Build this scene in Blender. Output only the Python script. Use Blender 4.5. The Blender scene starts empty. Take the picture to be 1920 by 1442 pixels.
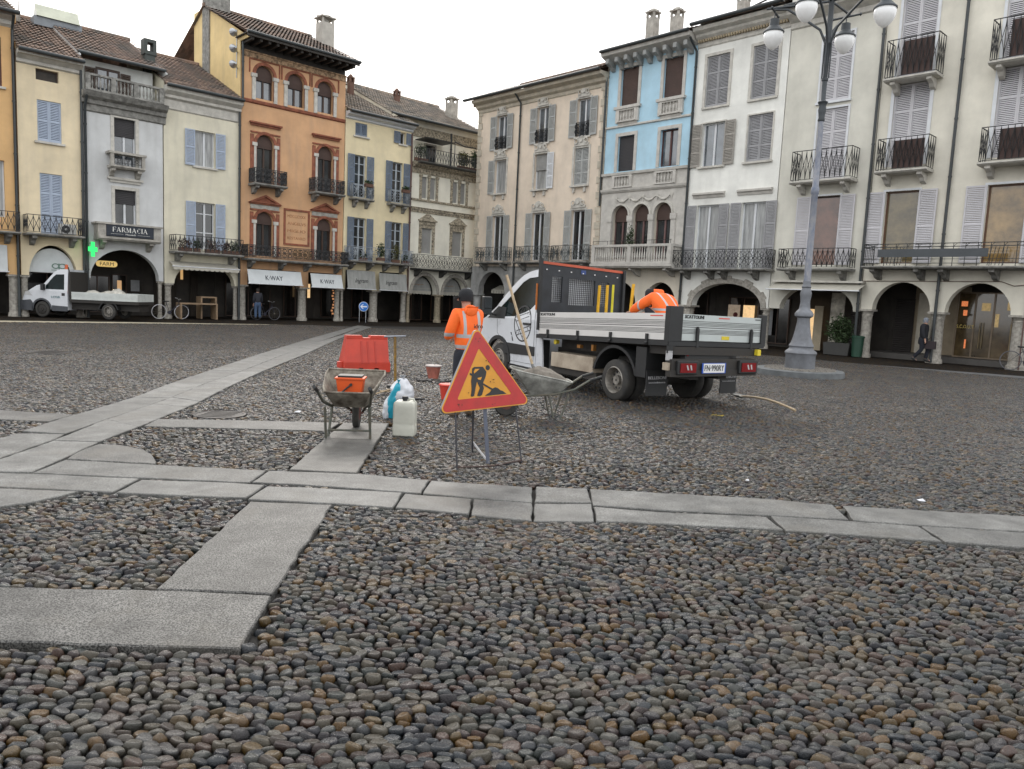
import bpy, math, random
import numpy as np
from mathutils import Vector, Matrix, noise
from mathutils.geometry import tessellate_polygon
random.seed(7); rng = np.random.default_rng(7)
S = bpy.context.scene
C = S.collection
PI = math.pi
# ------------------------------------------------------------------ camera
CH = 1.70; FPX = 1425.0; PITCH = math.radians(6.45); ROLL = math.radians(2.63)
cp, sp, cr, sr = math.cos(PITCH), math.sin(PITCH), math.cos(ROLL), math.sin(ROLL)
FW = Vector((0, cp, -sp)); UP0 = Vector((0, sp, cp)); RT0 = Vector((1, 0, 0))
RT = RT0*cr + UP0*sr; UP = -RT0*sr + UP0*cr; CAM = Vector((0, 0, CH))
cd = bpy.data.cameras.new('camera'); cam = bpy.data.objects.new('camera', cd); C.objects.link(cam)
cd.sensor_fit = 'HORIZONTAL'; cd.sensor_width = 36; cd.lens = 36*FPX/1920; cd.clip_start = .05; cd.clip_end = 2000
mw = Matrix((RT, UP, -FW)).transposed().to_4x4(); mw.translation = CAM; cam.matrix_world = mw
S.camera = cam
# ------------------------------------------------------------------ sky, sun, exposure
W = bpy.data.worlds.new('World'); S.world = W; W.use_nodes = True
nt = W.node_tree; bg = nt.nodes['Background']
sky = nt.nodes.new('ShaderNodeTexSky'); sky.sky_type = 'NISHITA'; sky.sun_disc = False
SUN_EL = math.radians(32); SUN_AZ = math.radians(-12)      # azimuth from +Y towards +X
sky.sun_elevation = SUN_EL; sky.sun_rotation = SUN_AZ; sky.dust_density = 3; sky.air_density = 1
mx = nt.nodes.new('ShaderNodeMixRGB'); mx.inputs[0].default_value = .82
mx.inputs[2].default_value = (13.9, 13.9, 13.9, 1)        # the cloud deck
nt.links.new(sky.outputs[0], mx.inputs[1]); nt.links.new(mx.outputs[0], bg.inputs[0]); bg.inputs[1].default_value = .1
sl = bpy.data.lights.new('sun', 'SUN'); sl.energy = .9; sl.angle = math.radians(14); sl.color = (1, .95, .88)
so = bpy.data.objects.new('sun', sl); C.objects.link(so)
sd = Vector((math.sin(SUN_AZ)*math.cos(SUN_EL), math.cos(SUN_AZ)*math.cos(SUN_EL), math.sin(SUN_EL)))
so.rotation_euler = sd.to_track_quat('Z', 'Y').to_euler(); so.location = (0, 0, 40)
vs = S.view_settings; vs.view_transform = 'Standard'; vs.look = 'None'; vs.exposure = .58; vs.gamma = 1
# ------------------------------------------------------------------ pixel -> ground
def ray(x, y): return FW + RT*((x-960)/FPX) + UP*((721-y)/FPX)
def gnd(x, y, z=0.):
    d = ray(x, y); return CAM + d*((z-CH)/d.z)
# ------------------------------------------------------------------ materials
MATS = {}
def mat(name, col, rough=.6, metal=0., var=.12, vs=2., bump=.15, bs=60., spec=.5, coat=0., streak=0., em=None, emc=None, alpha=None, col2=None, vsc=None):
    if name in MATS: return MATS[name]
    m = bpy.data.materials.new(name); m.use_nodes = True; MATS[name] = m
    t = m.node_tree; N = t.nodes; Lk = t.links; b = N['Principled BSDF']
    b.inputs['Roughness'].default_value = rough; b.inputs['Metallic'].default_value = metal
    b.inputs['Specular IOR Level'].default_value = spec
    if coat: b.inputs['Coat Weight'].default_value = coat
    c = (*col, 1)
    tc = N.new('ShaderNodeTexCoord')
    src = tc.outputs['Object']
    if var or col2:
        no = N.new('ShaderNodeTexNoise'); no.inputs['Scale'].default_value = vs; no.inputs['Detail'].default_value = 6
        no.inputs['Roughness'].default_value = .65
        if vsc:
            mp = N.new('ShaderNodeMapping'); mp.inputs['Scale'].default_value = vsc; Lk.new(src, mp.inputs[0]); Lk.new(mp.outputs[0], no.inputs[0])
        else: Lk.new(src, no.inputs[0])
        rp = N.new('ShaderNodeValToRGB'); Lk.new(no.outputs[0], rp.inputs[0])
        d = col2 or tuple(v*(1-var*2) for v in col)
        e = tuple(min(1, v*(1+var*.6)) for v in col)
        rp.color_ramp.elements[0].position = .32; rp.color_ramp.elements[0].color = (*d, 1)
        rp.color_ramp.elements[1].position = .68; rp.color_ramp.elements[1].color = (*e, 1)
        out = rp.outputs[0]
        if streak:
            mp = N.new('ShaderNodeMapping'); mp.inputs['Scale'].default_value = (2.2, 2.2, .4); Lk.new(src, mp.inputs[0])
            n2 = N.new('ShaderNodeTexNoise'); n2.inputs['Scale'].default_value = 1; n2.inputs['Detail'].default_value = 5; Lk.new(mp.outputs[0], n2.inputs[0])
            mr = N.new('ShaderNodeMapRange'); mr.inputs[1].default_value = .48; mr.inputs[2].default_value = .85; mr.inputs[3].default_value = 0; mr.inputs[4].default_value = streak*.5
            Lk.new(n2.outputs[0], mr.inputs[0])
            mi = N.new('ShaderNodeMixRGB'); Lk.new(mr.outputs[0], mi.inputs[0]); Lk.new(out, mi.inputs[1])
            g = sum(col)/3*.45; mi.inputs[2].default_value = (g, g*.97, g*.9, 1); out = mi.outputs[0]
        if streak:
            n7 = N.new('ShaderNodeTexNoise'); n7.inputs['Scale'].default_value = 1.7; n7.inputs['Detail'].default_value = 9; n7.inputs['Roughness'].default_value = .75; Lk.new(src, n7.inputs[0])
            m7 = N.new('ShaderNodeMapRange'); m7.inputs[1].default_value = .6; m7.inputs[2].default_value = .66; m7.inputs[3].default_value = 0; m7.inputs[4].default_value = streak*.16; Lk.new(n7.outputs[0], m7.inputs[0])
            x7 = N.new('ShaderNodeMixRGB'); Lk.new(m7.outputs[0], x7.inputs[0]); Lk.new(out, x7.inputs[1]); x7.inputs[2].default_value = (*[v*.62 for v in col], 1); out = x7.outputs[0]
        Lk.new(out, b.inputs['Base Color'])
        mr2 = N.new('ShaderNodeMapRange'); mr2.inputs[3].default_value = max(.02, rough-.08); mr2.inputs[4].default_value = min(1, rough+.1)
        Lk.new(no.outputs[0], mr2.inputs[0]); Lk.new(mr2.outputs[0], b.inputs['Roughness'])
    else: b.inputs['Base Color'].default_value = c
    if bump:
        n3 = N.new('ShaderNodeTexNoise'); n3.inputs['Scale'].default_value = bs; n3.inputs['Detail'].default_value = 4; Lk.new(src, n3.inputs[0])
        bp = N.new('ShaderNodeBump'); bp.inputs['Strength'].default_value = bump; bp.inputs['Distance'].default_value = .01
        Lk.new(n3.outputs[0], bp.inputs['Height']); Lk.new(bp.outputs[0], b.inputs['Normal'])
    if em: b.inputs['Emission Strength'].default_value = em; b.inputs['Emission Color'].default_value = (*(emc or col), 1)
    if alpha is not None: b.inputs['Alpha'].default_value = alpha
    return m
def plaster(n, c, st=.55, **k):
    g = sum(c)/3; c = tuple(min(.8, (v*.9+g*.1)*1.15+.02) for v in c)
    return mat(n, c, .88, var=.09, vs=.7, bump=.35, bs=25, spec=.25, streak=st, **k)
iron = mat('wrought iron', (.014, .015, .017), .5, var=.2, bump=0)
irond = mat('green black iron', (.015, .018, .018), .5, var=.2, bump=0)
pipem = mat('dark downpipe paint', (.035, .042, .045), .45, var=.15, bump=0)
stone = mat('weathered stone', (.4, .38, .34), .85, var=.22, vs=4, bump=.5, bs=30, streak=.6)
stoned = mat('grey balcony stone', (.27, .265, .245), .88, var=.3, vs=5, bump=.5, bs=30, streak=.7)
stonew = mat('pale stone trim', (.55, .53, .48), .82, var=.14, vs=4, bump=.3, bs=30, streak=.4)
granite = mat('column granite', (.4, .375, .33), .8, var=.25, vs=9, bump=.4, bs=60, streak=.5)
white = mat('white painted wood', (.62, .64, .66), .5, var=.06, bump=.05)
woodb = mat('dark brown timber', (.06, .032, .02), .5, var=.25, vsc=(8, 8, 1), bump=.1)
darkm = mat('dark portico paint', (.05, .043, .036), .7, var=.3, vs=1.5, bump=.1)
brownm = mat('brown roller blind', (.075, .045, .036), .7, var=.12, bump=.1)
greyblind = mat('grey roller blind', (.3, .3, .29), .7, var=.1, bump=.1)
darkblind = mat('black roller blind', (.035, .033, .036), .6, var=.1, bump=.1)
curtain = mat('pale net curtain', (.35, .36, .36), .3, var=.3, vs=1, vsc=(9, 9, .8), bump=0, spec=.8)
def glassm(name, base, ior=1.75, rough=.04, bumpy=.02, **k):
    m = mat(name, base, rough, var=.35, vs=1.3, bump=bumpy, bs=1.2, **k); m.node_tree.nodes['Principled BSDF'].inputs['IOR'].default_value = ior
    return m
glass = glassm('window glass', (.02, .024, .028))
glassl = glassm('painted sky glass', (.09, .11, .13), 2.1)  # paler base colour paints a sky reflection into the panes
glassw = glassm('shop window glass', (.015, .013, .012), 1.6)
warm = mat('lit shop interior', (.6, .4, .2), .6, var=.5, vs=3, bump=0, em=.55, emc=(1, .66, .33))
gold = mat('gold painted letters', (.55, .42, .12), .5, var=0, bump=0)
black = mat('black paint', (.02, .02, .021), .45, var=.15, bump=.03)
matblack = mat('black plastic', (.018, .019, .02), .55, var=.2, bump=.1, bs=90)
rubber = mat('tyre rubber', (.022, .022, .022), .8, var=.3, vs=8, bump=.3, bs=60, col2=(.05, .046, .04))
def tile_mat(name, cols, dark):
    m = bpy.data.materials.new(name); m.use_nodes = True; t = m.node_tree; N = t.nodes; Lk = t.links; b = N['Principled BSDF']
    tc = N.new('ShaderNodeTexCoord'); mp = N.new('ShaderNodeMapping'); mp.inputs['Scale'].default_value = (5, 2.6, 2.6)
    vo = N.new('ShaderNodeTexVoronoi'); vo.inputs['Scale'].default_value = 1; vo.inputs['Randomness'].default_value = .5
    Lk.new(tc.outputs['Object'], mp.inputs[0]); Lk.new(mp.outputs[0], vo.inputs[0])
    rp = N.new('ShaderNodeValToRGB'); sx = N.new('ShaderNodeSeparateColor'); Lk.new(vo.outputs['Color'], sx.inputs[0]); Lk.new(sx.outputs[0], rp.inputs[0])
    for i, c in enumerate(cols):
        e = rp.color_ramp.elements[i] if i < 2 else rp.color_ramp.elements.new(.5)
        e.position = i/(len(cols)-1); e.color = (*c, 1)
    no = N.new('ShaderNodeTexNoise'); no.inputs['Scale'].default_value = 1.2; no.inputs['Detail'].default_value = 6; Lk.new(tc.outputs['Object'], no.inputs[0])
    mr = N.new('ShaderNodeMapRange'); mr.inputs[1].default_value = .45; mr.inputs[2].default_value = .65; Lk.new(no.outputs[0], mr.inputs[0])
    mi = N.new('ShaderNodeMixRGB'); mi.inputs[2].default_value = (*dark, 1); Lk.new(mr.outputs[0], mi.inputs[0]); Lk.new(rp.outputs[0], mi.inputs[1])
    Lk.new(mi.outputs[0], b.inputs['Base Color']); b.inputs['Roughness'].default_value = .9
    return m
tiles = tile_mat('clay roof tiles', [(.12, .09, .075), (.22, .15, .115), (.16, .135, .115), (.28, .2, .155)], (.11, .1, .09))
tilesg = tile_mat('lichened grey roof tiles', [(.17, .15, .12), (.26, .22, .18), (.2, .18, .15), (.3, .24, .19)], (.13, .125, .115))
# ------------------------------------------------------------------ mesh builder
class MB:
    def __init__(s, M=None): s.v = []; s.f = []; s.m = []; s.M = M or Matrix()
    def add(s, vs_, fs, m=0):
        o = len(s.v); M = s.M
        s.v += [M @ Vector(p) for p in vs_]
        for f in fs: s.f.append([i+o for i in f]); s.m.append(m)
        return s
    def box(s, x0, x1, y0, y1, z0, z1, m=0):
        return s.add([(x0,y0,z0),(x1,y0,z0),(x1,y1,z0),(x0,y1,z0),(x0,y0,z1),(x1,y0,z1),(x1,y1,z1),(x0,y1,z1)],
              [(0,3,2,1),(4,5,6,7),(0,1,5,4),(1,2,6,5),(2,3,7,6),(3,0,4,7)], m)
    def hexa(s, a, b, m=0):      # two quads of 4 points
        return s.add(list(a)+list(b), [(0,1,2,3),(7,6,5,4),(0,4,5,1),(1,5,6,2),(2,6,7,3),(3,7,4,0)], m)
    def tube(s, pts, r, n=6, m=0, cap=True, sq=None):
        pts = [Vector(p) for p in pts]; rs = r if isinstance(r, (list, tuple)) else [r]*len(pts)
        V = []; prev = None
        for i, p in enumerate(pts):
            t = (pts[min(i+1, len(pts)-1)]-pts[max(i-1, 0)])
            if t.length < 1e-9: t = Vector((0, 0, 1))
            t.normalize()
            a = Vector((0, 0, 1)) if abs(t.z) < .9 else Vector((0, 1, 0))
            if prev is not None:
                a = prev - t*prev.dot(t)
                if a.length < 1e-6: a = Vector((1, 0, 0))
                x = a.normalized()
            else: x = a.cross(t).normalized()
            prev = x; y = t.cross(x)
            for k in range(n):
                an = 2*PI*(k+.5)/n; V.append(p + x*math.cos(an)*rs[i] + y*math.sin(an)*rs[i])
        F = []
        for i in range(len(pts)-1):
            for k in range(n): F.append((i*n+k, i*n+(k+1) % n, (i+1)*n+(k+1) % n, (i+1)*n+k))
        if cap: F.append(tuple(range(n-1, -1, -1))); F.append(tuple((len(pts)-1)*n+k for k in range(n)))
        return s.add(V, F, m)
    def lathe(s, prof, c=(0, 0, 0), n=20, m=0, axis='z', cap=True):
        V = []; c = Vector(c)
        for r, z in prof:
            for k in range(n):
                a = 2*PI*k/n; x, y = r*math.cos(a), r*math.sin(a)
                V.append(c + (Vector((x, y, z)) if axis == 'z' else Vector((x, z, y)) if axis == 'y' else Vector((z, x, y))))
        F = []
        for i in range(len(prof)-1):
            for k in range(n): F.append((i*n+k, i*n+(k+1) % n, (i+1)*n+(k+1) % n, (i+1)*n+k))
        if cap: F.append(tuple(range(n-1, -1, -1))); F.append(tuple((len(prof)-1)*n+k for k in range(n)))
        return s.add(V, F, m)
    def plate(s, outer, holes=(), t0=0., t1=.1, fn=None, m=0):
        fn = fn or (lambda x, z, t: (x, t, z))
        loops = [list(outer)]+[list(h) for h in holes]
        tri = tessellate_polygon([[Vector((p[0], p[1], 0)) for p in l] for l in loops])
        flat = [p for l in loops for p in l]; n = len(flat)
        V = [fn(p[0], p[1], t0) for p in flat]+[fn(p[0], p[1], t1) for p in flat]
        F = []
        for a, b, c in tri:
            A, B, D = flat[a], flat[b], flat[c]
            ar = (B[0]-A[0])*(D[1]-A[1])-(B[1]-A[1])*(D[0]-A[0])
            if abs(ar) < 1e-10: continue
            if ar < 0: b, c = c, b
            F.append((a, b, c)); F.append((n+a, n+c, n+b))
        o = 0
        for l in loops:
            for i in range(len(l)):
                j = (i+1) % len(l); F.append((o+i, n+o+i, n+o+j, o+j))
            o += len(l)
        return s.add(V, F, m)
    def extr(s, prof, x0, x1, m=0, fn=None, closed=True):      # prof (y,z) swept along x
        n = len(prof); fn = fn or (lambda x, y, z: (x, y, z))
        V = [fn(x0, y, z) for y, z in prof]+[fn(x1, y, z) for y, z in prof]
        F = [(i, (i+1) % n, n+(i+1) % n, n+i) for i in range(n if closed else n-1)]
        if closed: F += [tuple(range(n-1, -1, -1)), tuple(range(n, 2*n))]
        return s.add(V, F, m)
    def build(s, name, mats, parent=None, smooth=False, bevel=0., label=None, solid=0.):
        me = bpy.data.meshes.new(name); me.from_pydata([tuple(v) for v in s.v], [], s.f)
        mats = mats if isinstance(mats, (list, tuple)) else [mats]
        for q in mats: me.materials.append(q)
        me.polygons.foreach_set('material_index', s.m)
        if smooth: me.polygons.foreach_set('use_smooth', [True]*len(me.polygons))
        me.validate(); me.update()
        o = link(name, me, parent)
        if smooth and smooth != 'all':
            try: me.set_sharp_from_angle(angle=math.radians(40))
            except Exception: pass
        if solid:
            q = o.modifiers.new('solid', 'SOLIDIFY'); q.thickness = solid
        if bevel:
            q = o.modifiers.new('bevel', 'BEVEL'); q.width = bevel; q.segments = 2; q.limit_method = 'ANGLE'; q.angle_limit = math.radians(35)
        if label: o['label'] = label
        return o
def link(name, me, parent=None):
    o = bpy.data.objects.new(name, me); C.objects.link(o)
    if parent is not None: o.parent = parent
    return o
def tag(o, label, cat, group=None):
    o['label'] = label; o['category'] = cat
    if group: o['group'] = group
    return o
def thing(name, label, cat, loc=(0, 0, 0), rz=0., group=None):
    o = link(name, None); o.location = loc; o.rotation_euler = (0, 0, rz); o.empty_display_size = .2
    return tag(o, label, cat, group)
def struct(o): o['kind'] = 'structure'; return o
def arc(cx, cz, r, a0, a1, n): return [(cx+r*math.cos(a0+(a1-a0)*i/n), cz+r*math.sin(a0+(a1-a0)*i/n)) for i in range(n+1)]
def ease(o, *a): return o
def text(s, m, parent, M, h=None, w=None, name='lettering', bold=0., depth=.004, shear=0.):
    cu = bpy.data.curves.new('txt', 'FONT'); cu.body = s; cu.align_x = 'CENTER'; cu.align_y = 'CENTER'; cu.offset = bold; cu.extrude = depth; cu.shear = shear; cu.resolution_u = 3
    o = bpy.data.objects.new('txt', cu); C.objects.link(o)
    dg = bpy.context.evaluated_depsgraph_get(); me = bpy.data.meshes.new_from_object(o.evaluated_get(dg)); me.name = name
    bpy.data.objects.remove(o)
    n = len(me.vertices); co = np.empty(n*3); me.vertices.foreach_get('co', co); co = co.reshape(-1, 3)
    mn, mx_ = co.min(0), co.max(0); ce = (mn+mx_)/2; ex = mx_-mn
    sx = (w/ex[0]) if w else h/ex[1]; sy = (h/ex[1]) if h else sx
    co = (co-ce); co[:, 0] *= sx; co[:, 1] *= sy; me.vertices.foreach_set('co', co.ravel())
    me.transform(M); me.materials.clear(); me.materials.append(m)
    return link(name, me, parent)
# text lying on a wall facing local -y : x right, y->z
MW = Matrix(((1, 0, 0, 0), (0, 0, -1, 0), (0, 1, 0, 0), (0, 0, 0, 1)))
def onwall(x, y, z, rot=0.): return Matrix.Translation((x, y, z)) @ MW @ Matrix.Rotation(rot, 4, 'Z')
def leaves(mb, c, r, n, size, m=0, rnd=random, flat=1.):
    c = Vector(c)
    for i in range(n):
        while True:
            d = Vector((rnd.uniform(-1, 1), rnd.uniform(-1, 1), rnd.uniform(-1, 1)))
            if .15 < d.length < 1: break
        d = d*(.55+.45*rnd.random())
        p = c + Vector((d.x*r[0], d.y*r[1], d.z*r[2]))
        s_ = size*rnd.uniform(.6, 1.3)
        a = Vector((rnd.uniform(-1, 1), rnd.uniform(-1, 1), rnd.uniform(-.6, .6))).normalized()
        b = a.cross(Vector((rnd.uniform(-1, 1), rnd.uniform(-1, 1), rnd.uniform(-1, 1)))).normalized()
        mb.add([p-a*s_, p+b*s_*.35, p+a*s_, p-b*s_*.35], [(0, 1, 2, 3)], m)
# ================================================================== GROUND
def cobble_far():
    m = bpy.data.materials.new('distant cobbles'); m.use_nodes = True; t = m.node_tree; N = t.nodes; Lk = t.links; b = N['Principled BSDF']
    tc = N.new('ShaderNodeTexCoord'); mp = N.new('ShaderNodeMapping'); mp.inputs['Scale'].default_value = (16.5, 22, 1); Lk.new(tc.outputs['Object'], mp.inputs[0])
    vo = N.new('ShaderNodeTexVoronoi'); vo.inputs['Scale'].default_value = 1; Lk.new(mp.outputs[0], vo.inputs[0])
    sx = N.new('ShaderNodeSeparateColor'); Lk.new(vo.outputs['Color'], sx.inputs[0])
    rp = N.new('ShaderNodeValToRGB'); Lk.new(sx.outputs[0], rp.inputs[0]); ramp(rp)
    mr = N.new('ShaderNodeMapRange'); mr.inputs[1].default_value = .25; mr.inputs[2].default_value = .62; mr.inputs[3].default_value = 1; mr.inputs[4].default_value = .25; Lk.new(vo.outputs[0], mr.inputs[0])
    mi = N.new('ShaderNodeMixRGB'); mi.blend_type = 'MULTIPLY'; mi.inputs[0].default_value = 1; Lk.new(rp.outputs[0], mi.inputs[1]); Lk.new(mr.outputs[0], mi.inputs[2])
    no = N.new('ShaderNodeTexNoise'); no.inputs['Scale'].default_value = .35; no.inputs['Detail'].default_value = 6; Lk.new(tc.outputs['Object'], no.inputs[0])
    mr3 = N.new('ShaderNodeMapRange'); mr3.inputs[1].default_value = .35; mr3.inputs[2].default_value = .7; mr3.inputs[3].default_value = 1.0; mr3.inputs[4].default_value = 1.6; Lk.new(no.outputs[0], mr3.inputs[0])
    m2 = N.new('ShaderNodeMixRGB'); m2.blend_type = 'MULTIPLY'; m2.inputs[0].default_value = 1; Lk.new(mi.outputs[0], m2.inputs[1]); Lk.new(mr3.outputs[0], m2.inputs[2])
    Lk.new(m2.outputs[0], b.inputs['Base Color']); b.inputs['Roughness'].default_value = .85; b.inputs['Specular IOR Level'].default_value = .1
    mr2 = N.new('ShaderNodeMapRange'); mr2.inputs[1].default_value = 0; mr2.inputs[2].default_value = .6; mr2.inputs[3].default_value = 1; mr2.inputs[4].default_value = 0; Lk.new(vo.outputs[0], mr2.inputs[0])
    bp = N.new('ShaderNodeBump'); bp.inputs['Strength'].default_value = .8; bp.inputs['Distance'].default_value = .02; Lk.new(mr2.outputs[0], bp.inputs['Height']); Lk.new(bp.outputs[0], b.inputs['Normal'])
    return m
STC = [(0.0083, 0.0115, 0.0155), (0.0167, 0.0186, 0.0206), (0.0276, 0.0177, 0.0135), (0.0102, 0.0143, 0.0193), (0.0357, 0.0276, 0.0164), (0.023, 0.0141, 0.0129), (0.0595, 0.0371, 0.0108), (0.0223, 0.0243, 0.0211), (0.0105, 0.0105, 0.0145), (0.0427, 0.0365, 0.0244), (0.0337, 0.0144, 0.0083), (0.0149, 0.0189, 0.0168), (0.0635, 0.0312, 0.0034), (0.0144, 0.0123, 0.0144), (0.0488, 0.0469, 0.0387), (0.0317, 0.0246, 0.0185)]
def ramp(rp):
    rp.color_ramp.interpolation = 'CONSTANT'; r = rp.color_ramp
    for i, c in enumerate(STC):
        e = r.elements[i] if i < 2 else r.elements.new(i/len(STC))
        e.position = i/len(STC); e.color = (*c, 1)
gm = cobble_far()
g = MB(); g.add([(-300, -60, -.03), (300, -60, -.03), (300, 400, -.024), (-300, 400, -.03)], [(0, 1, 2, 3)])
struct(g.build('ground', gm))
bedm = mat('dark sand and grit bed', (.016, .014, .012), .95, var=.3, vs=9, bump=.5)
def offline(o_, n_, k, x):       # y on the line parallel to a facade, k metres in front
    p = Vector(o_)+Vector(n_)*k; d = Vector((-n_[1], n_[0])); return p.y+(x-p.x)/d.x*d.y
Lo_, Ln_, Ro_, Rn_ = (-8.373, 44.586), (.6896, -.7242), (14.25, 30.916), (-.7242, -.6896)
xs = min((x for x in np.arange(-15, 15, .05)), key=lambda x: abs(offline(Lo_, Ln_, 5.1, x)-offline(Ro_, Rn_, 4.7, x)))
g = MB(); g.add([(-30, -5, -.026), (30, -5, -.026), (30, offline(Ro_, Rn_, 4.7, 30), -.026), (xs, offline(Lo_, Ln_, 5.1, xs), -.026), (-30, offline(Lo_, Ln_, 5.1, -30), -.026)], [(0, 1, 2, 3, 4)])
struct(g.build('cobble_bed', bedm))
# --- granite slabs
def slabmat(name, c1, c2, groove=False):
    m = mat(name, c1, .62, var=.2, vs=2.2, bump=0, spec=.45); t = m.node_tree; N = t.nodes; Lk = t.links; b = N['Principled BSDF']
    tc = N.new('ShaderNodeTexCoord'); no = N.new('ShaderNodeTexNoise'); no.inputs['Scale'].default_value = 120; no.inputs['Detail'].default_value = 3; Lk.new(tc.outputs['Object'], no.inputs[0])
    rp = N.new('ShaderNodeValToRGB'); rp.color_ramp.elements[0].position = .43; rp.color_ramp.elements[0].color = (*c2, 1); rp.color_ramp.elements[1].position = .56; rp.color_ramp.elements[1].color = (1.15, 1.15, 1.15, 1)
    Lk.new(no.outputs[0], rp.inputs[0]); mi = N.new('ShaderNodeMixRGB'); mi.blend_type = 'MULTIPLY'; mi.inputs[0].default_value = 1
    old = b.inputs['Base Color'].links[0].from_socket; Lk.new(old, mi.inputs[1]); Lk.new(rp.outputs[0], mi.inputs[2])
    sp_ = N.new('ShaderNodeTexNoise'); sp_.inputs['Scale'].default_value = 3.2; sp_.inputs['Detail'].default_value = 9; sp_.inputs['Roughness'].default_value = .7; Lk.new(tc.outputs['Object'], sp_.inputs[0])
    mr0 = N.new('ShaderNodeMapRange'); mr0.inputs[1].default_value = .35; mr0.inputs[2].default_value = .62; mr0.inputs[3].default_value = .55; mr0.inputs[4].default_value = 1.08; Lk.new(sp_.outputs[0], mr0.inputs[0])
    mi2 = N.new('ShaderNodeMixRGB'); mi2.blend_type = 'MULTIPLY'; mi2.inputs[0].default_value = 1; Lk.new(mi.outputs[0], mi2.inputs[1]); Lk.new(mr0.outputs[0], mi2.inputs[2])
    st8 = N.new('ShaderNodeTexNoise'); st8.inputs['Scale'].default_value = 1.1; st8.inputs['Detail'].default_value = 8; st8.inputs['Roughness'].default_value = .7; Lk.new(tc.outputs['Object'], st8.inputs[0])
    m8 = N.new('ShaderNodeMapRange'); m8.inputs[1].default_value = .52; m8.inputs[2].default_value = .62; m8.inputs[3].default_value = 0; m8.inputs[4].default_value = .45; Lk.new(st8.outputs[0], m8.inputs[0])
    x8 = N.new('ShaderNodeMixRGB'); x8.inputs[2].default_value = (.075, .068, .056, 1); Lk.new(m8.outputs[0], x8.inputs[0]); Lk.new(mi2.outputs[0], x8.inputs[1]); mi2 = x8
    Lk.new(mi2.outputs[0], b.inputs['Base Color'])
    h = no.outputs[0]
    if groove:
        br = N.new('ShaderNodeTexBrick'); mp = N.new('ShaderNodeMapping'); mp.inputs['Rotation'].default_value = (0, 0, .05); mp.inputs['Scale'].default_value = (1, 1, 1); Lk.new(tc.outputs['Object'], mp.inputs[0]); Lk.new(mp.outputs[0], br.inputs[0])
        br.inputs['Scale'].default_value = 9; br.inputs['Mortar Size'].default_value = .03; br.inputs['Brick Width'].default_value = .45; br.inputs['Row Height'].default_value = .22
        br.inputs['Color1'].default_value = (1, 1, 1, 1); br.inputs['Color2'].default_value = (.85, .85, .85, 1); br.inputs['Mortar'].default_value = (.1, .1, .1, 1)
        mm = N.new('ShaderNodeMath'); mm.operation = 'MULTIPLY_ADD'; mm.inputs[1].default_value = 2.5; Lk.new(br.outputs[0], mm.inputs[0]); Lk.new(no.outputs[0], mm.inputs[2]); h = mm.outputs[0]; g8 = N.new('ShaderNodeMixRGB'); g8.blend_type = 'MULTIPLY'; g8.inputs[0].default_value = .45; Lk.new(mi2.outputs[0], g8.inputs[1]); Lk.new(br.outputs[0], g8.inputs[2]); Lk.new(g8.outputs[0], b.inputs['Base Color'])
    bp = N.new('ShaderNodeBump'); bp.inputs['Strength'].default_value = .55; bp.inputs['Distance'].default_value = .004; Lk.new(h, bp.inputs['Height']); Lk.new(bp.outputs[0], b.inputs['Normal'])
    return m
slab = [slabmat('granite slab %s' % w, tuple(k*v for v in (.185, .185, .178)), (.5, .5, .48)) for w, k in (('mid', 1), ('pale', 1.14), ('worn', .84), ('warm', 1.02))]
slabr = slabmat('coarse granite slab', (.16, .157, .148), (.16, .16, .16))
slabg = slabmat('grooved granite slab', (.18, .175, .163), (.7, .7, .68), True)
POLYS = []
def rough(poly, step=.11, amp=.008):
    out = []
    for i in range(len(poly)):
        a, b = poly[i], poly[(i+1) % len(poly)]; L_ = (b-a).length; n = max(1, int(L_/step))
        nn = Vector((-(b-a).y, (b-a).x))
        if L_ > 0: nn /= L_
        for k in range(n):
            p = a+(b-a)*(k/n)
            if 0 < k: p = p + nn*random.uniform(-amp, amp)
            else: p = p + nn*random.uniform(-amp, amp)*.3
            out.append(p)
    return out
def add_slab(mb, px, shrink=.0045, top=.021, multi=True):
    P = [gnd(x, y).xy for x, y in px]
    if sum(P[i].x*P[(i+1) % len(P)].y-P[(i+1) % len(P)].x*P[i].y for i in range(len(P))) < 0: P.reverse()
    POLYS.append([(p.x, p.y) for p in P])
    near = max(y for x, y in px) > 690
    # inset
    n = len(P); Q = []
    for i in range(n):
        a, b, c = P[i-1], P[i], P[(i+1) % n]
        d1 = (b-a).normalized(); d2 = (c-b).normalized(); n1 = Vector((-d1.y, d1.x)); n2 = Vector((-d2.y, d2.x)); q = n1+n2
        q = q/max(.35, q.length**2/2) if q.length > 1e-6 else n1
        Q.append(b+q*shrink)
    R_ = rough(Q) if near else Q
    tz = top+random.uniform(-.005, .003)
    ins = []
    for i in range(len(R_)):
        a, b, c = R_[i-1], R_[i], R_[(i+1) % len(R_)]; d = (c-a)
        nn = Vector((-d.y, d.x)).normalized() if d.length > 1e-6 else Vector((0, 0)); ins.append(b+nn*.008)
    k = len(R_)
    V = [(p.x, p.y, -.05) for p in R_]+[(p.x, p.y, tz-.007) for p in R_]+[(p.x, p.y, tz) for p in ins]
    F = []
    for i in range(k):
        j = (i+1) % k; F += [(i, j, k+j, k+i), (k+i, k+j, 2*k+j, 2*k+i)]
    for tr in tessellate_polygon([[Vector((p.x, p.y, 0)) for p in ins]]):
        a, b, c = tr; A, B, D = ins[a], ins[b], ins[c]
        if (B-A).cross(D-A) < 0: b, c = c, b
        F.append((2*k+a, 2*k+b, 2*k+c))
    mb.add(V, F, random.choice([0, 0, 1, 2, 3]) if multi else 0)
mbA = MB()
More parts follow.
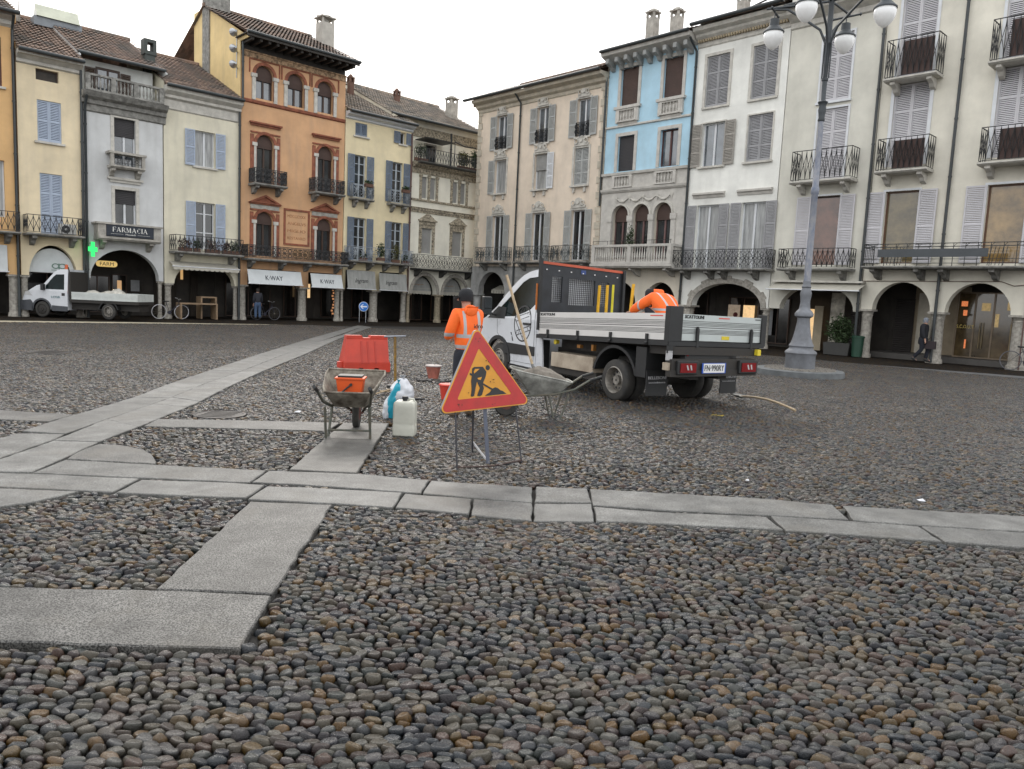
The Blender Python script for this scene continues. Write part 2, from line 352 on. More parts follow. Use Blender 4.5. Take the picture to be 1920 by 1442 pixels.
for p in [
 [(59,891),(122,866),(292,875),(500,886),(468,909),(375,905),(262,900)],
 [(504,886),(673,892),(806,904),(790,929),(571,913),(471,908)],
 [(807.5,904),(998.5,917),(998.5,946),(791.5,929)],
 [(1004,916),(1101,920),(1110,947),(1001,945.5)],
 [(1104,920),(1440,939),(1561,950),(1592,978.5),(1440,970),(1235,960),(1111,951)],
 [(1579,951),(1920,971),(2600,1011),(2600,1044),(1920,1000),(1727,989),(1600,979)],
 [(-500,885),(60,891.5),(262,901),(212,927),(125,923),(0,917),(-500,906)],
 [(-80,916),(0,920),(150,926),(60,947),(0,955),(-80,964)],
 [(266,904),(440,910),(497,914),(461,938.5),(440,938),(215,929)],
 [(500,915),(571,917),(755,927),(737,956),(627,948),(463,940)],
 [(758,929),(885,939),(879,968),(740,956)],
 [(888,940),(998,948),(998,982),(883,970)],
 [(1001,947.5),(1110,948),(1114,982),(999,981)],
 [(1113,954),(1235,964),(1437,973),(1470,998),(1440,996),(1117,981)],
 [(1444,971),(1595,981),(1722,991),(1767,1020),(1622,1009),(1473,999)],
 [(1726,991),(1920,1003),(2600,1047),(2600,1082),(1920,1032),(1772,1021)]]: add_slab(mbA, p)
struct(mbA.build('crossing_path', slab))
mbB = MB()
L_ = [(670,611),(570,639),(480,667),(395,695),(320,720),(250,747),(140,780),(40,812)]
M_ = [(683,612),(603,640),(527,668),(452,698),(385,721),(320,748),(207,787),(122,817)]
for i in range(7): add_slab(mbB, [L_[i], M_[i], M_[i+1], L_[i+1]])
M2 = [(683,612),(640,629),(603,640),(540,663),(452,698),(385,721),(322,747),(287,759),(200,789),(100,829)]
R2 = [(697,614),(652,629),(622,642),(571,666),(492,698),(437,723),(375,755),(352,765),(260,803),(185,832)]
for i in range(9): add_slab(mbB, [M2[i], R2[i], R2[i+1], M2[i+1]])
add_slab(mbB, [(100,830),(185,833),(122,862),(59,890),(-80,887),(-80,876),(0,865)])
add_slab(mbB, [(-80,838),(0,825),(32,816),(122,817),(97,829),(0,863),(-80,874)])
struct(mbB.build('diagonal_path', slab))
mbC = MB()
add_slab(multi=False, mb=mbC, px=[(468,944),(624,950),(511,1119),(400,1114),(290,1111)])
add_slab(multi=False, mb=mbC, px=[(-500,1092),(0,1105),(290,1112),(400,1116),(510,1122),(452,1223),(350,1220),(0,1210),(-500,1201)])
add_slab(multi=False, mb=mbC, px=[(297,788),(480,791),(638,795),(612,811),(480,807),(268,802)])
add_slab(multi=False, mb=mbC, px=[(-80,770),(0,771),(137,780),(92,793),(0,789),(-80,786)])
add_slab(multi=False, mb=mbC, px=[(135,857),(160,845),(187,836),(225,838),(270,847),(285,855),(291,864),(293,874.5),(200,869),(124,865)])
struct(mbC.build('cross_slab_path', slabr))
mbD = MB(); add_slab(multi=False, mb=mbD, px=[(642,796),(730,797),(669,891),(605,888),(541,885),(608,825)]); struct(mbD.build('grooved_path', slabg))
# far kerb lines and pavements
palek = mat('painted sunlit kerb stone', (.42, .38, .28), .8, var=.15, bump=.2)  # yellowish base colour paints grazing sunlight onto this kerb
greyk = mat('grey kerb stone', (.09, .092, .094), .8, var=.2, bump=.2)
def strip(name, px, m, z=0.004):
    P = [gnd(x, y) for x, y in px]; k = len(P)
    mb = MB(); mb.plate([(p.x, p.y) for p in P], t0=z, t1=z-.05, fn=lambda x, y, t: (x, y, t)); return struct(mb.build(name, m))
strip('kerb_line', [(-80,600),(0,601.3),(240,604.2),(480,608),(560,610),(560,610.8),(480,609.2),(240,606.6),(0,604),(-80,603)], palek)
strip('kerb_line', [(560,610),(850,624.5),(1010,634),(1010,636.5),(850,628.5),(690,615.5),(560,611.3)], greyk)
strip('kerb_line', [(1012,636.5),(1640,684.5),(1920,706),(2080,719),(2080,723),(1920,709.5),(1640,687.5),(1012,638.5)], greyk)
strip('kerb_line', [(1012,643),(1640,693.5),(1920,715),(2080,728),(2080,734),(1920,720),(1640,697),(1012,645.5)], greyk)
# --- cobblestones
def inpoly(P, poly):
    x, y = P[:, 0], P[:, 1]; c = np.zeros(len(P), bool); n = len(poly)
    for i in range(n):
        x1, y1 = poly[i]; x2, y2 = poly[i-1]
        t = ((y1 > y) != (y2 > y)); xs = (x2-x1)*(y-y1)/((y2-y1) if y2 != y1 else 1e-9)+x1
        c ^= (t & (x < xs))
    return c
def dseg(P, poly):
    d = np.full(len(P), 9.)
    for i in range(len(poly)):
        a = np.array(poly[i]); b = np.array(poly[i-1]); ab = b-a; t = np.clip(((P-a)@ab)/max(1e-9, ab@ab), 0, 1)
        d = np.minimum(d, np.hypot(*(P-a-t[:, None]*ab).T))
    return d
def fbm(x, y, s, seed):
    r = np.random.default_rng(seed); o = 0
    for k in range(5):
        a = r.uniform(0, 2*PI); f = s*(.6+k*.35); o = o+np.sin((x*math.cos(a)+y*math.sin(a))*f+r.uniform(0, 6.28))/(1+.5*k)
    return o/2.2
def cobbles():
    dx, dy = .067, .0385
    ix = np.arange(-26, 26, dx); iy = np.arange(1.6, 38, dy)
    X, Y = np.meshgrid(ix, iy); X = X+(np.arange(len(iy)) % 2)[:, None]*dx*.5
    jit = rng.normal(0, 1, (len(iy), 1))*dx; X = X+jit
    X = X.ravel(); Y = Y.ravel(); n = len(X)
    X0 = X+rng.normal(0, .0045, n); Y0 = Y+rng.normal(0, .0028, n)
    wx = fbm(X, Y, 1.6, 1)*.10+fbm(X, Y, 4.2, 5)*.018; wy = fbm(X, Y, 1.1, 2)*.28+fbm(X, Y, 3.8, 6)*.022
    e = .01
    sl = (fbm(X+e, Y, 1.1, 2)-fbm(X, Y, 1.1, 2))/e*.28+(fbm(X+e, Y, 3.8, 6)-fbm(X, Y, 3.8, 6))/e*.022
    P = np.stack([X0+wx, Y0+wy], 1)
    keep = (P[:, 1] > 1.7) & (P[:, 1] < 36) & (((P[:, 0]+8.373)*.6896-(P[:, 1]-44.586)*.7242) > 5.3) & ((-(P[:, 0]-14.25)*.7242-(P[:, 1]-30.916)*.6896) > 4.9) & (np.abs(P[:, 0]-.02*P[:, 1]) < .74*P[:, 1]+3.2)
    P, sl, = P[keep], sl[keep]
    mask = np.ones(len(P), bool)
    for poly in POLYS:
        lo = np.min(poly, 0)-.1; hi = np.max(poly, 0)+.1
        w = np.where((P[:, 0] > lo[0]) & (P[:, 0] < hi[0]) & (P[:, 1] > lo[1]) & (P[:, 1] < hi[1]))[0]
        if len(w): 
            q = P[w]; bad = inpoly(q, poly) | (dseg(q, poly) < .02); mask[w[bad]] = False
    for (cx, cy, r) in HOLES_R: mask &= np.hypot(P[:, 0]-cx, P[:, 1]-cy) > r
    P, sl = P[mask], sl[mask]; n = len(P)
    print('stones', n)
    sz = rng.lognormal(0, .11, n)
    mixr = fbm(P[:, 0], P[:, 1], 1.3, 9)
    rot = np.stack([rng.normal(0, .2, n), rng.normal(0, .16, n), np.arctan(sl)+rng.normal(0, .11, n)+(rng.random(n) < .04)*rng.uniform(-1.2, 1.2, n)], 1)
    sc = np.stack([.0335*sz*rng.uniform(.86, 1.12, n), .0194*sz*rng.uniform(.82, 1.15, n), .031*rng.uniform(.85, 1.2, n)], 1)
    z = -.010+rng.normal(0, .0045, n)
    me = bpy.data.meshes.new('cobblestones'); me.vertices.add(n)
    me.vertices.foreach_set('co', np.column_stack([P, z]).ravel())
    for nm, a in (('rot', rot), ('scl', sc)):
        at = me.attributes.new(nm, 'FLOAT_VECTOR', 'POINT'); at.data.foreach_set('vector', a.ravel())
    at = me.attributes.new('pick', 'INT', 'POINT'); at.data.foreach_set('value', rng.integers(0, 12, n).astype(np.int32))
    o = link('cobblestones', me); o['kind'] = 'stuff'; o['label'] = 'dense field of rounded river cobbles'
    # stone shader
    m = bpy.data.materials.new('river pebble'); m.use_nodes = True; t = m.node_tree; N = t.nodes; Lk = t.links; b = N['Principled BSDF']
    oi = N.new('ShaderNodeObjectInfo'); rp = N.new('ShaderNodeValToRGB'); Lk.new(oi.outputs['Random'], rp.inputs[0]); ramp(rp)
    tc = N.new('ShaderNodeTexCoord'); no = N.new('ShaderNodeTexNoise'); no.noise_dimensions = '4D'; no.inputs['Scale'].default_value = 2.2; no.inputs['Detail'].default_value = 5; no.inputs['Roughness'].default_value = .7
    mu = N.new('ShaderNodeMath'); mu.operation = 'MULTIPLY'; mu.inputs[1].default_value = 97; Lk.new(oi.outputs['Random'], mu.inputs[0]); Lk.new(mu.outputs[0], no.inputs['W']); Lk.new(tc.outputs['Object'], no.inputs[0])
    mr = N.new('ShaderNodeMapRange'); mr.inputs[1].default_value = .3; mr.inputs[2].default_value = .7; mr.inputs[3].default_value = .7; mr.inputs[4].default_value = 1.45; Lk.new(no.outputs[0], mr.inputs[0])
    mi = N.new('ShaderNodeMixRGB'); mi.blend_type = 'MULTIPLY'; mi.inputs[0].default_value = 1; Lk.new(rp.outputs[0], mi.inputs[1]); Lk.new(mr.outputs[0], mi.inputs[2])
    # mortar dust / dirt low on each stone's sides and pale dusty patches across the square
    ge = N.new('ShaderNodeNewGeometry'); n2 = N.new('ShaderNodeTexNoise'); n2.inputs['Scale'].default_value = .9; n2.inputs['Detail'].default_value = 7; Lk.new(ge.outputs['Position'], n2.inputs[0])
    m3 = N.new('ShaderNodeMapRange'); m3.inputs[1].default_value = .53; m3.inputs[2].default_value = .72; m3.inputs[3].default_value = 0; m3.inputs[4].default_value = .55; Lk.new(n2.outputs[0], m3.inputs[0])
    mm = N.new('ShaderNodeMixRGB'); mm.inputs[2].default_value = (.085, .072, .056, 1); Lk.new(m3.outputs[0], mm.inputs[0]); Lk.new(mi.outputs[0], mm.inputs[1]); Lk.new(mm.outputs[0], b.inputs['Base Color'])
    mr4 = N.new('ShaderNodeMapRange'); b.inputs['Specular IOR Level'].default_value = .55; mr4.inputs[3].default_value = .14; mr4.inputs[4].default_value = .42; Lk.new(no.outputs[0], mr4.inputs[0]); Lk.new(mr4.outputs[0], b.inputs['Roughness'])
    n5 = N.new('ShaderNodeTexNoise'); n5.inputs['Scale'].default_value = 9; n5.inputs['Detail'].default_value = 5; Lk.new(tc.outputs['Object'], n5.inputs[0])
    bp = N.new('ShaderNodeBump'); bp.inputs['Strength'].default_value = .35; bp.inputs['Distance'].default_value = .08; Lk.new(n5.outputs[0], bp.inputs['Height']); Lk.new(bp.outputs[0], b.inputs['Normal'])
    col = bpy.data.collections.new('pebble shapes')
    import bmesh
    for k in range(12):
        bm = bmesh.new(); bmesh.ops.create_icosphere(bm, subdivisions=3, radius=1)
        off = Vector((k*7.3, k*3.1, 1)); cut = random.choice([.42, .5, .56, .66, .8, .95]); tx, ty = random.uniform(-.22, .22), random.uniform(-.22, .22); pw = random.uniform(2.0, 2.5)
        for v in bm.verts:
            c = v.co; nrm = (abs(c.x)**pw+abs(c.y)**pw+abs(c.z)**2)**(1/2.2); c = c/nrm
            c = c*(1+.2*noise.noise(c*1.0+off)+.035*noise.noise(c*3+off))
            h = cut+tx*c.x+ty*c.y
            if c.z > h: c.z = h+(c.z-h)*.16
            v.co = c
        me2 = bpy.data.meshes.new('pebble'); bm.to_mesh(me2); bm.free(); me2.materials.append(m)
        me2.polygons.foreach_set('use_smooth', [True]*len(me2.polygons))
        col.objects.link(bpy.data.objects.new('pebble', me2))
    ng = bpy.data.node_groups.new('pebble scatter', 'GeometryNodeTree')
    ng.interface.new_socket('Geometry', in_out='INPUT', socket_type='NodeSocketGeometry'); ng.interface.new_socket('Geometry', in_out='OUTPUT', socket_type='NodeSocketGeometry')
    A = ng.nodes.new; gi = A('NodeGroupInput'); go = A('NodeGroupOutput'); ip = A('GeometryNodeInstanceOnPoints'); ci = A('GeometryNodeCollectionInfo')
    ci.inputs['Collection'].default_value = col; ci.inputs['Separate Children'].default_value = True; ci.inputs['Reset Children'].default_value = True
    def at_(nm, ty):
        q = A('GeometryNodeInputNamedAttribute'); q.data_type = ty; q.inputs['Name'].default_value = nm; return q.outputs['Attribute']
    K = ng.links.new; K(gi.outputs[0], ip.inputs['Points']); K(ci.outputs[0], ip.inputs['Instance']); ip.inputs['Pick Instance'].default_value = True
    K(at_('pick', 'INT'), ip.inputs['Instance Index']); K(at_('scl', 'FLOAT_VECTOR'), ip.inputs['Scale'])
    er = A('FunctionNodeEulerToRotation'); K(at_('rot', 'FLOAT_VECTOR'), er.inputs[0]); K(er.outputs[0], ip.inputs['Rotation']); K(ip.outputs[0], go.inputs[0])
    md = o.modifiers.new('pebbles', 'NODES'); md.node_group = ng
HOLES_R = []
# ================================================================== BUILDINGS
YAW = math.radians(43.6)
LO = Vector((-8.373, 44.586, 0)); RO = Vector((14.250, 30.916, 0))
LD = Vector((math.cos(YAW), math.sin(YAW), 0)); RD = Vector((math.sin(YAW), -math.cos(YAW), 0))
SH = {}
def shutter_mesh(w, h, m, rails=2):
    key = (round(w, 2), round(h, 2), m.name, rails)
    if key in SH: return SH[key]
    b = MB(); st = .055; t = .035
    b.box(0, st, 0, t, 0, h); b.box(w-st, w, 0, t, 0, h)
    zs = [0] + [h*(i+1)/(rails+1) for i in range(rails)] + [h]
    for i, z in enumerate(zs): 
        a = .0 if i == 0 else -.035; c = .09 if i == 0 else .035 if i < len(zs)-1 else 0
        if i == len(zs)-1: a = -.07
        b.box(st-.002, w-st+.002, .002, t-.002, z+a, z+c)
    for i in range(len(zs)-1):
        z0 = zs[i]+(.09 if i == 0 else .035); z1 = zs[i+1]-(.07 if i == len(zs)-2 else .035); n = max(2, int((z1-z0)/.062))
        for k in range(n):
            z = z0+(z1-z0)*(k+.5)/n; d = .034
            b.add([(st, .003, z-d), (w-st, .003, z-d), (w-st, .03, z+d*.5), (st, .03, z+d*.5), (st, .009, z-d), (w-st, .009, z-d), (w-st, .034, z+d*.5), (st, .034, z+d*.5)], [(0, 1, 2, 3), (7, 6, 5, 4), (0, 4, 5, 1), (2, 6, 7, 3)])
    me = bpy.data.meshes.new('shutter'); me.from_pydata([tuple(v) for v in b.v], [], b.f); me.materials.append(m); me.update()
    SH[key] = me; return me
class B:
    def __init__(s, side, label, U0, U1, zt, wm, zs=1.75, depth=8., name='town_house', cat='house', lz=3.35):
        s.D = LD if side == 'L' else RD; O = LO if side == 'L' else RO
        s.U0 = U0; s.w = U1-U0; s.zt = zt; s.wm = wm; s.zs = zs; s.depth = depth; s.holes = []; s.arches = []; s.lz = lz
        s.e = thing(name, label, cat, O+s.D*U0, math.atan2(s.D.y, s.D.x))
    def X(s, u): return u-s.U0
    def part(s, mb, name, m, par=None, **k): return mb.build(name, m, par or s.e, **k)
    def arch(s, a, b_, apex, zs=None, flat=False): s.arches.append((s.X(a), s.X(b_), apex, flat))
    def finish(s, cols=True, colr=.2, colm=None, side_open=(0, 0), wallmats=None, ring=None, backm=None, endcol=(1, 1), base=None, ext=(0, 0)):
        w, zs = s.w, s.zs; out = []; ar = sorted(s.arches); pts = [(0, zs)]
        for a, b_, ap, flat in ar:
            if flat: pts += [(a, zs), (a, ap), (b_, ap), (b_, zs)]
            else:
                c = (a+b_)/2; r = (b_-a)/2; h = ap-zs
                pts += [(c-r*math.cos(PI*i/18), zs+h*math.sin(PI*i/18)) for i in range(19)]
        pts += [(w, zs)]; P = []
        for p in pts:
            if not P or abs(P[-1][0]-p[0])+abs(P[-1][1]-p[1]) > 1e-4: P.append(p)
        zb = base[0] if base else None
        mb = MB(); mb.plate((P if not base else [(0, zb), (w, zb)])+[(w, s.zt), (0, s.zt)], [h for h in s.holes if not base or h[0][1] > zb], 0, .42)
        if base:
            m2 = MB(); m2.plate(P+[(w, zb), (0, zb)], [h for h in s.holes if h[0][1] < zb], 0, .42); s.part(m2, 'arcade_wall', base[1])
        mb.box(0.004, w-.004, .43, s.depth, s.lz, s.zt-.01)
        s.part(mb, 'wall', s.wm)
        # portico: back wall, ceiling
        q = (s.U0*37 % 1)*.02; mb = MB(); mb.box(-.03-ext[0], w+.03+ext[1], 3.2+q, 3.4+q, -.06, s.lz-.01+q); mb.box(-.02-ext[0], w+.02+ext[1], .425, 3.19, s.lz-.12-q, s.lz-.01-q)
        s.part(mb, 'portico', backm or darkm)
        if cols:
            edges = [0]+[v for a in ar for v in a[:2]]+[w]
            for i in range(0, len(edges), 2):
                a, b_ = edges[i], edges[i+1]
                if (i == 0 and not endcol[0]) or (i == len(edges)-2 and not endcol[1]): continue
                if b_-a < .12: continue
                c = (a+b_)/2; hw = (b_-a)/2; r = min(colr, hw*.92) if hw < .6 else hw
                mb = MB()
                if hw < .45:
                    mb.lathe([(r*1.25, -.04), (r*1.25, .1), (r*1.1, .14), (r*1.02, .17), (r, .3), (r*.93, zs-.28), (r*1.0, zs-.26), (r*1.0, zs-.22), (r*.93, zs-.21), (r*1.1, zs-.1), (r*1.22, zs-.08)], (c, .21, 0), 20)
                    mb.box(c-r*1.3, c+r*1.3, .21-r*1.3, .21+r*1.3, zs-.08, zs-.001)
                    s.part(mb, 'column', colm or granite, smooth=True)
                else:
                    mb.box(c-hw+.003, c+hw-.003, .003, .41, -.04, zs-.12); mb.box(c-hw-.04, c+hw+.04, -.04, .45, zs-.12, zs-.001); mb.box(c-hw-.03, c+hw+.03, -.03, .44, 0, .3)
                    s.part(mb, 'pier', colm or granite)
    def cornice(s, prof, m, x0=0., x1=None, name='cornice', ends=True):     # prof: list of (out, z)
        mb = MB(); x1 = s.w if x1 is None else x1
        mb.extr([(-o, z) for o, z in prof], x0+.002, x1-.002); return s.part(mb, name, m)
    def roof(s, ze, ov, run, slope, m=tiles, x0=0., x1=None, y0=None, gut=True, back=True, hip=(0, 0), par=None, name='roof'):
        x1 = s.w if x1 is None else x1; mb = MB(); y0 = -ov if y0 is None else y0
        dx = .055; nx = int((x1-x0)/dx)+1; st = .34; ny = int(run/st)
        V = []; F = []; ta = math.tan(slope)
        for j in range(ny):
            for q in (0, 1):
                yy = y0+(j+q*1.05)*st
                for i in range(nx+1):
                    x = x0+(x1-x0)*i/nx
                    zz = ze+(yy-y0)*ta+.045*abs(math.sin(PI*(x-x0)/.19))+(.03 if q == 0 else -.012)+.012*noise.noise((x*1.7, j*1.3, 1))
                    V.append((x, yy, zz))
            o = j*2*(nx+1)
            for i in range(nx): F.append((o+i, o+i+1, o+nx+1+i+1, o+nx+1+i))
        mb.add(V, F)
        yt = y0+ny*st; zt = ze+ny*st*ta
        mb.box(x0+.003, x1-.003, y0, y0+.05, ze-.1, ze+.0)      # eave board
        if back == 1: mb.add([(x0, yt, zt), (x1, yt, zt), (x1, yt+run, zt-run*ta), (x0, yt+run, zt-run*ta)], [(0, 1, 2, 3)])
        mb.tube([(x0, yt, zt+.03), (x1, yt, zt+.03)], .11, 8)
        # underside
        mb.add([(x0, y0+.05, ze-.05), (x1, y0+.05, ze-.05), (x1, yt, zt-.08), (x0, yt, zt-.08)], [(3, 2, 1, 0)])
        r = s.part(mb, name, m, par)
        # gable ends
        mb = MB()
        for xx in (x0+.01, x1-.05):
            mb.hexa([(xx, .0, ze-.25), (xx+.04, .0, ze-.25), (xx+.04, 0, ze+(-y0)*ta-.05), (xx, 0, ze+(-y0)*ta-.05)], [(xx, yt, ze-.25), (xx+.04, yt, ze-.25), (xx+.04, yt, zt-.06), (xx, yt, zt-.06)])
        s.part(mb, 'gable', s.wm)
        if gut:
            mb = MB(); mb.lathe([(.075, x0), (.075, x1)], (0, y0-.06, ze-.03), 10, axis='x'); 
            s.part(mb, 'gutter', pipem)
        return r
    def pipe(s, u, z0, z1, off=.1, m=None, kink=None):
        x = s.X(u); mb = MB(); pts = [(x, -off, z1), (x, -off, z0)]
        if kink: pts = [(x+kink[0], -kink[1], z1+.25), (x+kink[0]*.6, -kink[1]*.8, z1+.1), (x, -off, z1-.25), (x, -off, z0)]
        mb.tube(pts, .055, 8)
        z = z1-1
        while z > z0: mb.lathe([(.072, z), (.072, z+.06)], (x, -off, 0), 8); z -= 2.1
        return s.part(mb, 'downpipe', m or pipem, smooth=True)
    def win(s, u0, u1, z0, z1, fm=None, gm_=None, arch=False, blind=0, blm=None, sh=None, shm=None, shw=None, sur=None, sw=.14, sill=True, mull=1, tr=(), rec=.16, rails=2, hole=True, keep='window', dep=.0, silld=.1, bothsh=None):
        x0, x1 = s.X(u0), s.X(u1); w = x1-x0; h = z1-z0; fm = fm or white
        if arch:
            r = w/2; c = (x0+x1)/2; zc = z1-r; out = [(x0, z0), (x1, z0)]+arc(c, zc, r, 0, PI, 14)
        else: out = [(x0, z0), (x1, z0), (x1, z1), (x0, z1)]
        if hole: s.holes.append(out)
        mb = MB(); t = .055
        if arch: inn = [(x0+t, z0+t), (x1-t, z0+t)]+arc(c, zc, r-t, 0, PI, 14)
        else: inn = [(x0+t, z0+t), (x1-t, z0+t), (x1-t, z1-t), (x0+t, z1-t)]
        mb.plate(out, [inn], rec, rec+.06)
        for k in range(mull): xx = x0+w*(k+1)/(mull+1); mb.box(xx-.045, xx+.045, rec-.012, rec+.05, z0+t, z1-t-(.01 if not arch else .0))
        for f in tr: mb.box(x0+t, x1-t, rec-.006, rec+.045, z0+h*f-.022, z0+h*f+.022)
        W_ = s.part(mb, keep, fm)
        mb = MB(); mb.plate(out, (), rec+.045, rec+.055); mb.build('pane', gm_ or glass, W_)
        if blind:
            mb = MB(); zb = z1-h*blind; n = max(3, int((z1-zb)/.07))
            prof = []
            if arch:
                o2 = [(x0+.02, zb)]+[(x1-.02, zb)]+[(px, pz) for px, pz in arc(c, zc, r-.02, 0, PI, 14) if pz > zb]
                mb.plate(o2, (), rec-.05, rec-.02)
                for k in range(n): z = zb+(z1-r*.35-zb)*k/n; mb.box(x0+.04, x1-.04, rec-.056, rec-.05, z, z+.012) if z < zc else None
            else:
                for k in range(n):
                    a = zb+(z1-zb)*k/n; b_ = zb+(z1-zb)*(k+1)/n; prof += [(rec-.045, a+.004), (rec-.05, (a+b_)/2), (rec-.045, b_-.004), (rec-.036, b_)]
                mb.extr(prof+[(rec-.02, z1), (rec-.02, zb)], x0+.01, x1-.01)
            mb.build('roller_blind', blm or brownm, W_)
        if sur is not None:
            mb = MB()
            if arch: o2 = [(x0-sw, z0), (x0, z0)]+[(c+r*math.cos(PI-PI*i/14), zc+r*math.sin(PI*i/14)) for i in range(15)]+[(x1, z0), (x1+sw, z0)]+arc(c, zc, r+sw, 0, PI, 14)
            else: o2 = [(x0-sw, z0), (x0, z0), (x0, z1), (x1, z1), (x1, z0), (x1+sw, z0), (x1+sw, z1+sw), (x0-sw, z1+sw)]
            q = []
            for p in o2:
                if not q or abs(q[-1][0]-p[0])+abs(q[-1][1]-p[1]) > 1e-3: q.append(p)
            mb.plate(q, (), -.045, .01); mb.build('surround', sur, W_)
        if sill:
            mb = MB(); mb.box(x0-.12, x1+.12, -silld, .1, z0-.09, z0-.002); mb.build('sill', sur or stonew, W_)
        shm = shm
        if sh:
            if sh == 'closed':
                for k in range(2):
                    o = link('shutter', shutter_mesh(w/2-.004, h-.02, shm, rails), W_); o.location = (x0+k*w/2+.002, .04, z0+.01)
            else:
                sw_ = shw or w/2
                if sh in ('open', 'left'): o = link('shutter', shutter_mesh(sw_, h, shm, rails), W_); o.location = (x0-sw_-.02, -.085, z0); o.rotation_euler = (0, 0, random.uniform(.0, .05))
                if sh in ('open', 'right'): o = link('shutter', shutter_mesh(sw_, h, shm, rails), W_); o.location = (x1+.02, -.085, z0); o.rotation_euler = (0, 0, -random.uniform(.0, .05))
                if sh == 'right': o = link('shutter', shutter_mesh(w/2, h-.02, shm, rails), W_); o.location = (x0+.0, -.01, z0+.01); o.hide_render = False; bpy.data.objects.remove(o)
        return W_
    def balcony(s, u0, u1, z0, zr, d, pat='bars', sm=None, rm=None, br=(), th=.1, slab=True, panel=None, ang=True):
        x0, x1 = s.X(u0), s.X(u1); mb = MB(); sm = sm or stoned
        mb.extr([(-d, z0+th), (0, z0+th), (0, z0), (-d+.08, z0), (-d+.03, z0+th*.4), (-d, z0+th*.45)], x0, x1)
        bal = s.part(mb, 'balcony', sm)
        if pat: railing(bal, x0+.04, x1-.04, z0+th, zr, d-.05, pat, rm or iron)
        for u in br:
            x = s.X(u); mb = MB(); mb.plate([(0, 0), (-d*.8, 0), (-d*.8, -.1), (-d*.6, -.16), (-d*.45, -.2), (-d*.3, -.32), (0, -.4)], (), -.09, .09, fn=lambda a, b_, t: (x+t, a, z0+b_-.002)); mb.build('bracket', sm, bal)
        return bal
def railing(par, x0, x1, z0, z1, d, pat, m):
    mb = MB(); sides = [((x0, -.02), (x0, -d)), ((x0, -d), (x1, -d)), ((x1, -d), (x1, -.02))]
    r = .013
    for (ax, ay), (bx, by) in sides:
        L_ = math.hypot(bx-ax, by-ay); ux, uy = (bx-ax)/L_, (by-ay)/L_
        P = lambda t, z: (ax+ux*t, ay+uy*t, z)
        mb.tube([P(0, z1), P(L_, z1)], .02, 4); mb.tube([P(0, z0+.05), P(L_, z0+.05)], .013, 4)
        H = z1-z0-.05; zb = z0+.05
        if pat == 'bars':
            n = max(2, int(L_/.11))
            for k in range(n+1): mb.tube([P(L_*k/n, zb), P(L_*k/n, z1)], r, 3)
        elif pat == 'cross':            # bars crossing in a wavy lattice
            n = max(2, int(L_/.2))
            for k in range(n):
                a = L_*k/n; c = L_*(k+1)/n
                up = [P(a+(c-a)*(.5-.5*math.cos(PI*t)), zb+H*t) for t in (0, .2, .4, .6, .8, .95)]
                dn = [P(c-(c-a)*(.5-.5*math.cos(PI*t)), zb+H*t) for t in (0, .2, .4, .6, .8, .95)]
                mb.tube(up, r, 3); mb.tube(dn, r, 3)
            for k in range(n+1): mb.tube([P(L_*k/n, zb), P(L_*k/n, z1)], r, 3)
        elif pat == 'scroll':
            n = max(1, round(L_/.42)); mb.tube([P(0, z1-.12*H), P(L_, z1-.12*H)], .01, 4); mb.tube([P(0, zb+.12*H), P(L_, zb+.12*H)], .01, 4)
            for k in range(n+1): mb.tube([P(L_*k/n, zb), P(L_*k/n, z1)], .013, 4)
            for k in range(n):
                c = L_*(k+.5)/n; w = L_/n*.46; zc = zb+H*.5
                mb.tube([P(c-w, zc-H*.36), P(c, zc), P(c+w, zc+H*.36)], r, 3); mb.tube([P(c-w, zc+H*.36), P(c, zc), P(c+w, zc-H*.36)], r, 3)
                for dx_, dz_ in ((-.5, 0), (.5, 0), (0, .55), (0, -.55)):
                    cc = c+dx_*w*1.05; cz = zc+dz_*H*.42; q = min(w*.42, H*.16)
                    mb.tube([P(cc+q*math.cos(a*PI/4), cz+q*math.sin(a*PI/4)) for a in range(9)], r, 3, cap=False)
                mb.box(P(c, 0)[0]-.03, P(c, 0)[0]+.03, P(c, 0)[1]-.03, P(c, 0)[1]+.03, zc-.03, zc+.03)
                for t in (.25, .75): mb.tube([P(L_*(k+t)/n, zb), P(L_*(k+t)/n, zb+.12*H)], r, 3); mb.tube([P(L_*(k+t)/n, z1-.12*H), P(L_*(k+t)/n, z1)], r, 3)
        elif pat == 'fan':
            n = max(2, round(L_/.5))
            for k in range(n):
                a = L_*k/n; w = L_/n; cx = a+w/2
                for t in range(6):
                    an = PI*t/5; mb.tube([P(cx, zb+H*.5), P(cx+math.cos(an)*w*.45, zb+H*(.5+.46*abs(math.sin(an)))+.0)], r*1.5, 3); mb.tube([P(cx, zb+H*.5), P(cx+math.cos(an)*w*.45, zb+H*(.5-.46*abs(math.sin(an))))], r*1.5, 3)
                mb.tube([P(a, zb), P(a, z1)], .012, 4); mb.tube([P(a+w, zb), P(a+w, z1)], .012, 4)
                mb.tube([P(cx+.16*w*math.cos(q*PI/4), zb+H*.5+.14*H*math.sin(q*PI/4)) for q in range(9)], r*1.3, 3, cap=False)
        elif pat == 'dense':
            n = max(3, int(L_/.075))
            for k in range(n+1):
                mb.tube([P(L_*k/n, zb), P(L_*k/n, z1)], r*1.3, 3)
            q = max(1, round(L_/.3))
            for k in range(q):
                c = L_*(k+.5)/q
                for hh in (.3, .7): mb.tube([P(c+.1*math.cos(a*PI/4), zb+H*hh+.1*math.sin(a*PI/4)) for a in range(9)], r*1.8, 3, cap=False)
            mb.tube([P(0, zb+H*.5), P(L_, zb+H*.5)], .014, 4); mb.tube([P(0, zb+H*.15), P(L_, zb+H*.15)], .014, 4); mb.tube([P(0, z1-H*.12), P(L_, z1-H*.12)], .014, 4)
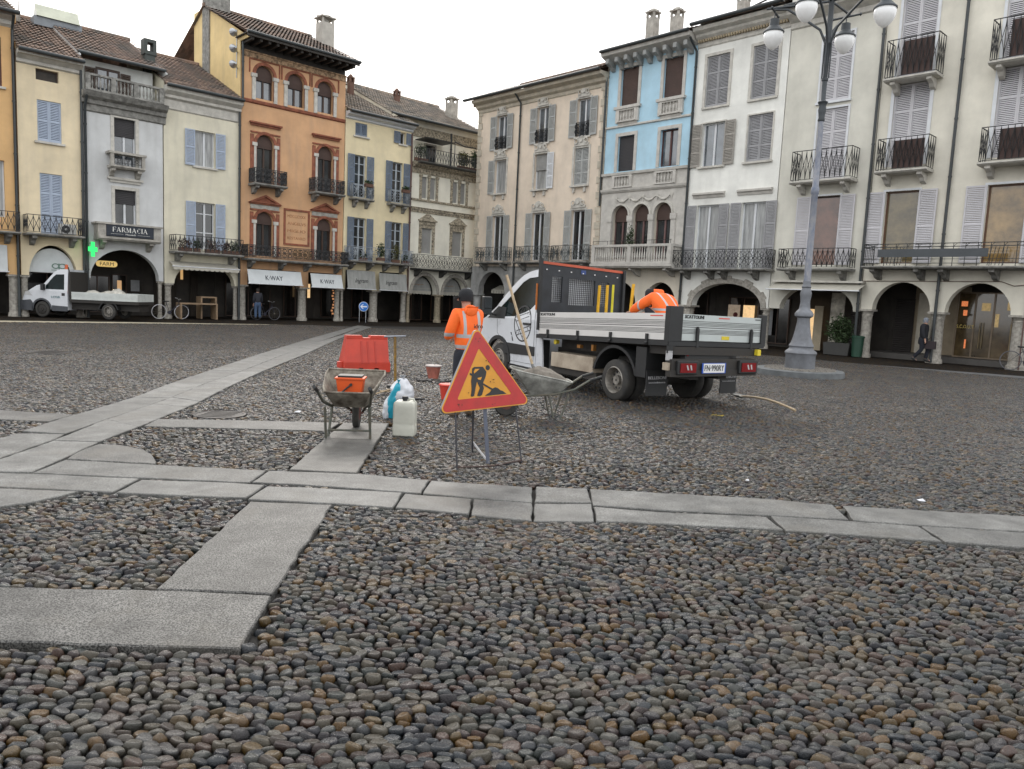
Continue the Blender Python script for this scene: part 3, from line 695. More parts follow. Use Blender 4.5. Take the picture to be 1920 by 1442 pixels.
    return mb.build('railing', m, par)
def balustrade(b, x0, x1, z0, z1, y, m, n=None, piers=(), name='balustrade', t=.16, sides=0., par=None):
    mb = MB(); H = z1-z0; mb.box(x0, x1, y-t/2, y+t/2, z1-.12*H, z1); mb.box(x0+.01, x1-.01, y-t/2+.01, y+t/2-.01, z0, z0+.12*H)
    pr = [x0+t/2]+list(piers)+[x1-t/2]
    for p in pr: mb.box(p-t/2-.02, p+t/2+.02, y-t/2-.008, y+t/2+.008, z0+.005, z1-.01)
    def bal(x, yy):
        h = H*.76; zz = z0+.12*H; r = min(.05, t*.45)
        mb.lathe([(r*.8, zz), (r*.8, zz+.06*h), (r*.5, zz+.1*h), (r, zz+.32*h), (r*.85, zz+.48*h), (r*.42, zz+.72*h), (r*.45, zz+.9*h), (r*.8, zz+.94*h), (r*.8, zz+h)], (x, yy, 0), 8)
    for i in range(len(pr)-1):
        a, c = pr[i]+t/2+.02, pr[i+1]-t/2-.02; k = max(1, int((c-a)/.14)) if n is None else n
        for j in range(k): bal(a+(c-a)*(j+.5)/k, y)
    if sides:
        for xx in (x0+t/2, x1-t/2):
            mb.box(xx-t/2, xx+t/2, y+t/2+.01, y+sides, z1-.12*H, z1-.002); mb.box(xx-t/2+.01, xx+t/2-.01, y+t/2+.01, y+sides, z0, z0+.12*H)
            for j in range(int(sides/.16)): bal(xx, y+t/2+.08+j*.16)
    return b.part(mb, name, m, par)
def awning(b, u0, u1, z0, z1, d, m, txt=None, tm=None, tw=None, th=None, tu=None, scal=0, y1=.05, ttz=.45, shear=0., bold=.01):
    x0, x1 = b.X(u0), b.X(u1); mb = MB()
    mb.hexa([(x0, -y1, z1), (x1, -y1, z1), (x1, -y1-.015, z1-.02), (x0, -y1-.015, z1-.02)], [(x0, -d, z0+.02), (x1, -d, z0+.02), (x1, -d-.015, z0), (x0, -d-.015, z0)])
    if scal:
        n = int((x1-x0)/.24)
        pts = [(x0, z0+.01)]+[(x0+(x1-x0)*(k+t)/n, z0-scal-.05*math.sin(PI*t)) for k in range(n) for t in (0, .25, .5, .75)]+[(x1, z0-scal), (x1, z0+.01)]
        mb.plate(pts, (), -d-.012, -d)
    o = b.part(mb, 'awning', m)
    mb = MB(); mb.tube([(x0-.05, -d-.005, z0-.0), (x1+.05, -d-.005, z0)], .025, 6); mb.build('awning_bar', white, o)
    if txt:
        an = math.atan2(d-y1, z1-z0); c = ((x0+x1)/2 if tu is None else b.X(tu)); f = ttz
        p = Vector((c, -y1-(d-y1)*(1-f)-.02, z0+(z1-z0)*f))
        M = Matrix.Translation(p) @ Matrix.Rotation(-an, 4, 'X') @ MW; text(txt, tm, o, M, w=tw, h=th, bold=bold, shear=shear)
    return o
def shop(b, u0, u1, z0, z1, m, y=3.14, fm=None, nm='shop_front', mull=2, ghost=None):
    x0, x1 = b.X(u0), b.X(u1); mb = MB(); t = .05; w = x1-x0
    out = [(x0, z0), (x1, z0), (x1, z1), (x0, z1)]; mb.plate(out, [[(x0+t, z0+t), (x1-t, z0+t), (x1-t, z1-t), (x0+t, z1-t)]], y-.06, y)
    for k in range(mull-1): xx = x0+w*(k+1)/mull; mb.box(xx-.03, xx+.03, y-.055, y, z0+t, z1-t)
    o = b.part(mb, nm, fm or woodb); mb = MB(); mb.box(x0+t, x1-t, y-.02, y-.005, z0+t, z1-t); mb.build('pane', m, o); return o
def chimney(b, x, y, z0, z1, w=.5, m=None, par=None, cap=True, d=None, lab=None):
    mb = MB(); d = d or w; mb.box(x-w/2, x+w/2, y-d/2, y+d/2, z0, z1-.35)
    for sx in (-1, 1):
        for sy in (-1, 1): mb.box(x+sx*w*.42-.05, x+sx*w*.42+.05, y+sy*d*.42-.05, y+sy*d*.42+.05, z1-.35, z1-.1)
    mb.box(x-w*.2, x+w*.2, y-d*.2, y+d*.2, z1-.35, z1-.1)
    mb.box(x-w*.62, x+w*.62, y-d*.62, y+d*.62, z1-.1, z1-.03); mb.lathe([(w*.75, z1-.03), (w*.2, z1+.14)], (x, y, 0), 4)
    o = b.part(mb, 'chimney', m or stone, par); return o
def pots(x, y, z, w, h, par_u, lab, grp, b, n=60, m=None, potm=None):
    p = b.e.matrix_basis @ Vector((x, y, z)); t = thing('potted_plant', lab, 'plant', p, b.e.rotation_euler.z, grp)
    mb = MB(); mb.box(-w/2, w/2, -.09, .09, 0, .18); mb.build('planter', potm or tercot, t)
    mb = MB(); leaves(mb, (0, 0, .15+h*.45), (w*.65, .2, h*.6), int(n*2), .075); mb.build('foliage', m or leafm, t)
    return t
tercot = mat('terracotta pot', (.13, .07, .05), .8)
leafm = mat('dark green leaves', (.045, .075, .03), .6, var=.4, vs=9, bump=0, spec=.3)
leafo = mat('olive autumn leaves', (.11, .105, .035), .7, var=.4, vs=9, bump=0, spec=.3)
leafr = mat('withered reddish leaves', (.1, .045, .035), .8, var=.4, vs=9, bump=0, spec=.2)
blueS = mat('blue grey louvre paint', (.36, .42, .52), .6, var=.08, bump=.05)
slateS = mat('slate blue louvre paint', (.15, .19, .25), .6, var=.1, bump=.05)
greyS = mat('pale grey louvre paint', (.36, .37, .36), .65, var=.1, bump=.05)
lilacS = mat('lilac grey louvre paint', (.52, .51, .53), .65, var=.06, bump=.05)
warmS = mat('grey beige louvre paint', (.3, .3, .31), .65, var=.1, bump=.05)
redS = mat('dark red louvre paint', (.09, .03, .025), .6, var=.1)
canvas = mat('white canvas', (.6, .63, .64), .8, var=.05, vs=3, bump=.1, spec=.2)
canvasg = mat('grey canvas', (.34, .345, .33), .85, var=.12, vs=2, vsc=(3, 3, .6), bump=.1, spec=.2)
canvasc = mat('cream canvas', (.48, .46, .4), .85, var=.1, vs=3, bump=.1, spec=.2)
terra = mat('red terracotta trim', (.3, .105, .06), .85, var=.25, vs=5, bump=.5, bs=40, streak=.3)
# -------------------------------------------------------------- left row
# 0: ochre house at the very edge
b = B('L', 'ochre house cut off by the left edge of the view, with dark red shutters', -22.5, -17.55, 12.1, plaster('ochre plaster', (.6, .36, .14)))
b.arch(-21.6, -19.9, 3.05); b.arch(-19.35, -17.95, 3.0)
b.win(-18.9, -18.0, 9.35, 11.3, shm=redS, sh='closed'); b.win(-18.9, -18.0, 4.1, 6.4, gm_=curtain, sill=False)
b.win(-21.3, -20.4, 9.3, 11.2, shm=redS, sh='closed')
b.balcony(-19.6, -17.62, 3.4, 4.3, .9, 'cross', br=(-19.2, -18.0)); b.cornice([(0, 11.75), (.12, 11.85), (.12, 12.0), (.4, 12.12), (.4, 12.25), (0, 12.25)], stonew)
b.roof(12.25, .7, 5.5, math.radians(24), x0=0, x1=b.w+.1); b.pipe(-17.62, 0, 11.9, kink=(.0, .5))
awning(b, -19.3, -18.0, 1.85, 2.95, .1, canvas); shop(b, -21.5, -18.0, .1, 2.5, glassw)
mb = MB(); mb.box(b.X(-18.75), b.X(-18.3), .8, .85, 0, 1.8); b.part(mb, 'door', mat('salmon painted door', (.55, .3, .22), .6))
b.finish(colr=.27)
# 1: pale yellow
b = B('L', 'narrow pale yellow house with closed light blue louvred shutters', -17.5, -15.08, 10.85, plaster('pale yellow plaster', (.66, .55, .36)))
b.arch(-17.22, -15.38, 3.08)
b.win(-16.8, -15.95, 9.92, 10.38, fm=woodb, mull=0, sill=False, gm_=darkm)
b.win(-16.78, -15.88, 7.42, 9.12, shm=blueS, sh='closed', rails=1); b.win(-16.74, -15.89, 3.56, 6.1, shm=blueS, sh='closed', rails=2, sill=False)
ba = b.balcony(-17.42, -15.25, 3.42, 4.27, .85, 'cross', br=(-17.1, -15.6))
mb = MB(); x = b.X(-15.85); mb.box(x-.32, x+.32, -.62, -.32, 3.56, 4.0); mb.lathe([(.17, -.635), (.17, -.61)], (x-.08, 0, 3.78), 20, axis='y', m=1); mb.lathe([(.05, -.65), (.05, -.6)], (x-.08, 0, 3.78), 12, axis='y', m=0); mb.build('air_conditioner', [mat('white enamel', (.5, .5, .48), .5), black], ba, bevel=.01)
b.cornice([(0, 10.45), (.1, 10.5), (.1, 10.62), (.32, 10.75), (.45, 10.78), (.45, 10.95), (0, 10.95)], stonew, name='cornice')
b.roof(10.95, .55, 6.2, math.radians(25)); b.pipe(-15.12, 1.2, 10.7)
lun = MB(); lun.plate([(b.X(-16.3)+.88*math.cos(PI*i/16), 1.9+1.05*math.sin(PI*i/16)) for i in range(17)], (), .3, .33); lo = b.part(lun, 'lunette_blind', canvas)
gr = mat('green logo paint', (.12, .2, .16), .6, var=0, bump=0)
mb = MB(); 
for cx in (-.13, .13): mb.plate([(b.X(-16.02)+cx+.15*math.cos(a*PI/10), 2.2+.12*math.sin(a*PI/10)) for a in range(20)], [[(b.X(-16.02)+cx+.105*math.cos(-a*PI/10), 2.2+.08*math.sin(-a*PI/10)) for a in range(20)]], .285-.003*(cx > 0), .3)
mb.box(b.X(-16.02)-.02, b.X(-16.02)+.02, .28, .284, 2.02, 2.32); mb.box(b.X(-16.02)-.3, b.X(-16.02)+.3, .288, .298, 2.01, 2.03); mb.build('logo', gr, lo)
shop(b, -17.2, -15.4, .1, 1.9, glassw, y=1.2); b.finish(colr=.25)
rf = [o for o in b.e.children if o.name.startswith('roof')][0]
mb = MB(); mb.box(1.6, 3.6, 4.4, 5.1, 13.35, 13.75, 1); mb.add([(1.7, 4.3, 13.75), (3.5, 4.3, 13.75), (3.5, 4.7, 14.35), (1.7, 4.7, 14.35), (1.7, 5.0, 13.75), (3.5, 5.0, 13.75)], [(0, 1, 2, 3), (1, 5, 2), (0, 3, 4), (3, 2, 5, 4)]); mb.build('skylight', [mat('milky skylight', (.5, .52, .42), .3, var=.1, bump=0), mat('lead flashing', (.22, .25, .28), .6)], rf)
mb = MB(); mb.tube([(.95, 4.2, 13.3), (.95, 4.2, 15.3)], .02, 5); mb.tube([(.5, 4.2, 14.6), (1.5, 4.25, 14.1)], .015, 4); mb.tube([(.85, 4.2, 15.1), (1.1, 4.2, 15.05)], .015, 4); mb.box(.8, 1.0, 4.1, 4.3, 13.2, 13.5); mb.build('antenna', stoned, rf)
# 2: grey pharmacy house
b = B('L', 'narrow light grey house with a pharmacy sign and balustraded roof terrace', -15.03, -11.7, 9.6, plaster('light grey plaster', (.5, .51, .51), .7))
b.arch(-14.85, -11.9, 3.1)
b.win(-13.8, -12.9, 6.75, 8.95, blind=.36, blm=darkblind, gm_=glassl, sur=stonew, sill=False); b.win(-13.8, -12.9, 3.7, 5.8, blind=.3, blm=darkblind, sur=stonew, sill=False)
mb = MB(); mb.box(b.X(-14.1), b.X(-12.6), -.14, 0, 6.22, 6.32); mb.box(b.X(-14.0), b.X(-12.7), -.07, 0, 6.1, 6.22); b.part(mb, 'hood', stonew)
ba = b.balcony(-14.1, -12.65, 6.68, 0, .55, None, sm=stone, br=(-13.95, -12.85), th=.13)
mb = MB(); x0, x1 = b.X(-14.1), b.X(-12.65)
mb.box(x0-.06, x1+.06, -.58, .0, 7.3, 7.4)
for xx in (x0+.07, x1-.07): mb.box(xx-.07, xx+.07, -.55, -.41, 6.81, 7.3)
mb.build('parapet', stone, ba)
mb = MB()
for k in range(9): xx = x0+.14+(x1-x0-.28)*k/8; mb.tube([(xx, -.48, 6.81), (xx, -.48, 7.3)], .011, 3)
for k in range(3):
    xx = x0+.35+(x1-x0-.7)*k/2; mb.tube([(xx+.08*math.cos(a*PI/2), -.49, 7.06+.08*math.sin(a*PI/2)) for a in range(5)], .018, 3)
mb.tube([(x0+.1, -.48, 6.93), (x1-.1, -.48, 6.93)], .01, 3); mb.build('grille', iron, ba)
ba = b.balcony(-14.7, -12.05, 3.46, 0, .75, None, sm=stone, br=(-14.4, -12.4), th=.17)
x0, x1 = b.X(-14.7), b.X(-12.05); mb = MB(); mb.box(x0-.08, x1+.08, -.8, 0, 4.16, 4.24)
for xx in (x0+.16, x1-.16): mb.box(xx-.16, xx+.16, -.74, -.5, 3.63, 4.16)
mb.box(x0+.02, x0+.12, -.5, 0, 3.63, 4.16); mb.box(x1-.12, x1-.02, -.5, 0, 3.63, 4.16); mb.build('parapet', stone, ba)
navy = mat('navy sign board', (.012, .018, .03), .5, var=0, bump=0); ivory = mat('ivory letters', (.7, .7, .66), .6, var=0, bump=0)
mb = MB(); mb.box(x0+.33, x1-.33, -.77, -.7, 3.66, 4.15); sg = mb.build('sign_board', navy, ba)
# serif capitals from strokes: (x0,z0,x1,z1,width)
G = {'F': [(.15,0,.15,1,.2),(.1,1,.75,1,.06),(.1,.52,.6,.52,.06),(.75,.8,.75,1,.05),(0,0,.32,0,.06),(.6,.42,.6,.62,.05)],
 'A': [(.05,0,.42,1,.07),(.42,1,.8,0,.2),(.18,.33,.62,.33,.06),(-.05,0,.2,0,.06),(.62,0,.98,0,.06)],
 'R': [(.15,0,.15,1,.2),(.1,1,.55,1,.06),(.65,.62,.65,.88,.18),(.1,.5,.55,.5,.06),(.42,.5,.8,0,.18),(0,0,.32,0,.06),(.72,0,.95,0,.06)],
 'M': [(.08,0,.08,1,.06),(.12,1,.5,.05,.18),(.5,.05,.88,1,.06),(.9,0,.9,1,.2),(-.05,0,.22,0,.06),(.75,0,1.05,0,.06),(0,1,.15,1,.06)],
 'C': [(.15,.25,.15,.75,.2),(.2,.12,.35,.02,.1),(.2,.88,.35,.98,.1),(.35,0,.65,.02,.07),(.35,1,.65,.98,.07),(.72,.72,.72,1,.06),(.68,.05,.76,.25,.06)],
 'I': [(.15,0,.15,1,.2),(0,0,.32,0,.06),(0,1,.32,1,.06)]}
def serif(word, x, z, h, wd, y, m, par):
    adv = {'I': .5, 'M': 1.3, 'A': 1.12, 'C': 1.02, 'F': .95, 'R': 1.1}; tot = sum(adv[c] for c in word); sc = wd/tot; mb = MB(); cx = x-wd/2; k_ = 0
    for c in word:
        for (a, z0, c1, z1, t) in G[c]:
            p = Vector((cx+a*sc, z+z0*h)); q = Vector((cx+c1*sc, z+z1*h)); d = (q-p).normalized()
            hor = abs(d.x) > .9; n = Vector((0, 1)) if hor else Vector((1, 0)); tt = t*(h if hor else sc)/2; k_ += 1; yy = y-.0004*(k_ % 7)
            e0 = 0.02*h if not hor else 0
            P = [p-n*tt, p+n*tt, q+n*tt, q-n*tt]; mb.add([(v.x, yy, v.y) for v in P], [(0, 1, 2, 3)])
        cx += adv[c]*sc
    return mb.build('lettering', m, par)
serif('FARMACIA', (x0+x1)/2, 3.86, .2, 1.5, -.775, ivory, sg)
text('Mandelli', ivory, sg, onwall((x0+x1)/2, -.775, 3.76), w=.42, h=.07)
for a_, c_ in ((x0+.5, (x0+x1)/2-.3), ((x0+x1)/2+.3, x1-.5)): mb = MB(); mb.box(a_, c_, -.776, -.772, 3.757, 3.765); mb.build('sign_rule', ivory, sg)
b.cornice([(0, 9.0), (.08, 9.05), (.1, 9.3), (.2, 9.34), (.22, 9.5), (.42, 9.6), (.5, 9.72), (.55, 9.8), (0, 9.85)], stoned, x0=-.1, x1=b.w+.12)
balustrade(b, .05, b.w-.05, 9.86, 10.58, -.25, stoned, piers=(1.15, 2.1))
pw = plaster('off white plaster', (.58, .6, .58)); mb = MB(); mb.box(.15, b.w-.1, 1.0, 7, 9.5, 11.45); b.part(mb, 'penthouse', pw)
hid = B.win
W_ = MB(); x = b.X(-13.75); W_.plate([(x-.5, 9.9), (x+.5, 9.9), (x+.5, 11.2), (x-.5, 11.2)], [[(x-.42, 9.9+.05), (x+.42, 9.95), (x+.42, 11.1), (x-.42, 11.1)]], .93, .995); W_.box(x-.04, x+.04, .94, .99, 9.95, 11.1); wo = b.part(W_, 'window', woodb); mb = MB(); mb.box(x-.42, x+.42, .97, .99, 9.95, 11.1); mb.build('pane', glassl, wo)
for sx in (-1, 1): o = link('shutter', shutter_mesh(.42, 1.2, woodb, 1), wo); o.location = (x+(-.95 if sx < 0 else .53), .9, 9.92)
b.roof(11.55, .45, 5.2, math.radians(25), x0=-.1, x1=b.w+.25, y0=.3); b.pipe(-14.98, 0, 9.4, kink=(0, .4))
rf = [o for o in b.e.children if o.name.startswith('roof')][0]
mb = MB(); xx = b.X(-11.7); mb.box(xx-.22, xx+.22, 1.6, 2.0, 11.5, 12.45); mb.plate([(xx-.28, 12.45), (xx+.28, 12.45), (xx+.28, 13.15), (xx-.28, 13.15)], [[(xx-.13, 12.6), (xx+.13, 12.6), (xx+.13, 13.0), (xx-.13, 13.0)]], 1.55, 2.05); mb.build('chimney', mat('dark chimney metal', (.05, .06, .055), .6), rf)
ca = mat('lit green pharmacy cross', (.03, .5, .12), .4, var=0, bump=0, em=.7, emc=(.05, 1, .2))
mb = MB(); x = b.X(-14.85); 
mb.plate([(-.1, -.38), (.1, -.38), (.1, -.12), (.28, -.12), (.28, .12), (.1, .12), (.1, .38), (-.1, .38), (-.1, .12), (-.28, .12), (-.28, -.12), (-.1, -.12)], (), -.05, .05, fn=lambda a, c, t: (x+t*.6+a*.75, -.45+a*.6+t*.6, 3.02+c*.85)); co = b.part(mb, 'pharmacy_cross', ca)
mb = MB(); mb.tube([(x, 0, 3.3), (x, -.3, 3.3)], .02, 4); mb.build('bracket', iron, co)
mb = MB(); xx = b.X(-13.75); mb.plate([(xx-.32+.14*math.cos(PI/2+PI*i/8), 2.45+.14*math.sin(PI/2+PI*i/8)) for i in range(9)]+[(xx+.32+.14*math.cos(-PI/2+PI*i/8), 2.45+.14*math.sin(-PI/2+PI*i/8)) for i in range(9)], (), 1.5, 1.56); so_ = b.part(mb, 'lit_sign', mat('lit yellow sign', (.6, .42, .12), .5, var=0, bump=0, em=.35, emc=(1, .7, .25)))
text('FARM', black, so_, onwall(xx, 1.497, 2.45), w=.6, h=.17)
shop(b, -14.3, -13.2, .1, 1.9, glassw); shop(b, -13.1, -12.4, .1, 2.0, glassw, mull=1); 
mb = MB(); x = b.X(-12.75); mb.box(x-.1, x+.1, 3.1, 3.13, .9, 1.7); b.part(mb, 'lit_niche', mat('dim lit niche', (.4, .25, .12), .6, em=.3, emc=(1, .6, .3)))
mb = MB(); x = b.X(-13.05); mb.box(x-.03, x+.03, 2.9, 2.95, .8, 1.25); b.part(mb, 'wall_lamp', mat('warm lamp glow', (1, .8, .5), .5, var=0, bump=0, em=2.5, emc=(1, .8, .45)))
mb = MB(); mb.box(b.X(-12.4), b.X(-12.0), 2.5, 2.53, 1.2, 1.75); mb.box(b.X(-12.33), b.X(-12.05), 2.5, 2.53, .75, 1.1); b.part(mb, 'notice_board', mat('grey notice board', (.25, .26, .27), .5))
b.finish(colr=.2, endcol=(1, 1))
# 3: cream
b = B('L', 'cream house with light blue shutters above a scalloped white awning', -11.65, -8.0, 10.65, plaster('cream plaster', (.6, .56, .43), .7), zs=1.68)
b.arch(-11.2, -8.22, 2.75)
b.win(-10.23, -9.33, 9.8, 10.16, fm=woodb, mull=0, sill=False, gm_=darkm); b.win(-10.2, -9.24, 7.36, 9.04, fm=white, sh='open', shm=blueS, shw=.47, rails=1, gm_=curtain)
b.win(-10.17, -9.24, 3.4, 5.66, sh='open', shm=blueS, shw=.47, rails=1, sill=False, tr=(.36, .76))
ba = b.balcony(-11.45, -8.1, 3.1, 3.97, .85, 'cross', br=(-11.1, -8.5), th=.12)
for i, (u, w) in enumerate(((-10.9, .6), (-10.35, .3), (-9.6, .7), (-8.9, .4), (-8.5, .5))):
    pots(b.X(u), -.6, 3.23, w, .5, 0, ['withered reddish plant in a long planter, leftmost on the cream house balcony', 'second plant from the left on the cream house balcony', 'bushy reddish plant in the middle of the cream house balcony', 'fourth plant from the left on the cream house balcony', 'rightmost plant on the cream house balcony'][i], 'plants on the cream house balcony', b, 70, leafr if i in (0, 2, 3) else leafm)
b.cornice([(0, 9.75), (.06, 9.8), (.06, 10.2), (.2, 10.28), (.2, 10.4), (.42, 10.55), (.45, 10.78), (0, 10.8)], stonew)
b.roof(10.8, .5, 6.0, math.radians(25)); b.pipe(-8.06, 0, 10.6, off=.14)
awning(b, -11.45, -8.25, 2.5, 2.75, .6, canvasc, scal=.12)
mb = MB(); mb.box(b.X(-11.1), b.X(-10.0), 3.1, 3.15, 0, 2.9); mb.box(b.X(-9.3), b.X(-8.9), 3.05, 3.1, 0, 2.9); b.part(mb, 'curtain', mat('brown drapes', (.04, .03, .022), .8, vsc=(12, 12, 1), var=.4))
mb = MB(); x = b.X(-9.75); mb.box(x-.06, x+.06, 3.0, 3.05, 1.9, 2.6); b.part(mb, 'wall_lamp', mat('dim amber lamp', (.5, .3, .1), .5, var=0, bump=0, em=.35, emc=(1, .6, .25)))
b.finish(colr=.15)
# 4: orange palazzo
orange = plaster('orange plaster', (.55, .31, .15), .75); yflank = plaster('yellow flank plaster', (.62, .46, .2), .5)
b = B('L', 'tall orange palazzo with arched windows, terracotta trim and iron balconies', -7.92, -2.05, 13.3, orange, zs=1.78, lz=2.95)
b.arch(-7.55, -4.62, 2.62, flat=True); b.arch(-4.12, -2.38, 2.62, flat=True)
for u in (-6.72, -5.0, -3.29):
    w_ = b.win(u-.48, u+.48, 11.16, 12.8, arch=True, fm=woodb, blind=.45, gm_=glassl, sill=False, rec=.2, sur=terra, sw=.16)
    for sx in (-1, 1):
        mb = MB(); x = b.X(u)+sx*.58; mb.box(x-.09, x+.09, -.08, 0, 11.05, 12.15); mb.box(x-.15, x+.15, -.12, 0, 12.15, 12.32); mb.build('jamb', stonew, w_)
    mb = MB(); x = b.X(u); mb.box(x-.82, x+.82, -.06, 0, 12.98, 13.03); mb.box(x-.82, x-.77, -.06, 0, 12.35, 12.98); mb.box(x+.77, x+.82, -.06, 0, 12.35, 12.98); mb.build('moulding', terra, w_)
b.cornice([(0, 10.85), (.08, 10.9), (.1, 11.0), (.02, 11.05), (0, 11.06)], terra, name='string_course')
b.cornice([(0, 13.05), (.04, 13.06), (.05, 13.28), (.1, 13.3), (.1, 13.36), (0, 13.36)], mat('decorated frieze', (.45, .3, .18), .85, var=.4, vs=7, bump=.4, bs=14), name='frieze')
def hoodw(u, z0, z1, ped):
    w_ = b.win(u-.47, u+.47, z0, z1, arch=True, fm=woodb, blind=.28, gm_=glass, sill=False, rec=.2, sur=terra, sw=.15)
    x = b.X(u)
    for sx in (-1, 1): mb = MB(); xx = x+sx*.56; mb.box(xx-.06, xx+.06, -.07, 0, z0, z1-.62); mb.box(x+sx*.59-.13, x+sx*.59+.13, -.1, 0, z1-.62, z1-.45); mb.build('jamb', stonew, w_)
    mb = MB(); mb.box(x-.8, x-.62, -.05, 0, z0, z1-.05); mb.box(x+.62, x+.8, -.05, 0, z0, z1-.05); mb.box(x-.8, x+.8, -.06, 0, z1+.03, z1+.1)
    if ped: mb.box(x-.85, x+.85, -.1, 0, z1+.35, z1+.42); mb.plate([(x-.9, z1+.42), (x+.9, z1+.42), (x, z1+.85)], [[(x-.6, z1+.48), (x+.6, z1+.48), (x, z1+.74)]], -.16, 0); mb.plate([(x-.6, z1+.48), (x+.6, z1+.48), (x, z1+.74)], (), -.05, 0)
    else: mb.box(x-.86, x+.86, -.18, 0, z1+.48, z1+.56); mb.box(x-.8, x+.8, -.1, 0, z1+.38, z1+.48)
    mb.build('hood', terra, w_)
    if ped: mb = MB(); mb.box(x-.78, x+.78, -.04, 0, z1+.12, z1+.33); mb.build('frieze', stone, w_)
for u in (-6.65, -3.2): hoodw(u, 7.0, 9.42, False); hoodw(u, 3.3, 5.56, True)
for u0, u1 in ((-7.55, -5.75), (-4.2, -2.35)): b.balcony(u0, u1, 6.78, 7.62, .75, 'dense', br=(u0+.25, u1-.25), th=.12)
b.balcony(-7.9, -2.08, 3.02, 3.8, .8, 'dense', br=(-7.5, -5.8, -4.35, -2.5), th=.12)
# iron coat of arms roundels on the long balcony
mb = MB()
for u in (-5.2, -4.6):
    for k in range(3): mb.tube([(b.X(u)+(.1+.07*k)*math.cos(a*PI/6), -.8, 3.48+(.1+.07*k)*math.sin(a*PI/6)) for a in range(13)], .015, 4)
b.part(mb, 'railing_roundel', mat('rusty gilt iron', (.13, .08, .035), .6))
mb = MB(); x0, x1 = b.X(-5.6), b.X(-4.1); mb.plate([(x0, 3.98), (x1, 3.98), (x1, 5.88), (x0, 5.88)], [[(x0+.1, 4.08), (x1-.1, 4.08), (x1-.1, 5.78), (x0+.1, 5.78)]], -.05, 0); po = b.part(mb, 'inscription_panel', terra)
ink = mat('faded brown lettering', (.42, .19, .085), .9, var=.3, vs=6, bump=0)
for k, s_ in enumerate(('MDCCCXXX', 'ANGELVS', 'MIGLIO', 'RESTAVRO')): text(s_, ink, po, onwall((x0+x1)/2, -.003, 5.5-k*.38), w=1.05, h=.15)
awn = B
awning(b, -7.75, -4.78, 1.86, 2.58, .62, canvas, 'K·WAY', navy, tw=.95, th=.24, tu=-6.35, bold=.004, y1=.4)
awning(b, -4.22, -2.32, 1.82, 2.56, .62, canvas, 'K·WAY', navy, tw=.85, th=.23, tu=-3.25, bold=.004, y1=.4)
b.roof(13.93, 1.15, 5.5, math.radians(24), x0=-.25, x1=b.w+.2, gut=True)
mb = MB()
for k in range(14): x = .1+(b.w-.2)*k/13; mb.box(x-.06, x+.06, -1.05, .3, 13.6, 13.86)
mb.box(-.2, b.w+.15, -1.1, .3, 13.87, 13.92); mb.box(.01, b.w-.01, .05, 4, 13.2, 13.86); mb.box(-.2, b.w+.15, -1.18, -1.08, 13.72, 13.9); b.part(mb, 'eaves', mat('dark eaves timber', (.05, .045, .04), .8, var=.2))
rf = [o for o in b.e.children if o.name.startswith('roof')][0]
gb = [o for o in b.e.children if o.name.startswith('gable')][0]; bpy.data.objects.remove(gb)
mb = MB(); mb.plate([(-1.0, 13.7), (0, 13.7), (0, 10.3), (5.9, 10.3), (5.9, 16.3), (4.3, 16.3)], (), 0, .05, fn=lambda a, c, t: (-.03-t, a, c)); b.part(mb, 'flank_wall', yflank)
mb = MB(); mb.plate([(-.9, 13.7), (5.5, 13.7), (5.5, 16.2), (4.3, 16.2)], (), 0, .05, fn=lambda a, c, t: (b.w+.02+t, a, c)); b.part(mb, 'flank_wall', yflank)
mb = MB(); mb.box(-.15, 1.0, 3.7, 4.6, 12, 18.2); mb.build('chimney', stoned, rf)
chimney(b, b.X(-1.9), 2.6, 14.5, 17.05, .75, mat('rendered chimney', (.42, .4, .36), .85), rf)
fl = MB()
for z in (12.5, 13.25, 14.0): fl.lathe([(.05, -.1), (.08, 0), (.2, .22)], (-.45, -.25, z), 12, axis='y'); fl.tube([(-.08, .3, z-.05), (-.45, -.1, z)], .03, 5)
fl.tube([(-.1, .35, 12.0), (-.1, .35, 14.3)], .025, 5); b.part(fl, 'floodlight', mat('galvanised metal', (.4, .42, .44), .4, .7, bump=0))
b.pipe(-7.9, 10.6, 13.7, off=.12)
mb = MB(); x = b.X(-2.85); mb.box(x-.1, x+.05, 2.2, 2.25, 1.2, 2.0); b.part(mb, 'lit_display', warm); shop(b, -7.4, -4.8, .05, 2.3, glassw, mull=4); shop(b, -4.0, -2.5, .05, 2.3, glassw)
b.finish(colr=.25, colm=granite)
# 5: yellow with slate shutters
b = B('L', 'yellow house with slate blue shutters above two grey cafe awnings', -2.0, 2.5, 11.35, plaster('butter yellow plaster', (.68, .58, .36), .45), zs=1.78, lz=3.25)
b.arch(-1.82, -.06, 2.9, flat=True); b.arch(.46, 2.15, 2.9, flat=True)
b.win(-1.38, -.6, 10.35, 11.05, sh='closed', shm=slateS, rails=0); b.win(1.62, 2.02, 10.38, 11.05, sh='open', shm=slateS, shw=.42, rails=0, mull=0)
for u in (-1.0, 1.52): 
    b.win(u-.38, u+.38, 7.0, 9.3, sh='open', shm=slateS, shw=.44, sill=False, tr=(.3, .55, .8), gm_=glass, fm=mat('pale blue frame', (.4, .45, .5), .5)); ba = b.balcony(u-.72, u+.72, 6.78, 7.65, .45, 'fan', rm=mat('pale grey iron', (.3, .33, .36), .5), br=(u-.4, u+.4)); pots(b.X(u+.25), -.52, 7.55, .5, .25, 0, 'window box on the %s small upper balcony of the yellow house' % ('left' if u < 0 else 'right'), 'window boxes on the yellow house', b, 50)
for u in (-.95, 1.57): b.win(u-.4, u+.4, 3.45, 5.85, sh='open', shm=slateS, shw=.42, sill=False, tr=(.3, .55, .8), fm=mat('pale blue frame', (.4, .45, .5), .5))
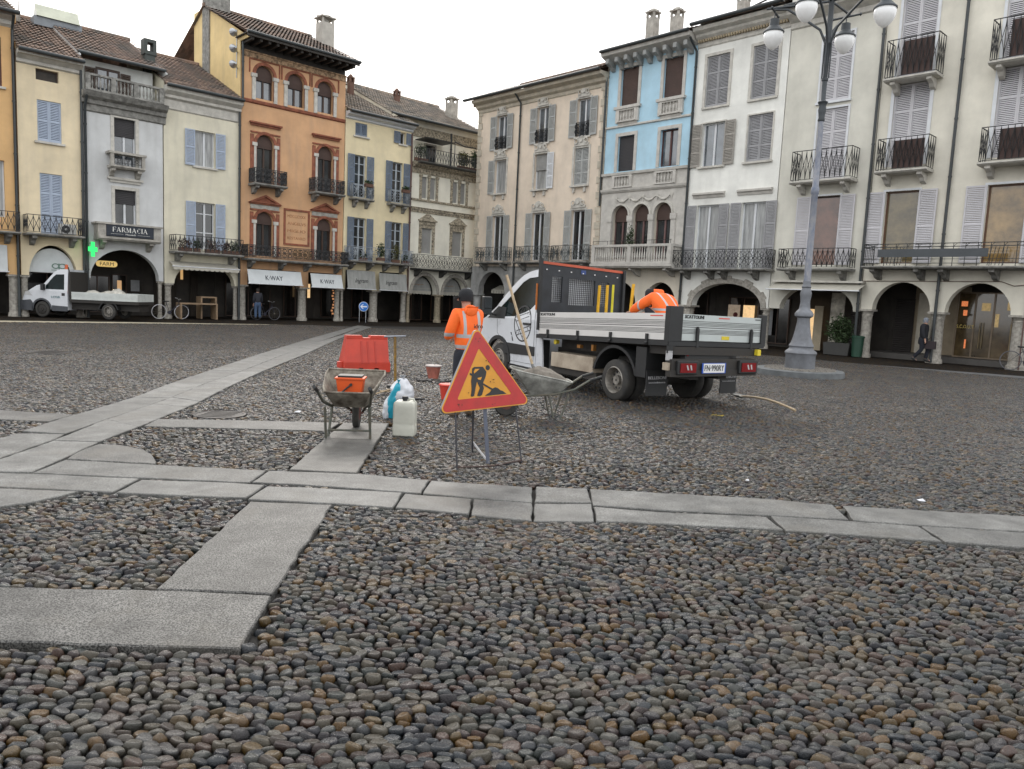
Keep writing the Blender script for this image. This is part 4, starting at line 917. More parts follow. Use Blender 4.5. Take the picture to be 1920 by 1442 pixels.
b.balcony(-1.98, 2.3, 3.32, 4.2, .8, 'fan', rm=mat('pale grey iron', (.3, .33, .36), .5), br=(-1.6, -.4, .7, 1.9), th=.1)
for i, (u, zz, hh, nn, mm) in enumerate(((-1.0, 3.43, .4, 60, leafm), (.02, 3.5, .9, 170, leafm), (1.05, 3.45, 1.0, 200, leafo), (1.9, 3.43, .5, 70, leafm))):
    pots(b.X(u), -.72 if i in (1, 2) else -.5, zz, .5, hh, 0, ['small potted plant at the left end of the yellow house balcony', 'dark green trailing bush over the yellow house balcony rail', 'olive green trailing bush over the yellow house balcony rail', 'small potted plant at the right end of the yellow house balcony'][i], 'plants on the yellow house balcony', b, nn, mm)
b.cornice([(0, 11.15), (.1, 11.2), (.12, 11.28), (.38, 11.38), (.42, 11.52), (0, 11.55)], white)
b.roof(11.55, .5, 6, math.radians(24), m=tilesg); b.pipe(2.42, 1.75, 11.1, m=mat('rust brown pipe', (.11, .06, .05), .6))
awning(b, -1.95, -.1, 1.84, 2.88, .5, canvasg, 'Ingram', black, tw=.85, th=.32, shear=.35, ttz=.42, bold=.0, y1=.35); awning(b, .18, 2.1, 1.84, 2.82, .5, canvasg, 'Ingram', black, tw=.8, th=.32, shear=.35, ttz=.42, tu=1.0, bold=.0, y1=.35)
mb = MB()
for k in range(9): x = b.X(-1.7+random.uniform(-.12, .12)); mb.box(x-.05, x+.05, 1.5, 1.55, .3+k*.17, .4+k*.17)
b.part(mb, 'lit_display', mat('amber bottles', (.3, .12, .05), .4, var=.5, vs=8, em=.3, emc=(1, .45, .2))); shop(b, -1.6, -.1, .05, 2.4, glassw); shop(b, .5, 2.0, .05, 2.4, glassw)
b.finish(colr=.24)
# 6: ornate cream house closing the corner
cream2 = plaster('ivory plaster', (.7, .66, .56), .4); orn = mat('carved ochre frieze', (.42, .37, .28), .85, var=.45, vs=9, bump=.9, bs=16)
b = B('L', 'ivory corner house with carved window pediments and a planted roof terrace', 2.55, 8.6, 9.35, cream2, zs=1.72, lz=3.1)
for c in (3.75, 6.13): b.arch(c-.95, c+.95, 2.85)
def ring(c, zs, r, ra, m, w_=.14, nm='archivolt', y=-.05, vous=False):
    mb = MB(); pts = [(c-(r)*math.cos(PI*i/18), zs+ra*math.sin(PI*i/18)) for i in range(19)]; o2 = [(c+(r+w_)*math.cos(PI*i/18), zs+(ra+w_)*math.sin(PI*i/18)) for i in range(19)]
    mb.plate(pts+o2, (), y, .0)
    if vous:
        for i in range(11):
            a = PI*(i+.5)/11; 
            if i % 2 == 0: continue
            hh = .1; da = PI/24; q = [(c+(r+rr)*math.cos(a+s_*da), zs+(ra+rr)*math.sin(a+s_*da)) for rr, s_ in ((w_-.02, -1), (w_+hh, -.8), (w_+hh, .8), (w_-.02, 1))]; mb.plate(q, (), y-.004, 0)
    return b.part(mb, nm, m)
for c in (3.75, 6.13):
    ring(b.X(c), 1.72, .95, 1.13, granite, .2)
    mb = MB(); mb.plate([(b.X(c)+.94*math.cos(PI*i/16), 1.9+.9*math.sin(PI*i/16)) for i in range(17)], (), .6, .63); lo = b.part(mb, 'lunette_blind', canvasg); mb = MB(); mb.box(b.X(c)-.9, b.X(c)+.9, .58, .595, 2.06, 2.08); mb.plate([(b.X(c)-.94, 1.92)]+[(b.X(c)-.94+1.88*k/32, 1.75-.05*abs(math.sin(PI*k/4))) for k in range(33)]+[(b.X(c)+.94, 1.92)], (), .56, .58); mb.build('valance', canvasc, lo)
    text('Peregolli', ink, lo, onwall(b.X(c)-.1, .597, 2.3), w=.9, h=.08)
for c in (3.78, 6.16):
    w_ = b.win(c-.4, c+.4, 4.2, 5.72, blind=1., blm=greyblind, sill=False, sur=orn, sw=.2, mull=0)
    x = b.X(c); mb = MB(); mb.box(x-.68, x+.68, -.16, 0, 6.12, 6.2); mb.box(x-.6, x+.6, -.08, 0, 5.92, 6.12); mb.plate([(x-.62, 6.2), (x+.62, 6.2), (x+.3, 6.42), (x+.08, 6.56), (x-.08, 6.56), (x-.3, 6.42)], (), -.13, 0); mb.build('pediment', orn, w_)
for c in (3.8, 6.18):
    for s_ in (-.32, .32): b.win(c+s_-.22, c+s_+.22, 7.48, 8.76, blind=1., blm=greyblind, sill=False, mull=0)
    mb = MB(); x = b.X(c)
    for s_ in (-.62, 0, .62): mb.box(x+s_-.07, x+s_+.07, -.09, 0, 7.4, 8.8); mb.box(x+s_-.1, x+s_+.1, -.12, 0, 8.72, 8.86)
    b.part(mb, 'pilaster', orn)
b.cornice([(0, 7.28), (.1, 7.3), (.1, 7.4), (0, 7.42)], orn, name='string_course'); b.cornice([(0, 6.6), (.04, 6.6), (.06, 6.85), (.1, 6.9), (0, 6.92)], orn, name='string_course')
b.cornice([(0, 8.9), (.05, 8.9), (.06, 9.2), (.3, 9.3), (.45, 9.4), (.5, 9.5), (0, 9.52)], orn, name='cornice')
ba = b.balcony(2.62, 8.5, 9.42, 10.3, .75, 'cross', sm=mat('dark slab', (.07, .07, .065), .8), th=.12)
mb = MB(); mb.box(.1, b.w, 1.2, 7, 9.3, 12.42); b.part(mb, 'penthouse', cream2)
mb = MB(); mb.box(.1, b.w, 1.13, 1.2, 11.3, 11.9); b.part(mb, 'frieze', orn)
mb = MB(); x = b.X(4.7); mb.plate([(x-.45, 9.6), (x+.45, 9.6), (x+.45, 11.0), (x-.45, 11.0)], [[(x-.36, 9.65), (x+.36, 9.65), (x+.36, 10.9), (x-.36, 10.9)]], 1.1, 1.19); wo = b.part(mb, 'door', stone); mb = MB(); mb.box(x-.36, x+.36, 1.14, 1.18, 9.65, 10.9); mb.build('pane', glass, wo)
mb = MB(); mb.box(b.X(3.5), b.X(5.6), -.1, 1.1, 11.05, 11.1); mb.tube([(b.X(5.5), -.3, 9.55), (b.X(5.5), -.3, 11.1)], .025, 5); mb.tube([(b.X(5.5), -.3, 11.1), (b.X(6.3), -.3, 10.95), (b.X(7.2), -.3, 11.0)], .04, 5); mb.tube([(b.X(7.2), -.3, 9.55), (b.X(7.2), -.3, 11.0)], .025, 5); b.part(mb, 'pergola', iron)
b.pipe(6.3, 9.6, 11.9, off=-1.08)
for i, (u, h_, n_, mm) in enumerate(((2.95, .9, 160, leafm), (6.2, 1.0, 420, leafo), (7.1, 1.2, 420, leafm))): pots(b.X(u), -.35, 9.55, .9, h_, 0, ['dark shrub at the left end of the corner house roof terrace', 'yellow green shrub in the middle of the roof terrace', 'tall shrub at the right end of the roof terrace'][i], 'shrubs on the roof terrace', b, n_, mm)
b.roof(12.2, .4, 5.6, math.radians(25), m=tilesg, y0=.5, x0=-1.2, x1=b.w+.3); rf = [o for o in b.e.children if o.name.startswith('roof')][0]
b.balcony(2.6, 7.6, 3.16, 4.08, .75, 'scroll', rm=iron, br=(3.0, 4.9, 7.0), sm=mat('dark slab', (.07, .07, .065), .8))
chimney(b, b.X(7.9), 3.2, 13.2, 14.75, .6, stone, rf); chimney(b, b.X(4.2), 4.2, 13.4, 14.6, .3, tercot, rf); chimney(b, b.X(.8), 4.2, 13.4, 14.7, .3, tercot, rf)
gp = MB()
for k in range(9): gp.box(-3.2+k*.95-.02, -3.2+k*.95+.02, 7.0, 7.04, 13.8, 15.5-.13*k)
gp.add([(-3.2, 7.02, 13.8), (4.4, 7.02, 13.8), (4.4, 7.02, 14.4), (-3.2, 7.02, 15.5)], [(0, 1, 2, 3)], 1); gp.build('glass_canopy', [mat('green steel', (.3, .42, .38), .5), mat('pale canopy glass', (.6, .72, .68), .2, var=.1, bump=0)], rf)
mb = MB(); mb.tube([(0, -.1, 6.75), (b.w*.5, -.14, 6.7), (b.w, -.1, 6.78)], .012, 4); b.part(mb, 'cable', black)
shop(b, 2.9, 4.6, .05, 1.8, glassw, y=1.4); shop(b, 5.3, 6.9, .05, 1.9, glassw, y=1.4); b.finish(colr=.2, colm=mat('ochre granite', (.33, .28, .2), .8, var=.25, vs=9, bump=.4, streak=.4))
# -------------------------------------------------------------- right row
# 7 beige corner palace
beige = plaster('dusky beige plaster', (.62, .52, .41), .5); rust = mat('pale rusticated stone', (.52, .47, .38), .85, var=.15, vs=3, bump=.4, streak=.4)
greycol = mat('grey arcade plaster', (.36, .36, .35), .85, var=.2, vs=1.5, bump=.4, streak=.6)
b = B('R', 'beige corner palace with grey shutters and stucco shells above its windows', -24.75, -14.4, 13.35, beige, zs=1.9, lz=3.6)
b.arch(-24.2, -21.7, 3.27); b.arch(-20.5, -18.4, 3.2); b.arch(-17.4, -15.3, 3.2)
for i, u in enumerate((-22.53, -19.08, -16.0)):
    w_ = b.win(u-.48, u+.48, 10.6, 12.6, sh='open', shm=greyS, shw=.5, rails=2, gm_=glassl, fm=white, sur=stonew, sw=.1)
    railing(w_, b.X(u)-.48, b.X(u)+.48, 10.62, 11.35, .08, 'dense', iron)
    w2 = b.win(u-.52, u+.52, 8.0, 10.0, sh=('left', 'right', 'closed')[i] if i != 2 else 'closed', shm=greyS if i == 0 else white if i == 1 else greyS, shw=.5, gm_=curtain if i < 2 else glass, blind=(.45 if i == 1 else 0), blm=greyblind, mull=0 if i < 2 else 1, sur=stonew, sw=.12, silld=.2)
    w3 = b.win(u-.5, u+.5, 3.95, 6.68, sh='open', shm=greyS, shw=.48, rails=2, sur=stonew, sw=.12, sill=False)
    x = b.X(u)
    for k, (zz, ww) in enumerate(((12.72, w_), (10.15, w2), (6.85, w3))):     # stucco shell crest
        mb = MB(); c0 = 1.0 if k else .8
        mb.plate([(x-.5*c0, zz-.05), (x+.5*c0, zz-.05), (x+.52*c0, zz+.1), (x+.3*c0, zz+.16), (x+.2*c0, zz+.42*c0), (x, zz+.5*c0), (x-.2*c0, zz+.42*c0), (x-.3*c0, zz+.16), (x-.52*c0, zz+.1)], (), -.1, 0)
        for s_ in (-1, 1): mb.tube([(x+s_*(.34+.13*math.cos(a*.7))*c0, -.12, zz+.2+.13*math.sin(a*.7)) for a in range(10)], .03, 5)
        mb.lathe([(.13, -.16), (.1, -.1)], (x, 0, zz+.26), 10, axis='y'); mb.build('crest', stonew, ww)
    mb = MB()
    for s_ in (-.4, .4): mb.plate([(x+s_-.08, 7.9), (x+s_+.08, 7.9), (x+s_+.06, 7.65), (x+s_-.06, 7.6)], (), -.12, 0)
    mb.build('sill_bracket', stonew, w2)
    b.balcony(u-1.35, u+1.35, 3.75, 4.72, .7, 'fan', rm=mat('grey iron', (.09, .1, .1), .55), br=(u-.9, u+.9), th=.11)
mb = MB()
for k in range(24):
    z = 3.6+k*.4; wq = .42 if k % 2 else .3; mb.box(.0, wq, -.04, 0, z+.01, z+.37); mb.box(b.w-wq, b.w-.002, -.04, 0, z+.01, z+.37)
b.part(mb, 'quoins', rust)
mb = MB(); mb.box(0, b.w, -.03, 0, 3.55, 3.62); b.part(mb, 'string_course', stoned)
b.cornice([(0, 12.95), (.06, 13.0), (.08, 13.15), (.25, 13.25), (.3, 13.4), (.62, 13.5), (.66, 13.65), (0, 13.68)], rust)
b.roof(13.75, .75, 5.0, math.radians(22), x0=-.6); b.pipe(-20.9, 0, 13.3, kink=(0, .6)); b.pipe(-14.45, 6.8, 13.4)
mb = MB(); mb.plate([(-.1, 1.9), (.62, 1.9), (.62, 3.55), (-.1, 3.55)], (), -.03, 0); b.part(mb, 'pier_facing', greycol)
mb = MB(); xa = b.X(-23.9); mb.hexa([(xa, 1.6, 2.45), (xa+2.2, 1.6, 2.45), (xa+2.2, 1.6, 2.5), (xa, 1.6, 2.5)], [(xa, .9, 2.15), (xa+2.2, .9, 2.15), (xa+2.2, .9, 2.2), (xa, .9, 2.2)])
for k in range(9): mb.box(xa+.25*k, xa+.25*k+.2, .88, .9, 1.98, 2.15)
b.part(mb, 'awning', canvasc)
b.finish(colr=.3, colm=greycol, base=(3.56, greycol), ext=(7, 0))
# 8 sky blue
blue = plaster('sky blue plaster', (.34, .54, .66), .35); pst = mat('pale grey cast stone', (.52, .5, .46), .8, var=.12, vs=3, bump=.3, streak=.45)
b = B('R', 'narrow sky blue house with a triple arched window above a stone balustrade', -14.35, -9.02, 14.0, blue, zs=1.7, lz=3.2)
b.arch(-13.9, -11.75, 2.85); b.arch(-11.2, -9.3, 2.84)
for i, u in enumerate((-12.96, -10.3)):
    b.win(u-.56, u+.56, 11.75, 13.68, blind=1., blm=brownm, sill=False, sur=pst, sw=.17, mull=0)
    b.win(u-.53, u+.53, 8.5, 10.28, blind=0 if i else .98, blm=darkblind, sill=False, sur=pst, sw=.17, fm=mat('maroon frame', (.08, .025, .02), .5), gm_=glassl)
    mb = MB(); x = b.X(u); mb.box(x-.82, x+.82, -.2, 0, 11.62, 11.76); mb.box(x-.72, x-.6, -.14, 0, 10.95, 11.62); mb.box(x+.6, x+.72, -.14, 0, 10.95, 11.62); mb.box(x-.62, x+.62, -.03, 0, 10.86, 11.62); b.part(mb, 'balcony_panel', pst)
    balustrade(b, x-.6, x+.6, 10.98, 11.62, -.1, pst, n=5, t=.1)
b.cornice([(0, 10.72), (.08, 10.75), (.08, 10.82), (0, 10.86)], pst, name='string_course')
mb = MB(); mb.box(.05, b.w-.02, -.07, 0, 3.6, 8.4); bay = None
# grey lower stage with opening for the triple arch
st_ = MB(); x0, x1 = b.X(-13.85), b.X(-9.45)
ws = [(-12.99, .53), (-11.66, .53), (-10.32, .53)]
hl = []
for u, r in ws: x = b.X(u); hl.append([(x-r, 4.0), (x+r, 4.0)]+arc(x, 6.75-r, r, 0, PI, 12))
st_.plate([(.03, 3.6), (b.w-.02, 3.6), (b.w-.02, 8.42), (.03, 8.42)], hl, -.09, -.002); b.part(st_, 'stone_stage', pst)
for u, r in ws:
    w_ = b.win(u-r, u+r, 4.0, 6.75, arch=True, fm=mat('mauve brown frame', (.16, .09, .085), .5), blind=.3, blm=brownm, sill=False, rec=.18)
    x = b.X(u); ring(x, 6.75-r, r, r, stonew, .1, y=-.16)
mb = MB()
for u in (-13.66, -12.32, -10.99, -9.65):
    x = b.X(u); mb.box(x-.13, x+.13, -.17, -.09, 3.9, 5.9); mb.box(x-.17, x+.17, -.21, -.09, 5.95, 6.2); mb.box(x-.16, x+.16, -.2, -.09, 5.9, 5.95)
b.part(mb, 'pilaster', pst)
mb = MB()
for k in range(4):
    xc = b.X(-12.9)+k*.86; pts = [(xc-.36+.72*t/8, -.13, 7.1-.18*math.sin(PI*t/8)) for t in range(9)]; mb.tube(pts, [.02, .035, .05, .06, .065, .06, .05, .035, .02], 6)
for k in range(5): xc = b.X(-13.3)+k*.86; mb.lathe([(.1, -.15), (.06, -.1)], (xc, 0, 7.15), 8, axis='y'); mb.tube([(xc, -.13, 7.1), (xc+.02, -.13, 6.85)], [.05, .015], 5)
b.part(mb, 'garland', stonew)
b.cornice([(.09, 7.4), (.14, 7.42), (.2, 7.5), (.22, 7.6), (.09, 7.62)], pst, name='ledge'); b.cornice([(.09, 8.28), (.2, 8.3), (.22, 8.42), (0, 8.44)], pst, name='ledge')
for u in (-12.96, -10.3): balustrade(b, b.X(u)-.62, b.X(u)+.62, 7.64, 8.27, -.16, pst, n=5, t=.12)
ba = b.balcony(-14.1, -8.95, 3.5, 0, 1.05, None, sm=pst, br=(-13.3, -11.6, -9.5), th=.18)
balustrade(b, b.X(-14.0), b.X(-9.05), 3.69, 4.66, -.95, pst, piers=(b.X(-11.55),), sides=.85, par=None)
mb = MB(); mb.tube([(b.X(-14), -.95, 4.85), (b.X(-9.1), -.95, 4.85)], .015, 4)
for k in range(6): mb.tube([(b.X(-14)+k*.97, -.95, 4.66), (b.X(-14)+k*.97, -.95, 4.85)], .012, 4)
mb.build('handrail', iron, ba)
pots(b.X(-11.9), -.55, 3.7, .5, 1.9, 0, 'tall dark shrub standing on the stone balcony of the blue house', None, b, 260)
b.cornice([(0, 13.95), (.75, 14.25), (.8, 14.42), (0, 14.5)], pst)
mb = MB()
for k in range(9): x = .3+k*(b.w-.6)/8; mb.plate([(0, 13.6), (-.15, 13.62), (-.3, 13.78), (-.62, 13.9), (-.62, 14.12), (0, 14.12)], (), -.1, .1, fn=lambda a, c, t: (x+t, a, c))
b.part(mb, 'modillions', mat('grey modillion', (.33, .34, .33), .8)); b.roof(14.5, .82, 4.5, math.radians(20)); b.pipe(-9.0, 0, 13.9, kink=(0, .7))
rf = [o for o in b.e.children if o.name.startswith('roof')][0]
chimney(b, .9, 2.2, 15.0, 17.1, .5, None, rf); chimney(b, 2.3, 2.4, 15.0, 16.9, .5, None, rf)
shop(b, -13.8, -11.9, .1, 2.5, glassw); shop(b, -11.0, -9.4, .1, 2.5, glassw)
mb = MB(); x = b.X(-13.0); mb.box(x-.5, x+.3, 3.0, 3.05, 1.0, 1.4); b.part(mb, 'lit_display', warm)
b.finish(colr=.3, colm=granite, base=(8.43, plaster('cream arcade plaster', (.58, .53, .43), .6)))
# 9 white
wht = plaster('white plaster', (.76, .72, .63), .5)
b = B('R', 'white house with grey shutters above a rusticated stone arch', -8.98, -4.38, 14.2, wht, zs=1.78, lz=3.2)
b.arch(-8.35, -4.72, 2.85)
for i, u in enumerate((-7.82, -5.45)):
    b.win(u-.6, u+.6, 11.0, 13.3, sh='closed', shm=warmS, sur=stonew, sw=.13, rails=2)
    if i: b.win(u-.6, u+.6, 8.28, 10.32, sh='closed', shm=warmS, rails=2, silld=.14, sur=stonew, sw=.06)
    else: b.win(u-.6, u+.6, 8.28, 10.26, sh='open', shm=mat('taupe louvre paint', (.3, .28, .25), .65), shw=.55, rails=2, silld=.14, gm_=glassl, sur=stonew, sw=.06)
    b.win(u-.6, u+.6, 3.5, 6.5, sh='open', shm=warmS, shw=.52, rails=2, gm_=curtain, sill=False, tr=())
    mb = MB(); x = b.X(u); mb.extr([(-.16, 7.06), (0, 7.1), (0, 6.83), (-.05, 6.83), (-.08, 6.93), (-.16, 6.98)], x-.85, x+.85); b.part(mb, 'hood', pst)
b.balcony(-9.2, -4.2, 3.4, 4.34, .85, 'scroll', rm=iron, br=(-8.6, -7.3, -6.6, -5.0), th=.1)
ring(b.X(-6.535), 1.78, 1.815, 1.07, granite, .26, vous=True)
b.cornice([(0, 13.75), (.05, 13.8), (.06, 14.0), (.3, 14.2), (.34, 14.3), (.55, 14.4), (.6, 14.55), (0, 14.6)], stonew)
mb = MB()
for k in range(34): x = .08+k*(b.w-.1)/34; mb.box(x, x+.07, -.2, -.05, 13.98, 14.1)
b.part(mb, 'dentils', mat('ochre dentils', (.4, .33, .22), .85)); b.roof(14.7, .75, 4, math.radians(20))
rf = [o for o in b.e.children if o.name.startswith('roof')][0]
chimney(b, 1.0, 2.0, 15.1, 16.6, .45, None, rf); chimney(b, 2.9, 2.2, 15.2, 18.4, .5, None, rf); chimney(b, 3.7, 2.2, 15.2, 18.3, .5, None, rf)
mb = MB(); mb.tube([(2.7, -.6, 14.75), (4.4, -.9, 14.9)], .04, 5); mb.tube([(4.5, -.8, 14.7), (4.5, -1.7, 14.5)], .04, 5); mb.build('snow_rail', iron, rf)
mb = MB(); x = b.X(-7.4); mb.box(x-.75, x-.1, 3.0, 3.05, .7, 1.9); b.part(mb, 'lit_display', mat('pale shop poster', (.42, .33, .24), .6, var=.3, vs=4, em=.12, emc=(1, .8, .6)))
mb = MB(); mb.box(x+.1, x+.7, 3.0, 3.05, .9, 1.9); b.part(mb, 'lit_display', warm)
mb = MB(); mb.lathe([(.13, 2.97), (.05, 2.99)], (x-.3, 0, 1.4), 12, axis='y'); b.part(mb, 'wreath', mat('crimson wreath', (.15, .03, .03), .7))
shop(b, -8.2, -6.5, .1, 2.3, glassw, y=3.19); shop(b, -6.1, -4.9, .1, 2.3, glassw)
mb = MB(); x = b.X(-6.0); mb.box(x-.15, x+.35, 2.9, 2.95, .5, 1.9); b.part(mb, 'notice_board', mat('grey notice board', (.25, .26, .27), .5))
b.finish(colr=.3, endcol=(1, 1))
# 10 grey green
gg = plaster('grey green plaster', (.54, .525, .455), .4); lpl = mat('peeling pale plaster', (.6, .56, .48), .85, var=.3, vs=3, bump=.5)
b = B('R', 'greyish plain house behind the lamp post with lilac shutters and one iron balcony', -4.34, -.38, 13.85, gg, zs=1.8, lz=3.1)
b.arch(-3.85, -.62, 2.85)
b.win(-2.85, -1.6, 10.4, 13.05, sh='closed', shm=lilacS, sur=white, sw=.08, rails=2); b.win(-2.82, -1.57, 7.25, 10.1, sh='closed', shm=lilacS, sur=white, sw=.08, rails=2, sill=False)
b.win(-2.76, -1.56, 3.7, 6.55, sh='open', shm=lilacS, shw=.62, rails=1, mull=0, fm=woodb, gm_=glassm('red brown painted reflection glass', (.16, .07, .045)), sill=False, sur=white, sw=.07)  # red brown pane colour is a painted reflection of unbuilt surroundings
b.balcony(-3.5, -.92, 7.02, 8.35, .75, 'cross', sm=stonew, br=(-3.15, -1.3), th=.11); b.balcony(-3.75, -.68, 3.42, 4.33, .75, 'cross', br=(-3.3, -1.1), th=.1)
awning(b, -4.05, -.15, 2.62, 2.92, .85, canvasc, y1=.1); mb = MB(); mb.box(b.X(-4.1), b.X(-.2), -.35, 0, 2.95, 3.03); b.part(mb, 'canopy', stonew)
b.cornice([(0, 13.6), (.08, 13.65), (.1, 13.85), (.35, 14.0), (.55, 14.1), (.6, 14.3), (0, 14.35)], stonew); b.roof(14.4, .75, 4, math.radians(20)); b.pipe(-.4, 0, 13.6, off=.12)
mb = MB(); x = b.X(-3.55); mb.box(x-.35, x+.15, 2.6, 2.65, .15, 1.85); b.part(mb, 'lit_display', warm)
mb = MB(); mb.box(x+.15, x+.55, 2.5, 2.56, -.02, 2.0); b.part(mb, 'door', mat('cream door leaf', (.55, .47, .34), .6))
mb = MB(); mb.box(b.X(-2.35), b.X(-1.75), 1.8, 1.85, -.02, 2.6); b.part(mb, 'peeling_pier', lpl)
roll = MB()
def roller(b, u0, u1, z1, y):
    mb = MB(); prof = []; n = int(z1/.09)
    for k in range(n): z = z1*k/n; prof += [(y-.02, z+.01), (y-.035, z+.045), (y-.02, z+.08)]
    mb.extr(prof+[(y, z1), (y, 0)], b.X(u0), b.X(u1)); return b.part(mb, 'roller_shutter', mat('dark steel shutter', (.035, .03, .028), .5, .3))
roller(b, -1.6, -.75, 2.3, 2.2); b.finish(colr=.26, endcol=(0, 0))
# 11 pale house, runs out of frame
pale = plaster('pale buff plaster', (.6, .57, .48), .4)
b = B('R', 'wide pale buff house at the right edge with lilac shutters and a long dark balcony', -.34, 7.2, 16.5, pale, zs=1.93, lz=3.3)
b.arch(.12, 2.28, 3.03); b.arch(2.79, 4.95, 3.04); b.arch(5.5, 7.0, 3.0)
wcur = mat('white lace and brown board', (.045, .03, .025), .6)
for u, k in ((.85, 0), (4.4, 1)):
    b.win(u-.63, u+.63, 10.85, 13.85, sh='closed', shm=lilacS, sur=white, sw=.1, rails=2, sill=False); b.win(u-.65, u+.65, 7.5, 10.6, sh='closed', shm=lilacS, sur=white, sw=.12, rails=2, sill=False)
    b.win(u-.62, u+.62, 3.75, 6.55, sh='open', shm=lilacS, shw=.66, rails=1, mull=0, fm=mat('varnished brown frame', (.12, .055, .03), .4), gm_=glassm('%s painted reflection glass' % ('amber' if k else 'bronze'), (.28, .18, .07) if k else (.17, .13, .06)), sill=False, sur=white, sw=.08)  # amber and bronze base colours paint in the reflection of a house opposite
    for z0, zr in ((7.15, 8.45), (10.6, 12.1)):
        c = u+.1; ba = b.balcony(c-.95, c+.95, z0, zr, .78, 'cross', sm=stonew, br=(c-.65, c+.65), th=.1)
        mb = MB(); x = b.X(c); mb.box(x-.35, x+.75, -.68, -.66, z0+.16, zr-.1); mb.build('screen_panel', mat('brown timber screen', (.06, .032, .026), .7, var=.3, vsc=(14, 14, .6)), ba)
ba = b.balcony(-.05, 5.6, 3.5, 0, 1.05, None, br=(.3, 1.9, 2.75, 4.4), th=.1)
mb = MB(); xa, xb = b.X(0), b.X(5.55)
for z in (4.42, 4.3): mb.tube([(xa, 0, z), (xa, -1, z), (xb, -1, z), (xb, 0, z)], .02, 4)
mb.tube([(xa, -1, 3.7), (xb, -1, 3.7)], .015, 4); mb.tube([(xa, -1, 3.85), (xb, -1, 3.85)], .012, 4)
for k in range(15): x = xa+(xb-xa)*k/14; mb.tube([(x, -1, 3.6), (x, -1, 4.42)], .014, 4); mb.tube([(x, -1, 4.3), (x+.12, -1, 4.42)], .01, 4)
for k in range(7): 
    mb.tube([(xa, -.15*k-.05, 3.6), (xa, -.15*k-.05, 4.42)], .012, 4)
    mb.tube([(xb, -.15*k-.05, 3.6), (xb, -.15*k-.05, 4.42)], .012, 4)
for s_ in (1.5, 4.9):
    for t in range(5): mb.tube([(xa+s_-.6+.12*t, -1.01, 3.62), (xa+s_-.5+.12*t, -1.01, 4.3)], .012, 4)
mb.build('railing', irond, ba)
mb = MB(); mb.box(b.X(.55), b.X(4.3), -1.06, -1.03, 3.92, 4.22); mb.build('dark_panel', mat('dark grey banner', (.06, .068, .075), .6, var=.1), ba)
b.pipe(2.52, 0, 16.3, off=.12)
mb = MB(); mb.tube([(0, -.03, 3.05), (4.9, -.03, 3.1), (5.3, -.03, 2.95), (6.2, -.03, 3.05)], .018, 4); b.part(mb, 'cable', mat('brown cable', (.12, .08, .06), .7))
mb = MB(); mb.box(b.X(5.38), b.X(5.42), -.08, -.04, 0, 3); b.part(mb, 'conduit', mat('rust brown pipe', (.11, .06, .05), .6))
inner = mat('sand portico plaster', (.33, .27, .19), .85, var=.15, vs=1.5, streak=.3)
roller(b, .0, .75, 2.45, 2.9)
mb = MB(); mb.box(b.X(1.0), b.X(1.7), 2.55, 2.9, .22, 2.7); b.part(mb, 'inner_pier', mat('pale inner plaster', (.5, .46, .38), .85)); mb = MB(); mb.box(b.X(.72), b.X(2.75), 2.95, 3.15, 0.2, 3.0); b.part(mb, 'inner_wall', inner)
mb = MB(); mb.box(b.X(-.3), b.X(7), .9, 3.1, -.02, .2); b.part(mb, 'step', mat('dark stone step', (.07, .065, .06), .7))
sw_ = shop(b, 2.75, 5.3, .22, 2.75, glassm('shop glass with painted golden reflection', (.1, .07, .035)), y=1.6, fm=mat('bronze shop frame', (.16, .12, .08), .4, .3), mull=4)  # golden reflection is painted into the pane's base colour
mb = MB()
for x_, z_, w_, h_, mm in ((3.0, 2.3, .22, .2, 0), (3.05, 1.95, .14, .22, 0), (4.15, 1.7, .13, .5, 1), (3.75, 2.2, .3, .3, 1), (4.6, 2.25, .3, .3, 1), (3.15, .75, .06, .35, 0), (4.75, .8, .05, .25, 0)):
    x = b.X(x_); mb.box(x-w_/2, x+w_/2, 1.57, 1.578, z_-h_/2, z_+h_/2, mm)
mb.build('display_and_reflection', [mat('orange shop light', (.5, .12, .05), .5, var=.4, vs=20, em=.35, emc=(1, .3, .1)), mat('painted wall reflection', (.5, .36, .16), .5, var=.3, vs=9, em=.12, emc=(1, .7, .3))], sw_)  # shop lights, plus a painted, faintly glowing wall reflection
text('S.C.O.U.T.', gold, sw_, onwall(b.X(3.12), 1.535, 1.42), w=.62, h=.13); text('S.C.', gold, sw_, onwall(b.X(5.05), 1.535, 1.42), w=.3, h=.13)
mb = MB()
for x_ in (3.62, 3.72, 4.65, 4.98): mb.tube([(b.X(x_), 1.5, .6), (b.X(x_), 1.5, 1.6)], .014, 6)
mb.build('door_handle', mat('brass handle', (.3, .24, .14), .3, .9, bump=0), sw_)
b.finish(colr=.24)
